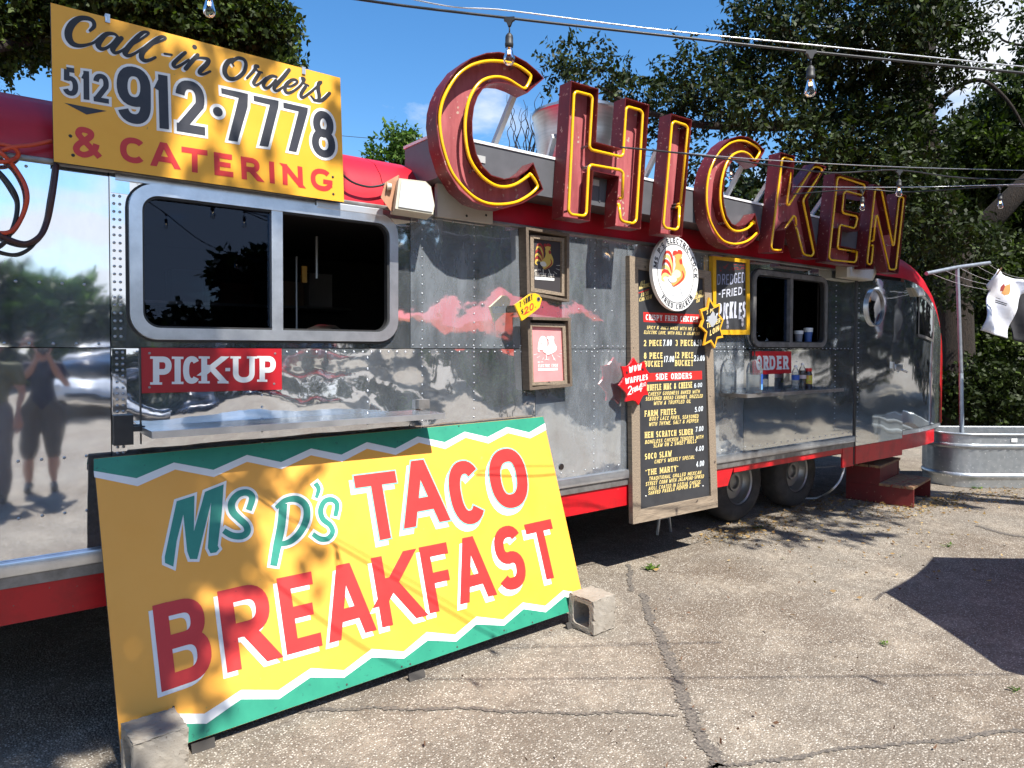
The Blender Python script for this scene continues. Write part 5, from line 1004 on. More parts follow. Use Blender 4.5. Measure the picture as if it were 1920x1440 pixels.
# ================================================================== THE NEON LETTERS
YL = -.275; LD = .104
PL = Plane((2.0, YL, 2.4), (1, 0, 0), (0, 0, 1))
LETTERS = [
 ('C', 'big red channel letter C with yellow neon tube, largest and leftmost of the row', lambda x, y: (780 + x / 4.236, 80 + y / 4.236),
  [(1012, 1165), (970, 1203), (850, 1275), (700, 1318), (570, 1305), (450, 1265), (340, 1170), (240, 1010), (185, 830), (158, 640), (165, 530), (190, 430), (240, 320), (330, 200), (440, 120), (560, 80), (660, 72), (780, 98), (880, 152), (960, 220), (1018, 283), (885, 400), (790, 350), (720, 325), (650, 318), (580, 330), (530, 370), (490, 430), (462, 510), (448, 620), (450, 740), (480, 880), (530, 980), (600, 1050), (700, 1080), (800, 1065), (880, 1010), (932, 950)],
  [(892, 1058), (800, 1120), (710, 1145), (620, 1130), (520, 1060), (440, 950), (405, 840), (390, 700), (395, 580), (420, 460), (470, 360), (540, 295), (640, 272), (730, 292), (800, 335), (855, 365), (885, 340), (910, 280), (895, 245), (800, 180), (680, 150), (560, 148), (450, 175), (360, 230), (290, 310), (220, 440), (190, 560), (190, 680), (215, 830), (270, 1000), (340, 1110), (450, 1220), (560, 1275), (680, 1285), (800, 1265), (900, 1210), (962, 1150), (955, 1110), (908, 1045)], True, ((975, 150), (925, 275))),
 ('H', 'red channel letter H with yellow neon tube in front of the exhaust fan', lambda x, y: (1020 + x / 4.5, 130 + y / 4.5),
  [(157, 1245), (228, 95), (462, 165), (440, 612), (655, 668), (688, 238), (888, 298), (815, 1350), (598, 1322), (630, 905), (418, 858), (388, 1282)],
  [(632, 1140), (645, 1265), (668, 1285), (750, 1302), (778, 1275), (832, 372), (812, 345), (710, 317), (690, 335), (668, 715), (648, 738), (402, 680), (382, 655), (407, 240), (388, 218), (272, 188), (252, 210), (206, 1195), (228, 1225), (335, 1238), (357, 1215), (375, 830), (395, 806), (645, 850), (668, 875), (660, 1085)], False, ((1040, 255), (1028, 300))),
 ('I', 'narrow red channel letter I with yellow neon tube above the rooster sign', lambda x, y: (1020 + x / 4.5, 130 + y / 4.5),
  [(980, 1385), (1072, 372), (1248, 425), (1165, 1410)],
  [(1152, 1135), (1212, 495), (1192, 470), (1100, 440), (1078, 460), (1006, 1310), (1025, 1338), (1112, 1356), (1134, 1330), (1144, 1160)], False, ((1232, 283), (1208, 335))),
 ('C', 'red channel letter C with yellow neon tube, between the I and the K', lambda x, y: (1290 + x / 5.335, 230 + y / 5.335),
  [(770, 280), (690, 195), (600, 142), (520, 130), (430, 155), (345, 220), (270, 330), (200, 480), (170, 640), (170, 800), (190, 960), (240, 1090), (310, 1190), (400, 1245), (480, 1258), (570, 1245), (650, 1190), (718, 1105), (672, 905), (640, 960), (570, 1020), (500, 1035), (440, 1010), (390, 930), (360, 800), (355, 700), (365, 580), (390, 470), (430, 400), (480, 352), (530, 340), (590, 360), (640, 400), (680, 440)],
  [(645, 1010), (590, 1060), (510, 1085), (440, 1070), (380, 1000), (340, 890), (322, 770), (325, 650), (345, 530), (380, 420), (430, 340), (490, 300), (550, 292), (610, 320), (660, 372), (690, 345), (716, 290), (690, 245), (600, 195), (520, 180), (430, 200), (340, 265), (280, 340), (225, 460), (195, 590), (185, 720), (190, 850), (220, 980), (280, 1100), (350, 1180), (430, 1210), (510, 1210), (600, 1180), (680, 1110), (696, 1070), (662, 985)], True, ((1392, 310), (1360, 372))),
 ('K', 'red channel letter K with yellow neon tube, fifth letter of the row', lambda x, y: (1290 + x / 5.335, 230 + y / 5.335),
  [(812, 1295), (925, 295), (1070, 335), (1035, 705), (1272, 405), (1385, 440), (1200, 770), (1305, 1365), (1145, 1345), (1050, 985), (980, 1075), (950, 1300)],
  [(1086, 1055), (1145, 1300), (1165, 1322), (1235, 1338), (1258, 1305), (1150, 785), (1165, 750), (1338, 495), (1330, 455), (1275, 438), (1240, 460), (1005, 830), (988, 810), (1048, 400), (1035, 368), (960, 345), (940, 368), (830, 1245), (848, 1274), (925, 1278), (945, 1250), (968, 1065), (1055, 930), (1074, 945), (1084, 1025)], False, ((1438, 345), (1410, 390))),
 ('E', 'red channel letter E with yellow neon tube, sixth letter of the row', lambda x, y: (1500 + x / 6, 300 + y / 6),
  [(295, 1140), (395, 145), (772, 245), (757, 440), (520, 385), (505, 560), (685, 602), (662, 800), (478, 760), (458, 962), (672, 1008), (655, 1195)],
  [(640, 1030), (632, 1130), (610, 1152), (350, 1125), (325, 1100), (420, 205), (440, 188), (715, 275), (730, 300), (700, 400), (515, 350), (494, 375), (475, 580), (495, 602), (630, 630), (645, 655), (622, 755), (600, 768), (460, 730), (444, 750), (422, 985), (440, 1000), (620, 1028)], False, ((1548, 365), (1520, 405))),
 ('N', 'red channel letter N with yellow neon tube, rightmost letter of the row', lambda x, y: (1500 + x / 6, 300 + y / 6),
  [(732, 1222), (828, 270), (948, 300), (1050, 820), (1100, 370), (1198, 400), (1108, 1280), (985, 1262), (868, 770), (828, 1228)],
  [(825, 960), (802, 1160), (782, 1178), (757, 1160), (755, 1130), (842, 345), (858, 325), (915, 338), (1042, 960), (1055, 960), (1112, 440), (1130, 410), (1165, 425), (1162, 470), (1078, 1220), (1060, 1234), (1005, 1230), (866, 620), (852, 640), (825, 910)], False, ((1665, 395), (1640, 425))),
]
MOUNT = pmat('grey_mount_strut', (.50, .50, .48), .5, .3)
for ch, lab, f, outl, tube, round_, strut in LETTERS:
    P3 = [onY(*f(*q), YL) for q in outl]; cx = sum(p.x for p in P3) / len(P3); zb = min(p.z for p in P3)
    t = thing('sign_letter', lab, 'letter', (cx, YL, zb), group='CHICKEN neon letters')
    loc = [(p.x, p.z) for p in P3]; A_ = sum(loc[i][0] * loc[(i + 1) % len(loc)][1] - loc[(i + 1) % len(loc)][0] * loc[i][1] for i in range(len(loc)))
    if A_ < 0: loc = loc[::-1]
    n = len(loc); m = MB()
    ins = []                                                # sheet metal 6 mm thick: inner wall line
    for i in range(n):
        a, b, c = loc[i - 1], loc[i], loc[(i + 1) % n]; d0 = nrm((b[0] - a[0], b[1] - a[1])); d1 = nrm((c[0] - b[0], c[1] - b[1])); tt = nrm((d0[0] + d1[0], d0[1] + d1[1])); mm = (-tt[1], tt[0]); k = max(.4, mm[0] * -d0[1] + mm[1] * d0[0]); ins.append((b[0] + mm[0] * .005 / k, b[1] + mm[1] * .005 / k))
    ring = [(x, YL, z) for x, z in loc] + [(x, YL + LD, z) for x, z in loc] + [(x, YL, z) for x, z in ins] + [(x, YL + LD - .004, z) for x, z in ins]
    fs = []
    for i in range(n):
        j = (i + 1) % n; fs += [(i, j, n + j, n + i), (j, i, 2 * n + i, 2 * n + j), (2 * n + j, 2 * n + i, 3 * n + i, 3 * n + j)]
    m.add(ring, fs); m.build('channel_wall', MAROON, t, smooth=round_)
    MB().add([(x, YL + LD - .006, z) for x, z in ins], [tuple(range(n))]).build('back_plate', FADED, t)
    MB().add([(x, YL + LD, z) for x, z in loc], [tuple(range(n))[::-1]]).build('rear_plate', MAROON, t)
    tp = [onY(*f(*q), YL + .022) for q in tube]; tp = [tuple(q) for q in (spline(tp, 4) if round_ else tp)]
    if not round_:                                          # bend radii at the corners
        o2 = [tp[0]]
        for i in range(1, len(tp) - 1):
            a, b, c = Vector(tp[i - 1]), Vector(tp[i]), Vector(tp[i + 1]); r = min(.02, (a - b).length * .4, (c - b).length * .4); p0 = b + (a - b).normalized() * r; p2 = b + (c - b).normalized() * r
            o2 += [tuple(p0), tuple(p0 * .25 + b * .5 + p2 * .25), tuple(p2)]
        tp = o2 + [tp[-1]]
    tb = MB().tube(tp, .0098, 10).build('neon_tube', NEON, t, smooth='all')
    for e, pt in enumerate((tp[0], tp[-1])): MB().tube([pt, (pt[0], YL + .055, pt[2])], [.0110, .010], 10).build('tube_return', NEON, tb, smooth='all'); MB().tube([(pt[0], YL + .055, pt[2]), (pt[0], YL + LD - .008, pt[2])], .009, 8).build('electrode', BLACK, tb, smooth='all')
    for k in np.linspace(.12, .88, 5):
        q = tp[int(k * (len(tp) - 1))]; MB().tube([(q[0], YL + .03, q[2]), (q[0] + .004, YL + LD - .008, q[2])], [.006, .009], 6).build('tube_support', CLEAR, tb)
    a = onY(*strut[0], YL + LD + .03); b = onY(*strut[1], .02); MB().tube([tuple(a), tuple(b)], .022, 4).build('mounting_strut', MOUNT, t)
    a = Vector((cx, YL + LD, zb + .12)); MB().box((cx - .03, YL + LD + .001, 2.70), (cx + .03, -.166, 2.74)).build('mounting_strut', MOUNT, t)

# ================================================================== CABLES AND BULBS
CABLE = pmat('black_cable_jacket', (.014, .014, .016), .5); WIRE = pmat('steel_guy_wire', (.55, .56, .57), .35, .8)
def sag(a, b, s, n=24): return [tuple(a.lerp(b, k / n) - Vector((0, 0, 4 * s * (k / n) * (1 - k / n)))) for k in range(n + 1)]
def cable(name, label, pts, r, mat, cat='cable', group=None, n=8):
    t = thing(name, label, cat, pts[0], group=group); MB().tube(pts, r, n).build('cord', mat, t, smooth='all'); return t
def px_cable(name, label, P, r, mat, group=None): return cable(name, label, spline([tuple(atD(u, v, d)) for u, v, d in P], 8), r, mat, group=group)
px_cable('light_cable', 'thick black light string cable crossing above the big C and H', [(330, -105, 2.2), (394, -50, 2.22), (680, 0, 2.22), (955, 34, 2.24), (1240, 66, 2.26), (1520, 97, 2.28), (1920, 137, 2.35), (2200, 160, 2.4)], .0042, CABLE)
px_cable('guy_wire', 'thin bright steel wire running just above the thick light cable', [(330, -120, 2.22), (780, 0, 2.23), (955, 20, 2.25), (1240, 56, 2.28), (1520, 84, 2.3), (1920, 125, 2.36), (2200, 150, 2.4)], .0022, WIRE)
px_cable('light_cable', 'black light cable stretched across the letters H and I to the right edge', [(1164, 276, 3.1), (1300, 290, 3.3), (1440, 309, 3.6), (1560, 324, 3.8), (1683, 319, 4.0), (1800, 333, 4.4), (1930, 337, 5.2), (2300, 345, 7)], .0042, CABLE)
px_cable('guy_wire', 'thin pale wire over the letters K, E and N at the right', [(1164, 276, 3.12), (1260, 285, 3.3), (1440, 300, 3.6), (1683, 313, 4.0), (1930, 320, 5.2), (2300, 330, 7)], .0024, WIRE)
px_cable('guy_wire', 'lower thin pale wire passing behind the letter K towards the trees', [(1486, 350, 5.2), (1700, 351, 4.8), (1930, 345, 4.7), (2300, 335, 5)], .0026, WIRE)
px_cable('light_cable', 'black light cable sagging between the letters K and N', [(1486, 364, 5.2), (1613, 355, 5.0), (1700, 360, 4.9), (1873, 349, 4.6), (1930, 350, 4.6), (2300, 352, 5)], .0045, CABLE)
px_cable('power_line', 'distant thin power line crossing the sky behind the roof', [(560, 246, 30), (645, 255, 30), (760, 264, 30), (900, 273, 30), (1050, 279, 30), (1300, 300, 30)], .012, CABLE)
bmesh_cache = {}
def bulb(label, top, L=1.0, drop=.075):
    """pendant lamp: clip, drop cord, socket, clear S14 glass, filament"""
    t = thing('string_light_bulb', label, 'light bulb', (top.x, top.y, top.z), group='string light bulbs')
    if not bmesh_cache:
        def keep(nm, mb, mat, sm='all'):
            o = mb.build(nm, mat, None, smooth=sm); bmesh_cache[nm] = o.data; bpy.data.objects.remove(o)
        m = MB(); m.prism([(-.017, .004), (.017, .004), (.017, -.006), (.010, -.009), (.004, -.024), (-.004, -.024), (-.010, -.009), (-.017, -.006)], -.006, .006, Matrix(((1, 0, 0, 0), (0, 0, 1, 0), (0, 1, 0, 0), (0, 0, 0, 1)))); keep('cable_tee', m, CABLE, True)
        keep('drop_cord', MB().tube([(0, 0, -.02), (.001, 0, -.035), (0, 0, -.047)], .0025, 6), CABLE)
        keep('socket', MB().lathe([(.003, -.044), (.007, -.047), (.0115, -.053), (.0128, -.060), (.0128, -.076), (.0138, -.077), (.0138, -.083), (.0128, -.085), (.0125, -.090), (0, -.090)], 20), BLACK)
        keep('glass', MB().lathe([(.0095, -.086), (.0105, -.094), (.0145, -.110), (.0178, -.122), (.0182, -.128), (.0168, -.136), (.0115, -.1425), (.005, -.145), (0, -.1455)], 24, cap=False), BULBG)
        m = MB(); m.tube([(.004 * cos(a), .004 * sin(a), -.098 - .010 * (k % 2)) for k, a in enumerate(np.linspace(0, 6.28, 9))], .0009, 5); keep('filament', m, FIL)
        m = MB(); m.lathe([(.0035, -.088), (.002, -.094), (.0008, -.106)], 8); m.lathe([(.0065, -.0885), (.0067, -.0915), (.0, -.0915)], 12); keep('stem', m, pmat('brass_stem', (.55, .33, .10), .35, .8))
    for nm, me in bmesh_cache.items():
        o = bpy.data.objects.new(nm, me); COL.objects.link(o); o.parent = t
    t.scale = (L, L, L); t.rotation_euler = (random.uniform(-.05, .05), random.uniform(-.05, .05), atan2(_r.y, _r.x) + random.uniform(-.2, .2)); return t
bulb('clear string light bulb hanging at the top left in front of the tree leaves', atD(392, -56, 2.22), 1.0)
bulb('clear string light bulb hanging in front of the top of the big first letter C', atD(955, 35, 2.24), 1.0)
bulb('clear string light bulb hanging in front of the large tree, nearest to the right', atD(1520, 97, 2.28), 1.0)
bulb('clear string light bulb hanging over the right stroke of the letter N', atD(1686, 321, 4.0), 1.0)
bulb('small clear string light bulb in the gap of the letter E', atD(1617, 357, 5.0), 1.0)
bulb('small clear string light bulb hanging right of the letter N before dark trees', atD(1874, 350, 4.6), 1.0)
bulb('small clear string light bulb seen through the hollow of the second letter C', atD(1371, 298, 5.6), 1.1)
# string behind the camera: throws the line and lamp shadows on the asphalt, shows in the glass
def back(u, v, h): q = onZ(u, v); return q - SV * (h / -SV.z)
s0 = [back(u, v, h) for u, v, h in ((300, 1240, 2.75), (600, 1268, 2.75), (880, 1272, 2.8), (1255, 1270, 2.8), (1618, 1267, 2.82), (1800, 1264, 2.85), (2300, 1258, 2.9))]
cable('light_cable', 'black light cable overhead behind the camera, seen as a shadow on the asphalt', spline([tuple(q) for q in s0], 8), .0045, CABLE)
for i, w in ((2, 'first'), (3, 'second'), (4, 'third')): bulb('string light bulb behind the camera casting the %s shadow tick on the asphalt' % w, s0[i] - Vector((0, 0, .0)), 1.0)
mir = lambda u, v, y: (lambda q: Vector((q.x, -q.y, q.z)))(onY(u, v, y))      # what the left pane mirrors
tw = [mir(u, v, y) for u, v, y in ((150, 250, 3.9), (262, 362, 4.0), (312, 400, 4.1), (380, 452, 4.2), (445, 478, 4.3), (505, 490, 4.4), (600, 500, 4.6))]
cable('light_cable', 'black light cable mirrored in the left pane of the pick-up window', spline([(-9, -4.6, 4.2)] + [tuple(q) for q in tw] + [(5, -6.2, 3.5), (12, -8.5, 4.4)], 8), .0045, CABLE)
bulb('string light bulb mirrored at the upper left of the pick-up window pane', tw[2], 1.0); bulb('string light bulb mirrored at the lower right of the pick-up window pane', tw[4], 1.0)
# cords hanging on the left panel
def wall_cord(label, P, r, mat, y=-.02):
    return cable('hanging_cord', label, spline([tuple(onY(u, v, y - .01 * (i % 3))) for i, (u, v) in enumerate(P)], 9), r, mat, group='cords on the left wall panel')
OR_ = pmat('orange_extension_cord', (.55, .06, .02), .5); MRN = pmat('dark_maroon_cord', (.05, .018, .02), .5)
wall_cord('orange extension cord looping over the left panel from under the yellow sign', [(98, 264), (60, 272), (22, 276), (-12, 290), (-20, 302), (10, 303), (30, 296), (34, 286), (22, 275), (0, 271), (-10, 276), (8, 292), (28, 315), (46, 345), (51, 372), (44, 400), (30, 425), (14, 436), (-14, 436)], .0085, OR_, -.035)
wall_cord('thick dark cord hanging down from the corner of the yellow sign', [(106, 308), (103, 335), (97, 375), (90, 410), (80, 436), (66, 450), (48, 457), (25, 452), (-5, 438)], .011, MRN, -.03)
wall_cord('thin black cord loop on the left panel beside the orange cord', [(-6, 318), (10, 335), (26, 358), (33, 380), (30, 410), (18, 440), (4, 458), (-10, 464)], .008, CABLE, -.022)
wall_cord('thin black cord sagging lowest on the left panel', [(78, 440), (60, 462), (40, 474), (20, 477), (-8, 470)], .006, CABLE, -.018)
cable('speaker_cord', 'thin black cord from the yellow sign along the red band to the wall speaker', spline([tuple(onY(u, v, -.04)) for u, v in ((640, 326), (662, 342), (690, 350), (712, 348), (722, 344))], 6), .006, CABLE)
cable('water_hose', 'thin white hose hanging from the trailer skirt to the ground by the steps', spline([tuple(onY(u, v, y)) for u, v, y in ((1584, 871, .03), (1581, 885, .03), (1574, 902, .0), (1560, 918, .0))] + [tuple(onZ(1545, 928, .012)), tuple(onZ(1528, 934, .012)), tuple(onZ(1505, 934, .012))], 7), .010, pmat('white_hose', (.6, .6, .58), .5))

# ================================================================== ON THE ORDER COUNTER
SZ = 1.279
def bottle(label, u, prof, mats, y=-.16, cap=None, bands=(), fill=None, cat='bottle', group='bottles on the order counter', name='bottle'):
    p = onY(u, 738, y); t = thing(name, label, cat, (p.x, y, SZ), group=group); Mo = Matrix.Translation((p.x, y, SZ))
    MB().lathe(prof, 24, Mo, cap=False).build('shell', mats, t, smooth=True)
    if fill: MB().lathe([(0, .004)] + [(r - .003, z) for r, z in prof if .004 < z < fill[0]] + [(fill[2], fill[0]), (0, fill[0])], 24, Mo, cap=False).build('contents', fill[1], t, smooth=True)
    if cap: MB().lathe(cap[0], 18, Mo).build('cap', cap[1], t, smooth=True)
    for i, (r, z0, z1, mt) in enumerate(bands): MB().lathe([(r, z0), (r, z1)], 24, Mo, cap=False).build('label', mt, t, smooth=True)
    return t, p
JUG = [(.0, .0), (.055, .0), (.064, .012), (.064, .18), (.060, .20), (.050, .235), (.030, .262), (.018, .272), (.018, .285)]
bottle('big clear plastic jug nearest the menu board on the order counter', 1365, JUG, CLEAR, -.10, cap=([(.0, .302), (.019, .301), (.020, .284), (.0, .284)], CLEAR), fill=(.165, WATER, .061))
t_, p_ = bottle('big clear plastic jug with a black pump top and blue label', 1414, JUG, CLEAR, -.22, cap=([(.0, .300), (.016, .300), (.020, .285), (.020, .270), (.0, .270)], BLACKP), fill=(.16, WATER, .061))
m = MB(); m.tube([(p_.x, -.22, SZ + .295), (p_.x, -.22, SZ + .335)], .005); m.box((p_.x - .012, -.232, SZ + .335), (p_.x + .045, -.208, SZ + .348)); m.build('pump', BLACKP, t_)
m = MB(); m.tube([(p_.x, -.22, SZ + .02), (p_.x, -.22, SZ + .27)], .003, 6); m.build('dip_tube', CLEAR, t_)
LB = pmat('blue_label', (.02, .09, .40), .4)
ang = [radians(a) for a in range(-60, 31, 10)]
for z0, z1, mt in ((.075, .155, LB), (.03, .074, pmat('light_blue_label', (.15, .38, .70), .4)), ):
    MB().grid([[(p_.x + .0655 * cos(a - .6), -.22 + .0655 * sin(a - .6), SZ + z) for a in ang] for z in (z0, z1)]).build('label', mt, t_, smooth=True)
MB().grid([[(p_.x + .0662 * cos(a - .6), -.22 + .0662 * sin(a - .6), SZ + z) for a in ang[4:8]] for z in (.118, .142)]).build('label_panel', WHITE, t_, smooth=True)
PET = [(.0, .0), (.028, .0), (.033, .008), (.033, .05), (.031, .055), (.033, .06), (.033, .13), (.030, .155), (.020, .178), (.0125, .188), (.0125, .196)]
wcap = ([(.0, .214), (.014, .213), (.0148, .196), (.0, .196)], WHITE)
bottle('small clear water bottle with a dark blue label beside the ORDER sign', 1491, PET, CLEAR, -.15, cap=wcap, bands=((.0336, .085, .128, LB),), fill=(.15, WATER, .028))
bottle('cola bottle with a white cap and pale label, between water bottle and sauce bottle', 1504, [(r * .98, z * 1.08) for r, z in PET], CLEAR, -.12, cap=([(.0, .231), (.014, .230), (.0148, .212), (.0, .212)], WHITE), bands=((.0334, .092, .125, pmat('pale_red_white_label', (.62, .5, .5), .4)),), fill=(.165, pmat('cola', (.018, .006, .004), .1), .027))
bottle('dark sauce bottle with a red cap and yellow green label, rightmost on the counter', 1515, [(.0, .0), (.030, .0), (.034, .006), (.034, .125), (.030, .14), (.027, .15), (.027, .16)], pmat('brown_sauce_glass', (.03, .008, .004), .1, coat=.5), -.14, cap=([(.0, .185), (.03, .184), (.031, .158), (.0, .158)], pmat('red_plastic_cap', (.62, .02, .02), .35)), bands=((.0346, .045, .12, pmat('yellow_green_label', (.50, .58, .06), .4, var=((.65, .28, .05), 30, .45, .6))),))

# ================================================================== STEPS
ST = thing('wooden_steps', 'worn red painted wooden steps with two treads below the trailer door', 'steps', (7.75, -.1, 0))
e1 = Vector((.985, .17, 0)); e2 = Vector((.17, -.985, 0))         # along the treads, and out towards the lot
def st_pt(a, b, z): q = Vector((7.60, .33, 0)) + e1 * a + e2 * b; return (q.x, q.y, z)
def st_box(a0, a1, b0, b1, z0, z1, mat, name):
    m = MB(); vs = [st_pt(a, b, z) for a in (a0, a1) for b in (b0, b1) for z in (z0, z1)]; m.add(vs, [(0, 2, 3, 1), (4, 5, 7, 6), (0, 1, 5, 4), (2, 6, 7, 3), (0, 4, 6, 2), (1, 3, 7, 5)])
    bm = None; return m.build(name, mat, ST)
# traced side: lower box runs forward, upper box behind it
for a0, a1 in ((0, .03), (.72, .75)):
    st_box(a0, a1, 0, .66, 0, .185, STEPRED, 'side_board'); st_box(a0, a1, 0, .34, .187, .37, STEPRED, 'side_board')
for k in range(3): st_box(-.015, .765, .005 + k * .115, .112 + k * .115 + (.008 if k == 2 else 0), .372, .398, TREAD, 'tread_plank'); st_box(-.012, .762, .335 + k * .11, .44 + k * .11, .187, .212, TREAD, 'tread_plank')
st_box(.032, .718, .315, .335, .215, .368, STEPRED, 'riser_board')

# ================================================================== STOCK TANK, CLOTHES POST
TK = thing('stock_tank', 'oval galvanised steel stock tank with ribbed sides at the right', 'stock tank', (9.7, 0, 0))
te = Vector((_r.x, _r.y, 0)).normalized(); tf = Vector((_f.x, _f.y, 0)).normalized(); tc0 = Vector((9.70, -.03, 0))
def stad(r, n=22, L_=1.9):
    o = []
    for k in range(n + 1): a = pi / 2 + pi * k / n; o.append(tc0 + te * (r * cos(a)) + tf * (r * sin(a)))
    for k in range(n + 1): a = -pi / 2 + pi * k / n; o.append(tc0 + te * (L_ + r * cos(a)) + tf * (r * sin(a)))
    seg = []
    for i in range(len(o)):
        a, b = o[i], o[(i + 1) % len(o)]; m_ = max(1, int((b - a).length / .05))
        seg += [a.lerp(b, k / m_) for k in range(m_)]
    return seg
def trow(r, z, rib=0):
    P = stad(r); out = []
    for i, p in enumerate(P):
        n_ = (P[(i + 1) % len(P)] - P[i - 1]).normalized(); nn = Vector((n_.y, -n_.x, 0)); out.append(tuple(p + nn * (rib * (1 if i % 2 else -1)) + Vector((0, 0, z))))
    return out + [out[0]]
R_ = .40
MB().grid([trow(R_ - .006, 0), trow(R_ - .006, .09), trow(R_, .105), trow(R_ + .014, .125), trow(R_ + .016, .14), trow(R_ + .012, .157), trow(R_ - .004, .17), trow(R_ - .004, .19, .011), trow(R_ - .004, .44, .011), trow(R_ - .002, .46), trow(R_ + .014, .475), trow(R_ + .017, .49), trow(R_ + .013, .507), trow(R_ - .004, .52), trow(R_ - .004, .62), trow(R_ - .012, .625), trow(R_ - .012, .1)]).build('tank_wall', GALV, TK, smooth=True)
MB().tube([Vector(q) for q in trow(R_ + .004, .632)[:-1]], .016, 8, closed=True).build('rolled_rim', GALV, TK, smooth='all')
MB().face([q for q in trow(R_ - .014, .50)[:-1]]).build('tank_fill', pmat('dark_soil', (.035, .025, .018), .95, bump=(20, .6, .03)), TK)
q = tc0 + te * .38 - tf * (R_ + .0); MB().add([tuple(q + te * a - tf * .006 + Vector((0, 0, z))) for a, z in ((-.035, .545), (.035, .545), (.035, .59), (-.035, .59))], [(0, 1, 2, 3)]).build('maker_sticker', WHITE, TK)
q = tc0 + te * .62 - tf * (R_ + .001); MB().lathe([(.0, .012), (.02, .012), (.024, 0)], 12, Matrix.Translation(q + Vector((0, 0, .045))) @ Matrix(((te.x, 0, -tf.x, 0), (te.y, 0, -tf.y, 0), (0, 1, 0, 0), (0, 0, 0, 1)))).build('drain_plug', BLACK, TK)
CP = thing('clothes_post', 'tall grey T-shaped clothesline post standing in the stock tank', 'clothesline post', tuple(tc0 + te * .12 + tf * .03))
PG = pmat('weathered_grey_post', (.30, .33, .38), .5, .5, var=((.2, .22, .26), 14, .35, .7)); PG2 = pmat('pale_lower_post', (.46, .52, .58), .45, .5, var=((.36, .42, .48), 14, .35, .7))
pb = atD(1804, 806, (tc0 + te * .12 - CAM).dot(_f)); dp = (pb - CAM).dot(_f); pm = atD(1802, 700, dp); pt_ = atD(1795, 503, dp)
MB().tube([tuple(pb - Vector((0, 0, .2))), tuple(pm)], .026, 14).build('lower_pole', PG2, CP, smooth=True); MB().tube([tuple(pm), tuple(pt_)], .023, 14).build('upper_pole', PG, CP, smooth=True)
bl, br = atD(1737, 513, dp - .25), atD(1855, 493, dp + .25); MB().tube([tuple(bl), tuple(pt_ + Vector((0, 0, .012))), tuple(br)], .024, 10).build('cross_bar', PG, CP, smooth=True)
LW = pmat('white_clothesline', (.4, .4, .4), .6)
for i, (k, u, v, d, lab) in enumerate(((.06, 1960, 543, dp - .9, 'clothesline wire from the near end of the cross bar, lowest one'), (.28, 1960, 532, dp - .7, 'second clothesline wire from the near end of the cross bar'), (.52, 1960, 530, dp - .4, 'middle clothesline wire beside the post top'), (.78, 1960, 522, dp + .1, 'clothesline wire between the post and the far bar end'), (.97, 1960, 516, dp + .3, 'clothesline wire from the far end of the cross bar, holding the shirt'))):
    a = bl.lerp(br, k); b = atD(u, v, d); cable('clothesline_wire', lab, sag(a, b, .10, 14), .0022, LW, cat='wire', group='clothesline wires')
# ---- shirts
SHW = pmat('white_cotton', (.74, .75, .80), .85, bump=(7, .5, .02)); SHK = pmat('black_cotton', (.022, .022, .026), .9, bump=(7, .5, .02))
def shirt(name, label, poly_px, dist, mat, grp='shirts on the clothesline'):
    P = [atD(u, v, dist) for u, v in poly_px]; ctr = sum(P, Vector()) / len(P); t = thing(name, label, 't-shirt', tuple(ctr), group=grp)
    bm = bmesh.new(); vs = [bm.verts.new(p) for p in P]; f = bm.faces.new(vs); bmesh.ops.triangulate(bm, faces=[f])
    for _ in range(4): bmesh.ops.subdivide_edges(bm, edges=[e for e in bm.edges if e.calc_length() > .05], cuts=1, use_grid_fill=True); bmesh.ops.triangulate(bm, faces=bm.faces[:])
    for v in bm.verts:
        d = v.co - ctr; a, b = d.dot(te), d.z; v.co += -tf * (.030 * sin(a * 17 + b * 9 + 1) + .014 * sin(a * 31 - b * 6) + .016 * sin(a * 9 - b * 14) - .10 * max(0, .5 - (a * a * 9 + b * b * 2)))
    bm.verts.index_update(); bm.faces.ensure_lookup_table()
    m = MB(); m.add([tuple(v.co) for v in bm.verts], [tuple(v.index for v in f.verts) for f in bm.faces]); bm.free()
    o = m.build('cloth', mat, t, smooth='all'); so_ = o.modifiers.new('thickness', 'SOLIDIFY'); so_.thickness = .012
    return t, ctr
sh = lambda x, y: (1640 + x / 4.236, 460 + y / 4.236)
t1, c1 = shirt('white_t_shirt', 'white T-shirt with a printed rooster pegged on the clothesline', [sh(*q) for q in ((962, 192), (1000, 214), (1060, 240), (1120, 258), (1186, 268), (1215, 300), (1215, 370), (1178, 388), (1150, 450), (1120, 560), (1090, 660), (1070, 740), (960, 715), (838, 672), (868, 560), (905, 440), (938, 345), (918, 345), (902, 318), (930, 250))], 7.7, SHW)
shirt('black_t_shirt', 'black T-shirt hanging behind the white one at the right edge', [sh(*q) for q in ((1100, 330), (1250, 330), (1330, 420), (1300, 780), (1190, 770), (1085, 745), (1090, 560))], 8.05, SHK)
dz = 7.7
for nm, mt, c_, pts in (('shirt_print', pmat('shirt_print_orange', (.62, .30, .10), .8), 0, ((1035, 320), (1075, 305), (1080, 350), (1070, 390), (1030, 398), (1005, 380), (1020, 350))), ('shirt_print', pmat('shirt_print_red', (.30, .04, .03), .8), 1, ((1000, 330), (1030, 300), (1035, 330), (1020, 365), (995, 365)))):
    MB().add([tuple(atD(*sh(*q), 7.60 - .002 * c_)) for q in pts], [tuple(range(len(pts)))]).build(nm, mt, t1)
for k, (a, b) in enumerate((((962, 412), (1000, 425)), ((958, 432), (1052, 462)), ((956, 446), (1046, 474)))): MB().add([tuple(atD(*sh(*q), 7.60)) for q in (a, b, (b[0], b[1] + (8 if k else 5)), (a[0], a[1] + (8 if k else 5)))], [(0, 1, 2, 3)]).build('shirt_lettering', BLACKP, t1)
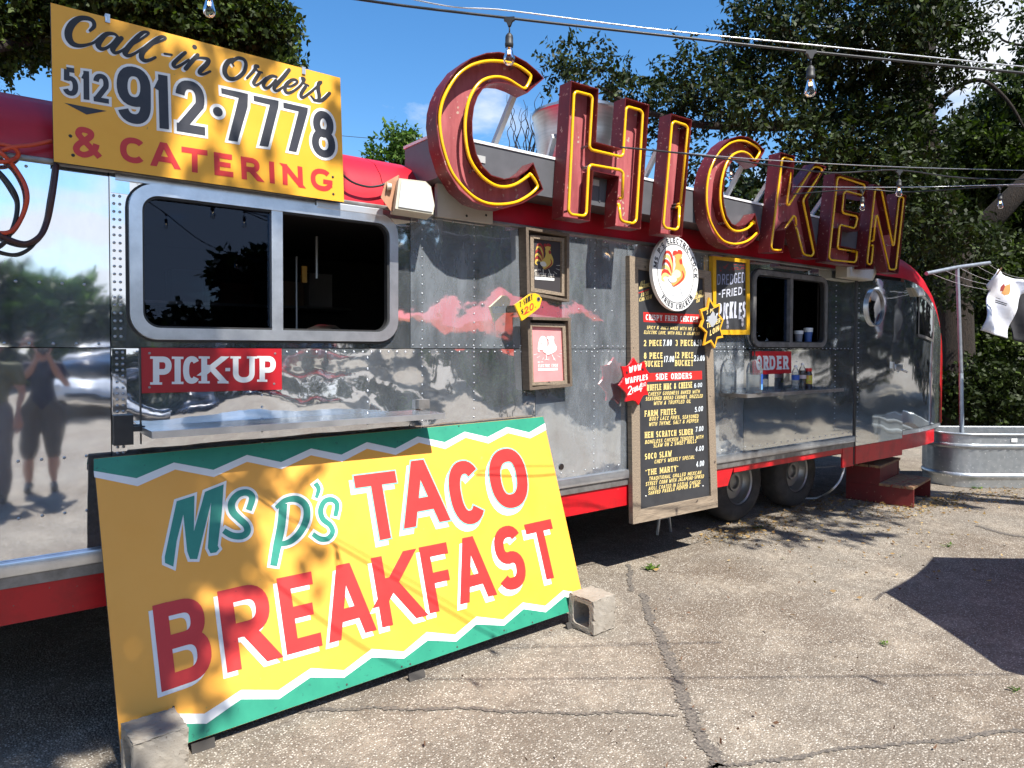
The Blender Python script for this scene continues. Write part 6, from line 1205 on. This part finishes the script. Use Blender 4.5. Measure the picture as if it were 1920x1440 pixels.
pg = thing('clothes_peg', 'dark wooden clothes peg holding the white shirt', 'peg', tuple(atD(*sh(990, 205), 7.66))); a = atD(*sh(972, 230), 7.64); b = atD(*sh(1008, 178), 7.66); MB().tube([tuple(a), tuple(b)], .008, 4).build('peg_body', pmat('peg_wood', (.12, .06, .03), .7), pg)

# ================================================================== TREES AND BUSHES
BARK = pmat('dark_furrowed_bark', (.020, .015, .012), .95, var=((.055, .038, .026), 9, .45, .8), bump=(22, 1.0, .03), stretch=(5, 5, .7))
LEAF_D = leaf_mat('deep_green_leaves', (.009, .016, .004), (.036, .055, .010), .2)
LEAF_M = leaf_mat('mid_green_leaves', (.013, .023, .005), (.062, .092, .014), .28)
LEAF_L = leaf_mat('fresh_green_leaves', (.035, .075, .014), (.12, .20, .035), .35)
def sprigs(blobs, seed, leaf=(.085, .028), per=10, twig=.30, droop=.35, fill=1.0):
    """pinnate sprigs scattered through a set of balls: returns quads, one per leaflet"""
    rg = np.random.default_rng(seed); C_ = []; D_ = []
    for c, r, n in blobs:
        n = max(2, int(n * fill)); d = rg.normal(size=(n, 3)); d /= np.linalg.norm(d, axis=1, keepdims=True); k = r * rg.random((n, 1)) ** .42
        C_.append(np.array(c) + d * k * np.array([1, 1, .8])); D_.append(d)
    C_ = np.concatenate(C_); D_ = np.concatenate(D_); n = len(C_)
    tw = D_ * .7 + rg.normal(size=(n, 3)) * .6; tw[:, 2] -= droop; tw /= np.linalg.norm(tw, axis=1, keepdims=True)
    side = np.cross(tw, rg.normal(size=(n, 3))); side /= np.linalg.norm(side, axis=1, keepdims=True)
    j = np.arange(per); tt = (j // 2 + .5) / (per / 2); sg = np.where(j % 2 == 0, 1.0, -1.0)
    L_ = twig * rg.uniform(.6, 1.3, (n, 1, 1)); base = C_[:, None, :] + tw[:, None, :] * (tt[None, :, None] * L_)
    ld = side[:, None, :] * sg[None, :, None] + tw[:, None, :] * .55 + rg.normal(size=(n, per, 3)) * .28; ld[..., 2] -= .22; ld /= np.linalg.norm(ld, axis=2, keepdims=True)
    wd = np.cross(ld, rg.normal(size=(n, per, 3))); wd /= np.linalg.norm(wd, axis=2, keepdims=True)
    ll = leaf[0] * rg.uniform(.65, 1.3, (n, per, 1)); lw = leaf[1] * rg.uniform(.7, 1.3, (n, per, 1))
    p0 = base; p2 = base + ld * ll; mid = base + ld * ll * .45
    V = np.stack([p0, mid + wd * lw, p2, mid - wd * lw], axis=2).reshape(-1, 3); return V, np.arange(len(V)).reshape(-1, 4)
def tree(name, label, base, limbs, blobs, mat, seed, leaf=(.085, .028), per=10, twig=.3, group='trees around the lot', fill=1.0, cat='tree', droop=.35):
    t = thing(name, label, cat, base, group=group)
    for i, (pts, r0, r1) in enumerate(limbs):
        P = spline(pts, 6); n = len(P); MB().tube(P, [r0 + (r1 - r0) * k / (n - 1) for k in range(n)], 10 if r0 > .05 else 6).build('trunk' if i == 0 else 'limb', BARK, t, smooth='all')
    if blobs:
        V, Fq = sprigs(blobs, seed, leaf, per, twig, droop, fill); arrays('crown', V, Fq, mat, t)
    return t
D3 = lambda u, v, d: tuple(atD(u, v, d))
def pb_(u, v, r, d, n): return (D3(u, v, d), r * d / F_PX, n)
# the big tree behind the clothes post
gb = onZ(1795, 850); dT = 12.6; base = atD(1792, 800, dT); base.z = 0
lim = [([tuple(base), D3(1790, 760, dT), D3(1788, 640, dT), D3(1782, 500, dT), D3(1762, 420, dT), D3(1735, 300, dT), D3(1722, 200, dT), D3(1728, 80, dT), D3(1738, -60, dT), D3(1730, -200, dT)], .36, .20),
       ([D3(1782, 500, dT), D3(1820, 455, dT), D3(1870, 400, dT - .3), D3(1940, 330, dT - .5), D3(2040, 250, dT - .6)], .26, .12), ([D3(1722, 232, dT), D3(1650, 226, dT), D3(1560, 222, dT - .3), D3(1470, 236, dT - .5), D3(1380, 236, dT - .8), D3(1300, 232, dT - 1), D3(1200, 205, dT - 1.1), D3(1120, 160, dT - 1.2)], .14, .025),
       ([D3(1755, 195, dT), D3(1800, 160, dT), D3(1845, 152, dT - .2), D3(1890, 190, dT - .3), D3(1920, 240, dT - .3)], .05, .02), ([D3(1728, 120, dT), D3(1690, 40, dT), D3(1640, -40, dT)], .10, .04), ([D3(1735, 60, dT), D3(1790, -10, dT), D3(1830, -60, dT)], .09, .03),
       ([D3(1380, 236, dT - .8), D3(1396, 268, dT - .8), D3(1394, 330, dT - .8)], .012, .006), ([D3(1470, 236, dT - .5), D3(1430, 180, dT - .6), D3(1400, 110, dT - .7)], .04, .015)]
bl_ = []
for u, v, r, n in ((1075, 105, 36, 46), (1050, 128, 30, 34), (1120, 135, 46, 70), (1175, 168, 46, 80), (1215, 195, 50, 110), (1262, 168, 50, 100), (1300, 130, 42, 66), (1340, 175, 60, 150), (1290, 215, 44, 80), (1380, 110, 50, 90), (1420, 60, 60, 120), (1460, 20, 70, 150), (1400, 190, 60, 150), (1250, 255, 34, 26), (1285, 300, 30, 20), (1330, 335, 40, 26), (1370, 290, 34, 16),
                   (1470, 120, 80, 260), (1540, 60, 90, 330), (1560, 170, 80, 300), (1620, 110, 90, 340), (1690, 50, 90, 330), (1700, 170, 70, 240), (1640, 230, 80, 300), (1540, 270, 60, 190), (1500, 300, 40, 70), (1590, 300, 70, 240), (1660, 320, 70, 240), (1480, 210, 40, 70), (1540, 345, 50, 120), (1610, 400, 60, 170),
                   (1760, 20, 70, 200), (1790, 110, 46, 90), (1740, 250, 60, 160), (1700, 400, 60, 200), (1730, 350, 60, 200), (1810, 60, 40, 44), (1450, 330, 30, 30), (1520, 400, 40, 60), (1420, 380, 26, 26), (1750, 470, 50, 120), (1800, 430, 50, 110), (1850, 470, 44, 60), (1780, 540, 40, 60), (1600, -40, 120, 300), (1480, -60, 110, 220), (1720, -60, 110, 260)):
    bl_.append(pb_(u, v, r, dT - 1.0 + random.uniform(-.9, .9), n))
tree('big_tree', 'big dark green tree with a thick forked trunk behind the letters and clothes post', tuple(base), lim, bl_, LEAF_D, 3, (.10, .024), 12, .36, fill=.70)
# second tree to the right, its leaves low over the clothes post
b2 = atD(2080, 800, 14.5); b2.z = 0
bl_ = [pb_(u, v, r, 13.6 + random.uniform(-.8, .8), n) for u, v, r, n in ((1900, 170, 50, 110), (1860, 220, 50, 130), (1830, 260, 50, 140), (1890, 290, 70, 260), (1840, 330, 60, 200), (1930, 230, 70, 220), (1940, 350, 80, 280), (1800, 300, 40, 90), (1880, 400, 60, 190), (1960, 120, 60, 130), (1820, 400, 44, 100), (1990, 20, 80, 120))]
tree('leafy_tree', 'mid green tree at the right edge with leaves above the shirt', tuple(b2), [([tuple(b2), D3(2075, 600, 14.3), D3(2050, 400, 14.1), D3(2010, 250, 13.9), D3(1990, 60, 13.8)], .22, .08), ([D3(2050, 400, 14), D3(1960, 310, 13.8), D3(1880, 260, 13.6)], .09, .02), ([D3(1990, 62, 13.8), D3(1930, 84, 13.6), D3(1886, 78, 13.5), D3(1866, 62, 13.5), D3(1840, 60, 13.5), D3(1820, 66, 13.5)], .03, .008), ([D3(1890, 80, 13.5), D3(1898, 60, 13.5), D3(1912, 34, 13.5)], .012, .005), ([D3(1850, 60, 13.5), D3(1870, 40, 13.5), D3(1885, 28, 13.5)], .01, .004)], bl_, LEAF_M, 4, (.10, .03), 12, .32, fill=1.2)
# thicket behind
def bush(label, u, v, d, w, h, n, mat, seed, leaf=(.085, .030), dens=1.7):
    c = atD(u, 652, d); c.z = 0; wd = w * d / F_PX; top = atD(u, v, d).z
    bl = []; rg = random.Random(seed)
    for k in range(n): a = rg.uniform(-1, 1); z = rg.uniform(.03, 1) ** .8 * top; bl.append(((c.x + te.x * a * wd + rg.uniform(-.4, .4), c.y + te.y * a * wd + rg.uniform(-.4, .4), z), rg.uniform(.3, .65), int(70 * dens)))
    st = [([(c.x + te.x * a * wd * .5, c.y + te.y * a * wd * .5, 0), (c.x + te.x * a * wd * .6 + .1, c.y + te.y * a * wd * .6, top * .45), (c.x + te.x * a * wd * .75, c.y + te.y * a * wd * .75, top * .8)], .03, .008) for a in (0, -.8, .7)]
    return tree('bush', label, (c.x, c.y, 0), st, bl, mat, seed, leaf, 8, .3, group='bushes behind the tank', cat='bush')
bush('tall bright bush under the shirts at the right edge', 1885, 470, 13.2, 90, 0, 34, LEAF_M, 21)
bush('tall dark bush close behind the big trunk', 1775, 400, 15.2, 90, 0, 44, LEAF_D, 22)
bush('tall dark bush behind the rounded end of the trailer', 1690, 380, 16.5, 80, 0, 40, LEAF_D, 23)
bush('wide bush beyond the right edge of the picture', 2010, 430, 13.8, 110, 0, 40, LEAF_D, 24)
bush('low bush behind the stock tank', 1850, 700, 12.4, 80, 0, 18, LEAF_D, 25, dens=1.2)
w_ = []
rg = np.random.default_rng(77)
for k in range(150):
    a = rg.uniform(-1, 1); c = atD(1800 + 420 * a, 652, 21 + rg.uniform(-2, 2)); w_.append(((c.x, c.y, rg.uniform(.2, 6.5)), rg.uniform(.6, 1.3), 60))
V, Fq = sprigs(w_, 31, (.22, .09), 8, .5); arrays('distant_woods', V, Fq, LEAF_D, None, kind='stuff')
# left tree behind the trailer
b3 = Vector((-1.5, 5.6, 0))
bl_ = [pb_(u, v, r, 8.6 + random.uniform(-.7, .7), n) for u, v, r, n in ((30, 30, 80, 260), (-40, 80, 70, 200), (70, 70, 50, 120), (10, 90, 30, 40), (150, -10, 90, 300), (250, 10, 80, 280), (340, 20, 90, 340), (420, 60, 70, 260), (480, 30, 70, 230), (500, 90, 46, 110), (525, 118, 24, 26), (300, 70, 60, 180), (200, 60, 60, 180), (380, 110, 50, 120), (455, 110, 44, 100), (-100, 10, 110, 240), (300, -110, 140, 300), (80, -110, 140, 280), (95, 85, 26, 30))]
tree('oak_tree', 'dark leafy oak rising behind the trailer above the yellow call-in sign', tuple(b3), [([tuple(b3), (-1.4, 5.5, 2), (-1.0, 5.3, 4), (-.3, 5.0, 5.5), (.6, 4.8, 6.6)], .28, .08), ([(-1.0, 5.3, 4), D3(150, 60, 8.8), D3(330, 50, 8.6), D3(470, 80, 8.6)], .08, .015), ([(-1.2, 5.4, 3.2), D3(-60, 80, 8.7), D3(-120, 20, 8.6)], .08, .02)], bl_, LEAF_M, 6, (.075, .026), 10, .22, fill=1.5)
b4 = atD(735, 640, 24); b4.z = 0
tree('small_tree', 'small round tree far behind, just above the red roof band', tuple(b4), [([tuple(b4), D3(738, 420, 24), D3(742, 280, 24)], .15, .03)], [(D3(748, 268, 24), .38, 60), (D3(702, 296, 24), .28, 34), (D3(735, 296, 24), .45, 60), (D3(765, 290, 24), .5, 50), (D3(768, 262, 24), .22, 18), (D3(740, 252, 24), .15, 10)], LEAF_L, 8, (.19, .05), 10, .45)
# bare saplings behind the first letters
b5 = atD(985, 640, 10.5); b5.z = 0
tw_ = [([tuple(b5), D3(985, 450, 10.5), D3(990, 300, 10.5), D3(998, 250, 10.5)], .025, .012)]
for k in range(16):
    u0 = random.uniform(945, 1020); v0 = random.uniform(255, 300); u, v = u0, v0; P = [D3(990, 330, 10.5), D3(u, v, 10.5)]
    for s_ in range(4): u += random.uniform(-12, 12); v -= random.uniform(12, 28); P.append(D3(u, max(v, 172), 10.5 + random.uniform(-.2, .2)))
    tw_.append((P, .009, .003))
tree('bare_tree', 'leafless thin branched tree seen through the hollow of the big C', tuple(b5), tw_, None, LEAF_D, 9)
# shade tree and other trees on the far side of the lot: they dapple the left signs and fill the reflections
b6 = Vector((-5.2, -6.0, 0)); rg = random.Random(5); bl_ = []
for k in range(76):
    x = rg.uniform(-4.6, .75); y = rg.uniform(-6.3, -2.3); z = 7.5 + rg.uniform(-.9, .9)
    edge = .10 if y > -4.4 else (.42 if y > -5.05 else -.9)
    bl_.append(((min(x, edge), y, z), rg.uniform(.35, .62), 44))
for k in range(16): bl_.append(((rg.uniform(-.3, .52), rg.uniform(-5.05, -4.3), 7.4 + rg.uniform(-.4, .4)), rg.uniform(.28, .42), 26))
for k in range(16): bl_.append(((rg.uniform(-.3, .45), rg.uniform(-4.3, -2.5), 7.3 + rg.uniform(-.4, .4)), rg.uniform(.25, .38), 36))
for x, y, z, n in ((.95, -4.7, 7.4, 5), (.9, -5.0, 7.6, 5), (.85, -3.4, 7.3, 6), (1.3, -3.1, 7.2, 4)): bl_.append(((x, y, z), .24, n))
tree('shade_tree', 'wide shade tree overhead behind the camera that dapples the left signs', tuple(b6), [([tuple(b6), (-5.1, -6, 2.5), (-4.6, -5.8, 5), (-3.6, -5.5, 7), (-2, -5.2, 8)], .3, .1), ([(-4.6, -5.8, 5), (-3, -4.6, 6.6), (-1.6, -4.0, 7.2), (-.6, -3.8, 7.4)], .12, .03), ([(-3.6, -5.5, 7), (-2.6, -5.5, 7.4), (-1.4, -5.4, 7.7)], .08, .02)], bl_, LEAF_M, 12, (.11, .045), 10, .3)
b7 = Vector((10.2, -7.0, 0)); rg = random.Random(15); bl_ = []
for k in range(46):
    x = rg.uniform(5.5, 8.3); y = rg.uniform(-4.6, -2.9); bl_.append(((x, y, 7.0 + rg.uniform(-.7, .7)), rg.uniform(.28, .5), 46))
for x, y, n in ((5.2, -3.4, 14), (5.0, -4.0, 10), (5.9, -5.3, 20), (6.6, -5.0, 18)): bl_.append(((x, y, 7.0), .34, n))
tree('shade_tree', 'shade tree right of the camera whose branch dapples the order window', tuple(b7), [([tuple(b7), (10.1, -6.8, 2.5), (9.6, -6.2, 5), (8.4, -5, 6.6), (7.2, -4, 7.1)], .26, .07), ([(9.6, -6.2, 5), (9.0, -5.4, 6.6), (8.2, -4.6, 7.2)], .09, .03)], bl_, LEAF_M, 13, (.11, .045), 10, .3)
def far_tree(label, x, y, h, r, seed, mat, n=34):
    rg = random.Random(seed); bl = []
    for k in range(n):
        a = rg.uniform(0, 2 * pi); q = rg.random() ** .5; z = rg.uniform(.12, 1); w = r * (1 - abs(z - .5) ** 2 * 1.6); bl.append(((x + w * q * cos(a), y + w * q * sin(a), h * z), r * rg.uniform(.2, .36), 46))
    tree('far_tree', label, (x, y, 0), [([(x, y, 0), (x + .1, y, h * .4), (x, y + .1, h * .85)], .2, .06)], bl, mat, seed, (.30, .13), 8, .55, group='trees on the far side of the lot')
for i, (x, y, h, r, mt) in enumerate(((14.5, -17.5, 11, 3.2, LEAF_D), (13, -14, 11, 3.6, LEAF_D), (17.5, -11, 11, 3.6, LEAF_M), (21, -7, 11, 3.6, LEAF_D), (26, -12, 12, 3.6, LEAF_M), (13, -20, 13, 4, LEAF_D), (18.5, -15, 12, 3.8, LEAF_D), (24, -3, 11, 3.6, LEAF_M), (3.0, -32, 4.4, 2.2, LEAF_L), (-.8, -31, 5.2, 2.6, LEAF_M), (-4.5, -33, 5, 2.8, LEAF_L), (-9, -34, 6, 3, LEAF_M), (12.5, -11.5, 7.5, 2.2, LEAF_L), (7.9, -21.5, 4.6, 1.5, LEAF_D), (4.6, -23, 2.6, 2.4, LEAF_D))):
    far_tree(('deep green', 'bushy', 'tall', 'broad', 'smaller', 'tallest', 'dense', 'outer', 'low fresh green', 'low dark', 'low light', 'outermost low', 'near fresh green', 'single dark', 'low hedge-like')[i] + ' tree across the lot, mirrored in the trailer side', x, y, h, r, 40 + i, mt)

# ================================================================== LITTER AND WEEDS
rg = np.random.default_rng(11)
def litter(name, cs, n, mat, s=(.012, .03)):
    V = []
    for _ in range(n):
        c, sx, sy = cs[rg.integers(len(cs))]; x = c[0] + rg.normal() * sx; y = c[1] + rg.normal() * sy; a = rg.uniform(0, 6.28); l = rg.uniform(*s); w = l * rg.uniform(.3, .6); ca, sa = cos(a), sin(a); zs_ = rg.uniform(.004, .02, 4) + .004
        V += [(x - l * ca, y - l * sa, zs_[0]), (x - w * sa * .8, y + w * ca * .8, zs_[1] * .5), (x + l * ca, y + l * sa, zs_[2]), (x + w * sa * .8, y - w * ca * .8, zs_[3])]
    V = np.array(V); return arrays(name, V, np.arange(len(V)).reshape(-1, 4), mat, None, kind='stuff')
g_ = lambda u, v, sx, sy: ((onZ(u, v).x, onZ(u, v).y), sx, sy)
LIT = leaf_mat('dry_leaf_litter', (.16, .085, .03), (.55, .38, .15), .2)
litter('leaf_litter', [g_(1500, 950, .5, .16), g_(1560, 955, .5, .2), g_(1640, 950, .45, .18), g_(1720, 955, .4, .15), g_(1440, 985, .4, .2), g_(1800, 935, .5, .12), g_(1880, 930, .5, .14), g_(1760, 940, .3, .08), g_(1380, 1000, .3, .1), g_(1600, 1000, .9, .5)], 1500, LIT, (.010, .026))
litter('ground_debris', [((3.2, -1.1), 1.2, .7), ((5.2, -.7), 1.4, .5), ((2.3, -1.6), .9, .4)], 160, pmat('brown_debris', (.12, .06, .03), .9), (.006, .016))
def weed(label, u, v, n, s):
    p = onZ(u, v); t = thing('weed', label, 'weed', (p.x, p.y, 0), group='weeds in the asphalt'); m = MB()
    for k in range(n):
        a = random.uniform(0, 6.28); l = s * random.uniform(.5, 1.2); d = Vector((cos(a), sin(a), random.uniform(.1, .5))).normalized(); sd_ = Vector((-sin(a), cos(a), 0)); o = Vector((p.x + random.uniform(-1, 1) * s * 1.3, p.y + random.uniform(-1, 1) * s * .5, .004))
        m.add([tuple(o), tuple(o + d * l * .5 + sd_ * l * .22), tuple(o + d * l), tuple(o + d * l * .5 - sd_ * l * .22)], [(0, 1, 2, 3)])
    m.build('leaves', LEAF_L, t)
for lab, u, v, n, s in (('flat green weed below the menu board shadow', 1222, 1066, 26, .05), ('small weed among leaf litter by the wheels', 1425, 990, 16, .045), ('small weed tuft near the tank on the asphalt', 1775, 1023, 16, .04), ('tiny weed pair on the open asphalt', 1658, 1208, 12, .03), ('weed tuft at the foot of the stock tank', 1835, 916, 20, .05), ('weed at the lower right edge', 1905, 1296, 12, .03)): weed(lab, u, v, n, s)

# ================================================================== PATIO UMBRELLA (right of the frame, throws the big shadow)
uc = Vector((5.62, -2.62, 0)) - SV * (2.0 / -SV.z); uc.z = 0
UM = thing('patio_umbrella', 'red octagonal patio umbrella standing right of the picture, casting the big shadow', 'umbrella', tuple(uc))
UCL = leaf_mat('red_canopy_cloth', (.66, .085, .105), (.70, .10, .12), .35)
crn = [Vector((uc.x + 1.5 * cos(radians(119.6 + 45 * k)), uc.y + 1.5 * sin(radians(119.6 + 45 * k)), 2.0)) for k in range(8)]; apx = Vector((uc.x, uc.y, 2.36))
m = MB()
for k in range(8):
    a, b = crn[k], crn[(k + 1) % 8]; m.grid([[tuple(apx.lerp(a.lerp(b, j / 4), i / 5) - Vector((0, 0, .05 * sin(pi * j / 4) * i / 5))) for j in range(5)] for i in range(6)])
m.build('canopy', UCL, UM, smooth=True); m = MB()
for k in range(8): MB().tube([tuple(apx - Vector((0, 0, .05))), tuple(crn[k] - Vector((0, 0, .012)))], .008, 6).build('rib', BLACK, UM)
MB().tube([tuple(uc), tuple(apx + Vector((0, 0, .05)))], .022, 12).build('pole', BARK, UM, smooth=True); MB().lathe([(.0, 0), (.28, 0), (.28, .05), (.06, .09), (.05, .3), (.0, .3)], 24, Matrix.Translation(uc)).build('base', BLACK, UM, smooth=True)
a = crn[0]; MB().tube([tuple(a), tuple(a + Vector((-.20, -.02, -.02)))], .006, 6).build('tie_cord', BLACK, UM)

# ================================================================== PEOPLE AND CARS SEEN IN THE POLISHED SIDE
def skin_obj(name, chains, mat, parent, vox=.014):
    """limbs as tapered tubes and round joints, fused into one continuous surface"""
    m = MB()
    for ch in chains:
        for i, (x, y, z, r) in enumerate(ch):
            m.lathe([(.02 * r, -r)] + [(r * sin(radians(q)), -r * cos(radians(q))) for q in range(20, 170, 20)] + [(.02 * r, r)], 12, Matrix.Translation((x, y, z)))
            if i:
                p = ch[i - 1]; P = [Vector(p[:3]).lerp(Vector((x, y, z)), k / 4) for k in range(5)]; m.tube(P, [p[3] + (r - p[3]) * k / 4 for k in range(5)], 12)
    o = m.build(name, mat, parent, local=True, smooth='all')
    r_ = o.modifiers.new('fuse', 'REMESH'); r_.mode = 'VOXEL'; r_.voxel_size = vox; r_.use_smooth_shade = True
    sm = o.modifiers.new('relax', 'SMOOTH'); sm.factor = .5; sm.iterations = 3; return o
SKIN = pmat('skin', (.42, .22, .15), .5)
def person(label, loc, rz, shirt, trousers, pose, hat=None, long_=False):
    t = thing('person', label, 'person', M=Matrix.Translation(loc) @ Matrix.Rotation(rz, 4, 'Z'), group='people in the lot'); s = 1.0
    pel = (0, 0, .95, .13)
    def arm(sx):
        sh_ = (.19 * sx, 0, 1.42, .055)
        if pose == 'photo': el = (.27 * sx, .12, 1.20, .042); wr = (.10 * sx, .26, 1.50, .028); hd = (.07 * sx, .285, 1.555, .034); fd = (-.3 * sx, .35, .9)
        else: el = (.25 * sx, -.03, 1.14, .042); wr = (.26 * sx, .05, .90, .028); hd = (.262 * sx, .065, .83, .034); fd = (0, .15, -1)
        f = Vector(fd).normalized(); up_ = Vector((0, 1, 0)) if pose != 'photo' else Vector((0, 0, 1)); sd_ = f.cross(up_).normalized()
        ch = [[(0, 0, 1.40, .10), sh_, el, wr, hd]]
        for k in range(4):
            b = Vector(hd[:3]) + sd_ * (.018 * (k - 1.5)); L_ = (.07, .08, .075, .06)[k]; p1 = b + f * L_ * .6; p2 = p1 + (f * .6 + Vector((0, .5, -.3))).normalized() * L_ * .5
            ch.append([hd, (*b, .012), (*p1, .009), (*p2, .008)])
        th = Vector(hd[:3]) + sd_ * -.03 * sx; ch.append([hd, (*th, .012), (*(th + f * .03 + sd_ * -.02 * sx), .010)])
        return ch
    chains = [[pel, (0, 0, 1.10, .125), (0, 0, 1.28, .14), (0, 0, 1.40, .10), (0, .01, 1.50, .055), (0, .02, 1.57, .062), (0, .03, 1.64, .088), (0, .02, 1.71, .085), (0, .015, 1.755, .045)]]
    chains += arm(1) + arm(-1)
    for sx in (1, -1): chains.append([pel, (.095 * sx, 0, .86, .10), (.11 * sx, .01, .50, .062), (.12 * sx, -.01, .28, .056), (.125 * sx, -.02, .09, .038), (.13 * sx, .03, .045, .04), (.135 * sx, .14, .03, .032)])
    skin_obj('body', chains, SKIN, t, .008)
    fm = MB(); 
    for sx in (1, -1): fm.lathe([(0, .012), (.010, .006), (.012, 0)], 10, Matrix.Translation((.033 * sx, .108, 1.66)) @ Matrix.Rotation(radians(-90), 4, 'X'))
    fm.build('eyes', BLACKP, t, local=True); MB().add([(0, .145, 1.625), (-.016, .11, 1.615), (.016, .11, 1.615), (0, .112, 1.668)], [(0, 1, 2), (0, 2, 3), (0, 3, 1)]).build('nose', SKIN, t, local=True)
    MB().box((-.025, .098, 1.583), (.025, .112, 1.592)).build('mouth', pmat('lips', (.30, .11, .09), .5), t, local=True)
    for sx in (1, -1): MB().lathe([(0, -.01), (.022, -.006), (.026, .006), (.012, .01)], 10, Matrix.Translation((.09 * sx, .01, 1.645)) @ Matrix.Rotation(radians(80 * sx), 4, 'Y')).build('ear', SKIN, t, local=True)
    skin_obj('shirt', [[(0, 0, .97, .158), (0, 0, 1.10, .150), (0, 0, 1.28, .163), (0, 0, 1.415, .115)]] + [[(0, 0, 1.415, .115), (.19 * sx, 0, 1.425, .075), ((.235 * sx, .06, 1.31, .068) if pose == 'photo' else (.235 * sx, -.02, 1.27, .068))] for sx in (1, -1)], shirt, t)
    e = .12 if long_ else .47
    skin_obj('trousers', [[(0, 0, 1.03, .148), (.1 * sx, 0, .84, .122), (.112 * sx, .008, e + .18, .10), (.115 * sx, .006, e, .088)] for sx in (1, -1)], trousers, t)
    skin_obj('hair', [[(0, -.015, 1.66, .094), (0, -.012, 1.735, .092), (0, 0, 1.775, .05)]], hat or pmat('dark_hair', (.03, .02, .015), .7), t)
    if hat: MB().lathe([(.0, .012), (.10, .008), (.125, 0), (.0, -.004)], 20, Matrix.Translation((0, .06, 1.725)) @ Matrix.Scale(1.25, 4, (0, 1, 0))).build('cap_brim', hat, t, local=True)
    for sx in (1, -1): skin_obj('shoe', [[(.125 * sx, -.045, .05, .05), (.13 * sx, .04, .045, .05), (.135 * sx, .16, .035, .042)]], BLACKP, t)
    if pose == 'photo':
        c = thing('hand_camera', 'black camera held up to the face of the man mirrored in the left panel', 'camera', M=Matrix.Translation(loc) @ Matrix.Rotation(rz, 4, 'Z') @ Matrix.Translation((0, .24, 1.63)))
        MB().box((-.06, -.03, -.04), (.06, .03, .04), ch=.008).build('camera_body', BLACKP, c, local=True); MB().lathe([(0, 0), (.033, 0), (.033, .06), (.028, .062), (0, .05)], 20, Matrix.Rotation(radians(-90), 4, 'X') @ Matrix.Translation((0, 0, .03))).build('lens', BLACK, c, local=True, smooth=True)
    return t
person('man in a navy shirt and dark shorts photographing, mirrored in the left panel', Vector((.62, -6.1, 0)), radians(4), pmat('navy_shirt', (.018, .020, .045), .85), pmat('grey_brown_shorts', (.085, .075, .065), .85), 'photo', pmat('dark_cap', (.03, .025, .022), .8))
person('bystander in an olive shirt with arms down, mirrored at the far left edge', Vector((.12, -5.6, 0)), radians(10), pmat('olive_shirt', (.12, .115, .05), .85), pmat('grey_trousers', (.14, .13, .13), .85), 'stand', None, True)
def car(label, loc, rz, paint, group='cars parked across the lot'):
    t = thing('parked_car', label, 'car', M=Matrix.Translation(loc) @ Matrix.Rotation(rz, 4, 'Z'), group=group); w = .88
    prof = [(-2.1, .35), (2.1, .35), (2.15, .62), (2.02, .82), (1.0, .96), (-1.75, .98), (-2.1, .86)]
    def shell(pr, w0, w1, name, mat, par):
        bm = bmesh.new(); n = len(pr); zs_ = [p[1] for p in pr]; z0, z1 = min(zs_), max(zs_); V = []
        for sx in (-1, 1): V.append([bm.verts.new((sx * (w0 + (w1 - w0) * (z - z0) / (z1 - z0)), x, z)) for x, z in pr])
        bm.faces.new(V[0]); bm.faces.new(V[1][::-1]); [bm.faces.new((V[0][i], V[1][i], V[1][(i + 1) % n], V[0][(i + 1) % n])) for i in range(n)]
        bmesh.ops.recalc_face_normals(bm, faces=bm.faces[:]); bmesh.ops.bevel(bm, geom=bm.edges[:], offset=.06, segments=3, affect='EDGES'); me = bpy.data.meshes.new(name); bm.to_mesh(me); bm.free()
        me.polygons.foreach_set('use_smooth', [True] * len(me.polygons)); me.materials.append(mat); o = bpy.data.objects.new(name, me); COL.objects.link(o); o.parent = par; return o
    shell(prof, w, w * .97, 'body', paint, t); shell([(-1.7, .97), (.95, .95), (.25, 1.42), (-1.2, 1.44)], w * .95, w * .72, 'cabin_glass', PORTG, t); shell([(-1.25, 1.41), (.28, 1.39), (.18, 1.47), (-1.15, 1.49)], w * .76, w * .70, 'roof', paint, t)
    for sx in (-1, 1):
        for y in (1.3, -1.35):
            Mw = Matrix.Translation((sx * .80, y, .33)) @ Matrix.Rotation(radians(90 * sx), 4, 'Y'); wh = MB().lathe([(.2, -.1), (.3, -.1), (.33, -.06), (.33, .06), (.3, .1), (.2, .1)], 24, Mw).build('wheel', TYRE, t, local=True, smooth=True); MB().lathe([(0, .085), (.2, .095), (.2, .1)], 20, Mw).build('rim', STEEL, wh, local=True)
        MB().box((sx * .72 - .14, 2.06, .66), (sx * .72 + .14, 2.14, .78), ch=.03).build('headlight', pmat('headlight', (.7, .72, .75), .1, coat=1), t, local=True); MB().box((sx * .74 - .1, -2.13, .72), (sx * .74 + .1, -2.05, .86), ch=.02).build('tail_light', SIGNRED, t, local=True)
        MB().box((sx * .93 - .09, .62, .95), (sx * .93 + .09, .74, 1.08), ch=.03).build('mirror', paint, t, local=True)
    MB().box((-.5, 2.11, .45), (.5, 2.17, .58), ch=.02).build('grille', BLACK, t, local=True); return t
car('white hatchback facing the trailer across the lot', Vector((2.4, -16.5, 0)), radians(8), pmat('white_car_paint', (.75, .75, .75), .25, coat=.8))
car('dark blue car parked beside the white hatchback', Vector((5.6, -17.6, 0)), radians(-4), pmat('dark_blue_car_paint', (.02, .03, .07), .25, coat=.8))
car('red car parked at the far end of the row', Vector((9.0, -19.5, 0)), radians(-10), pmat('red_car_paint', (.35, .015, .02), .25, coat=.8))
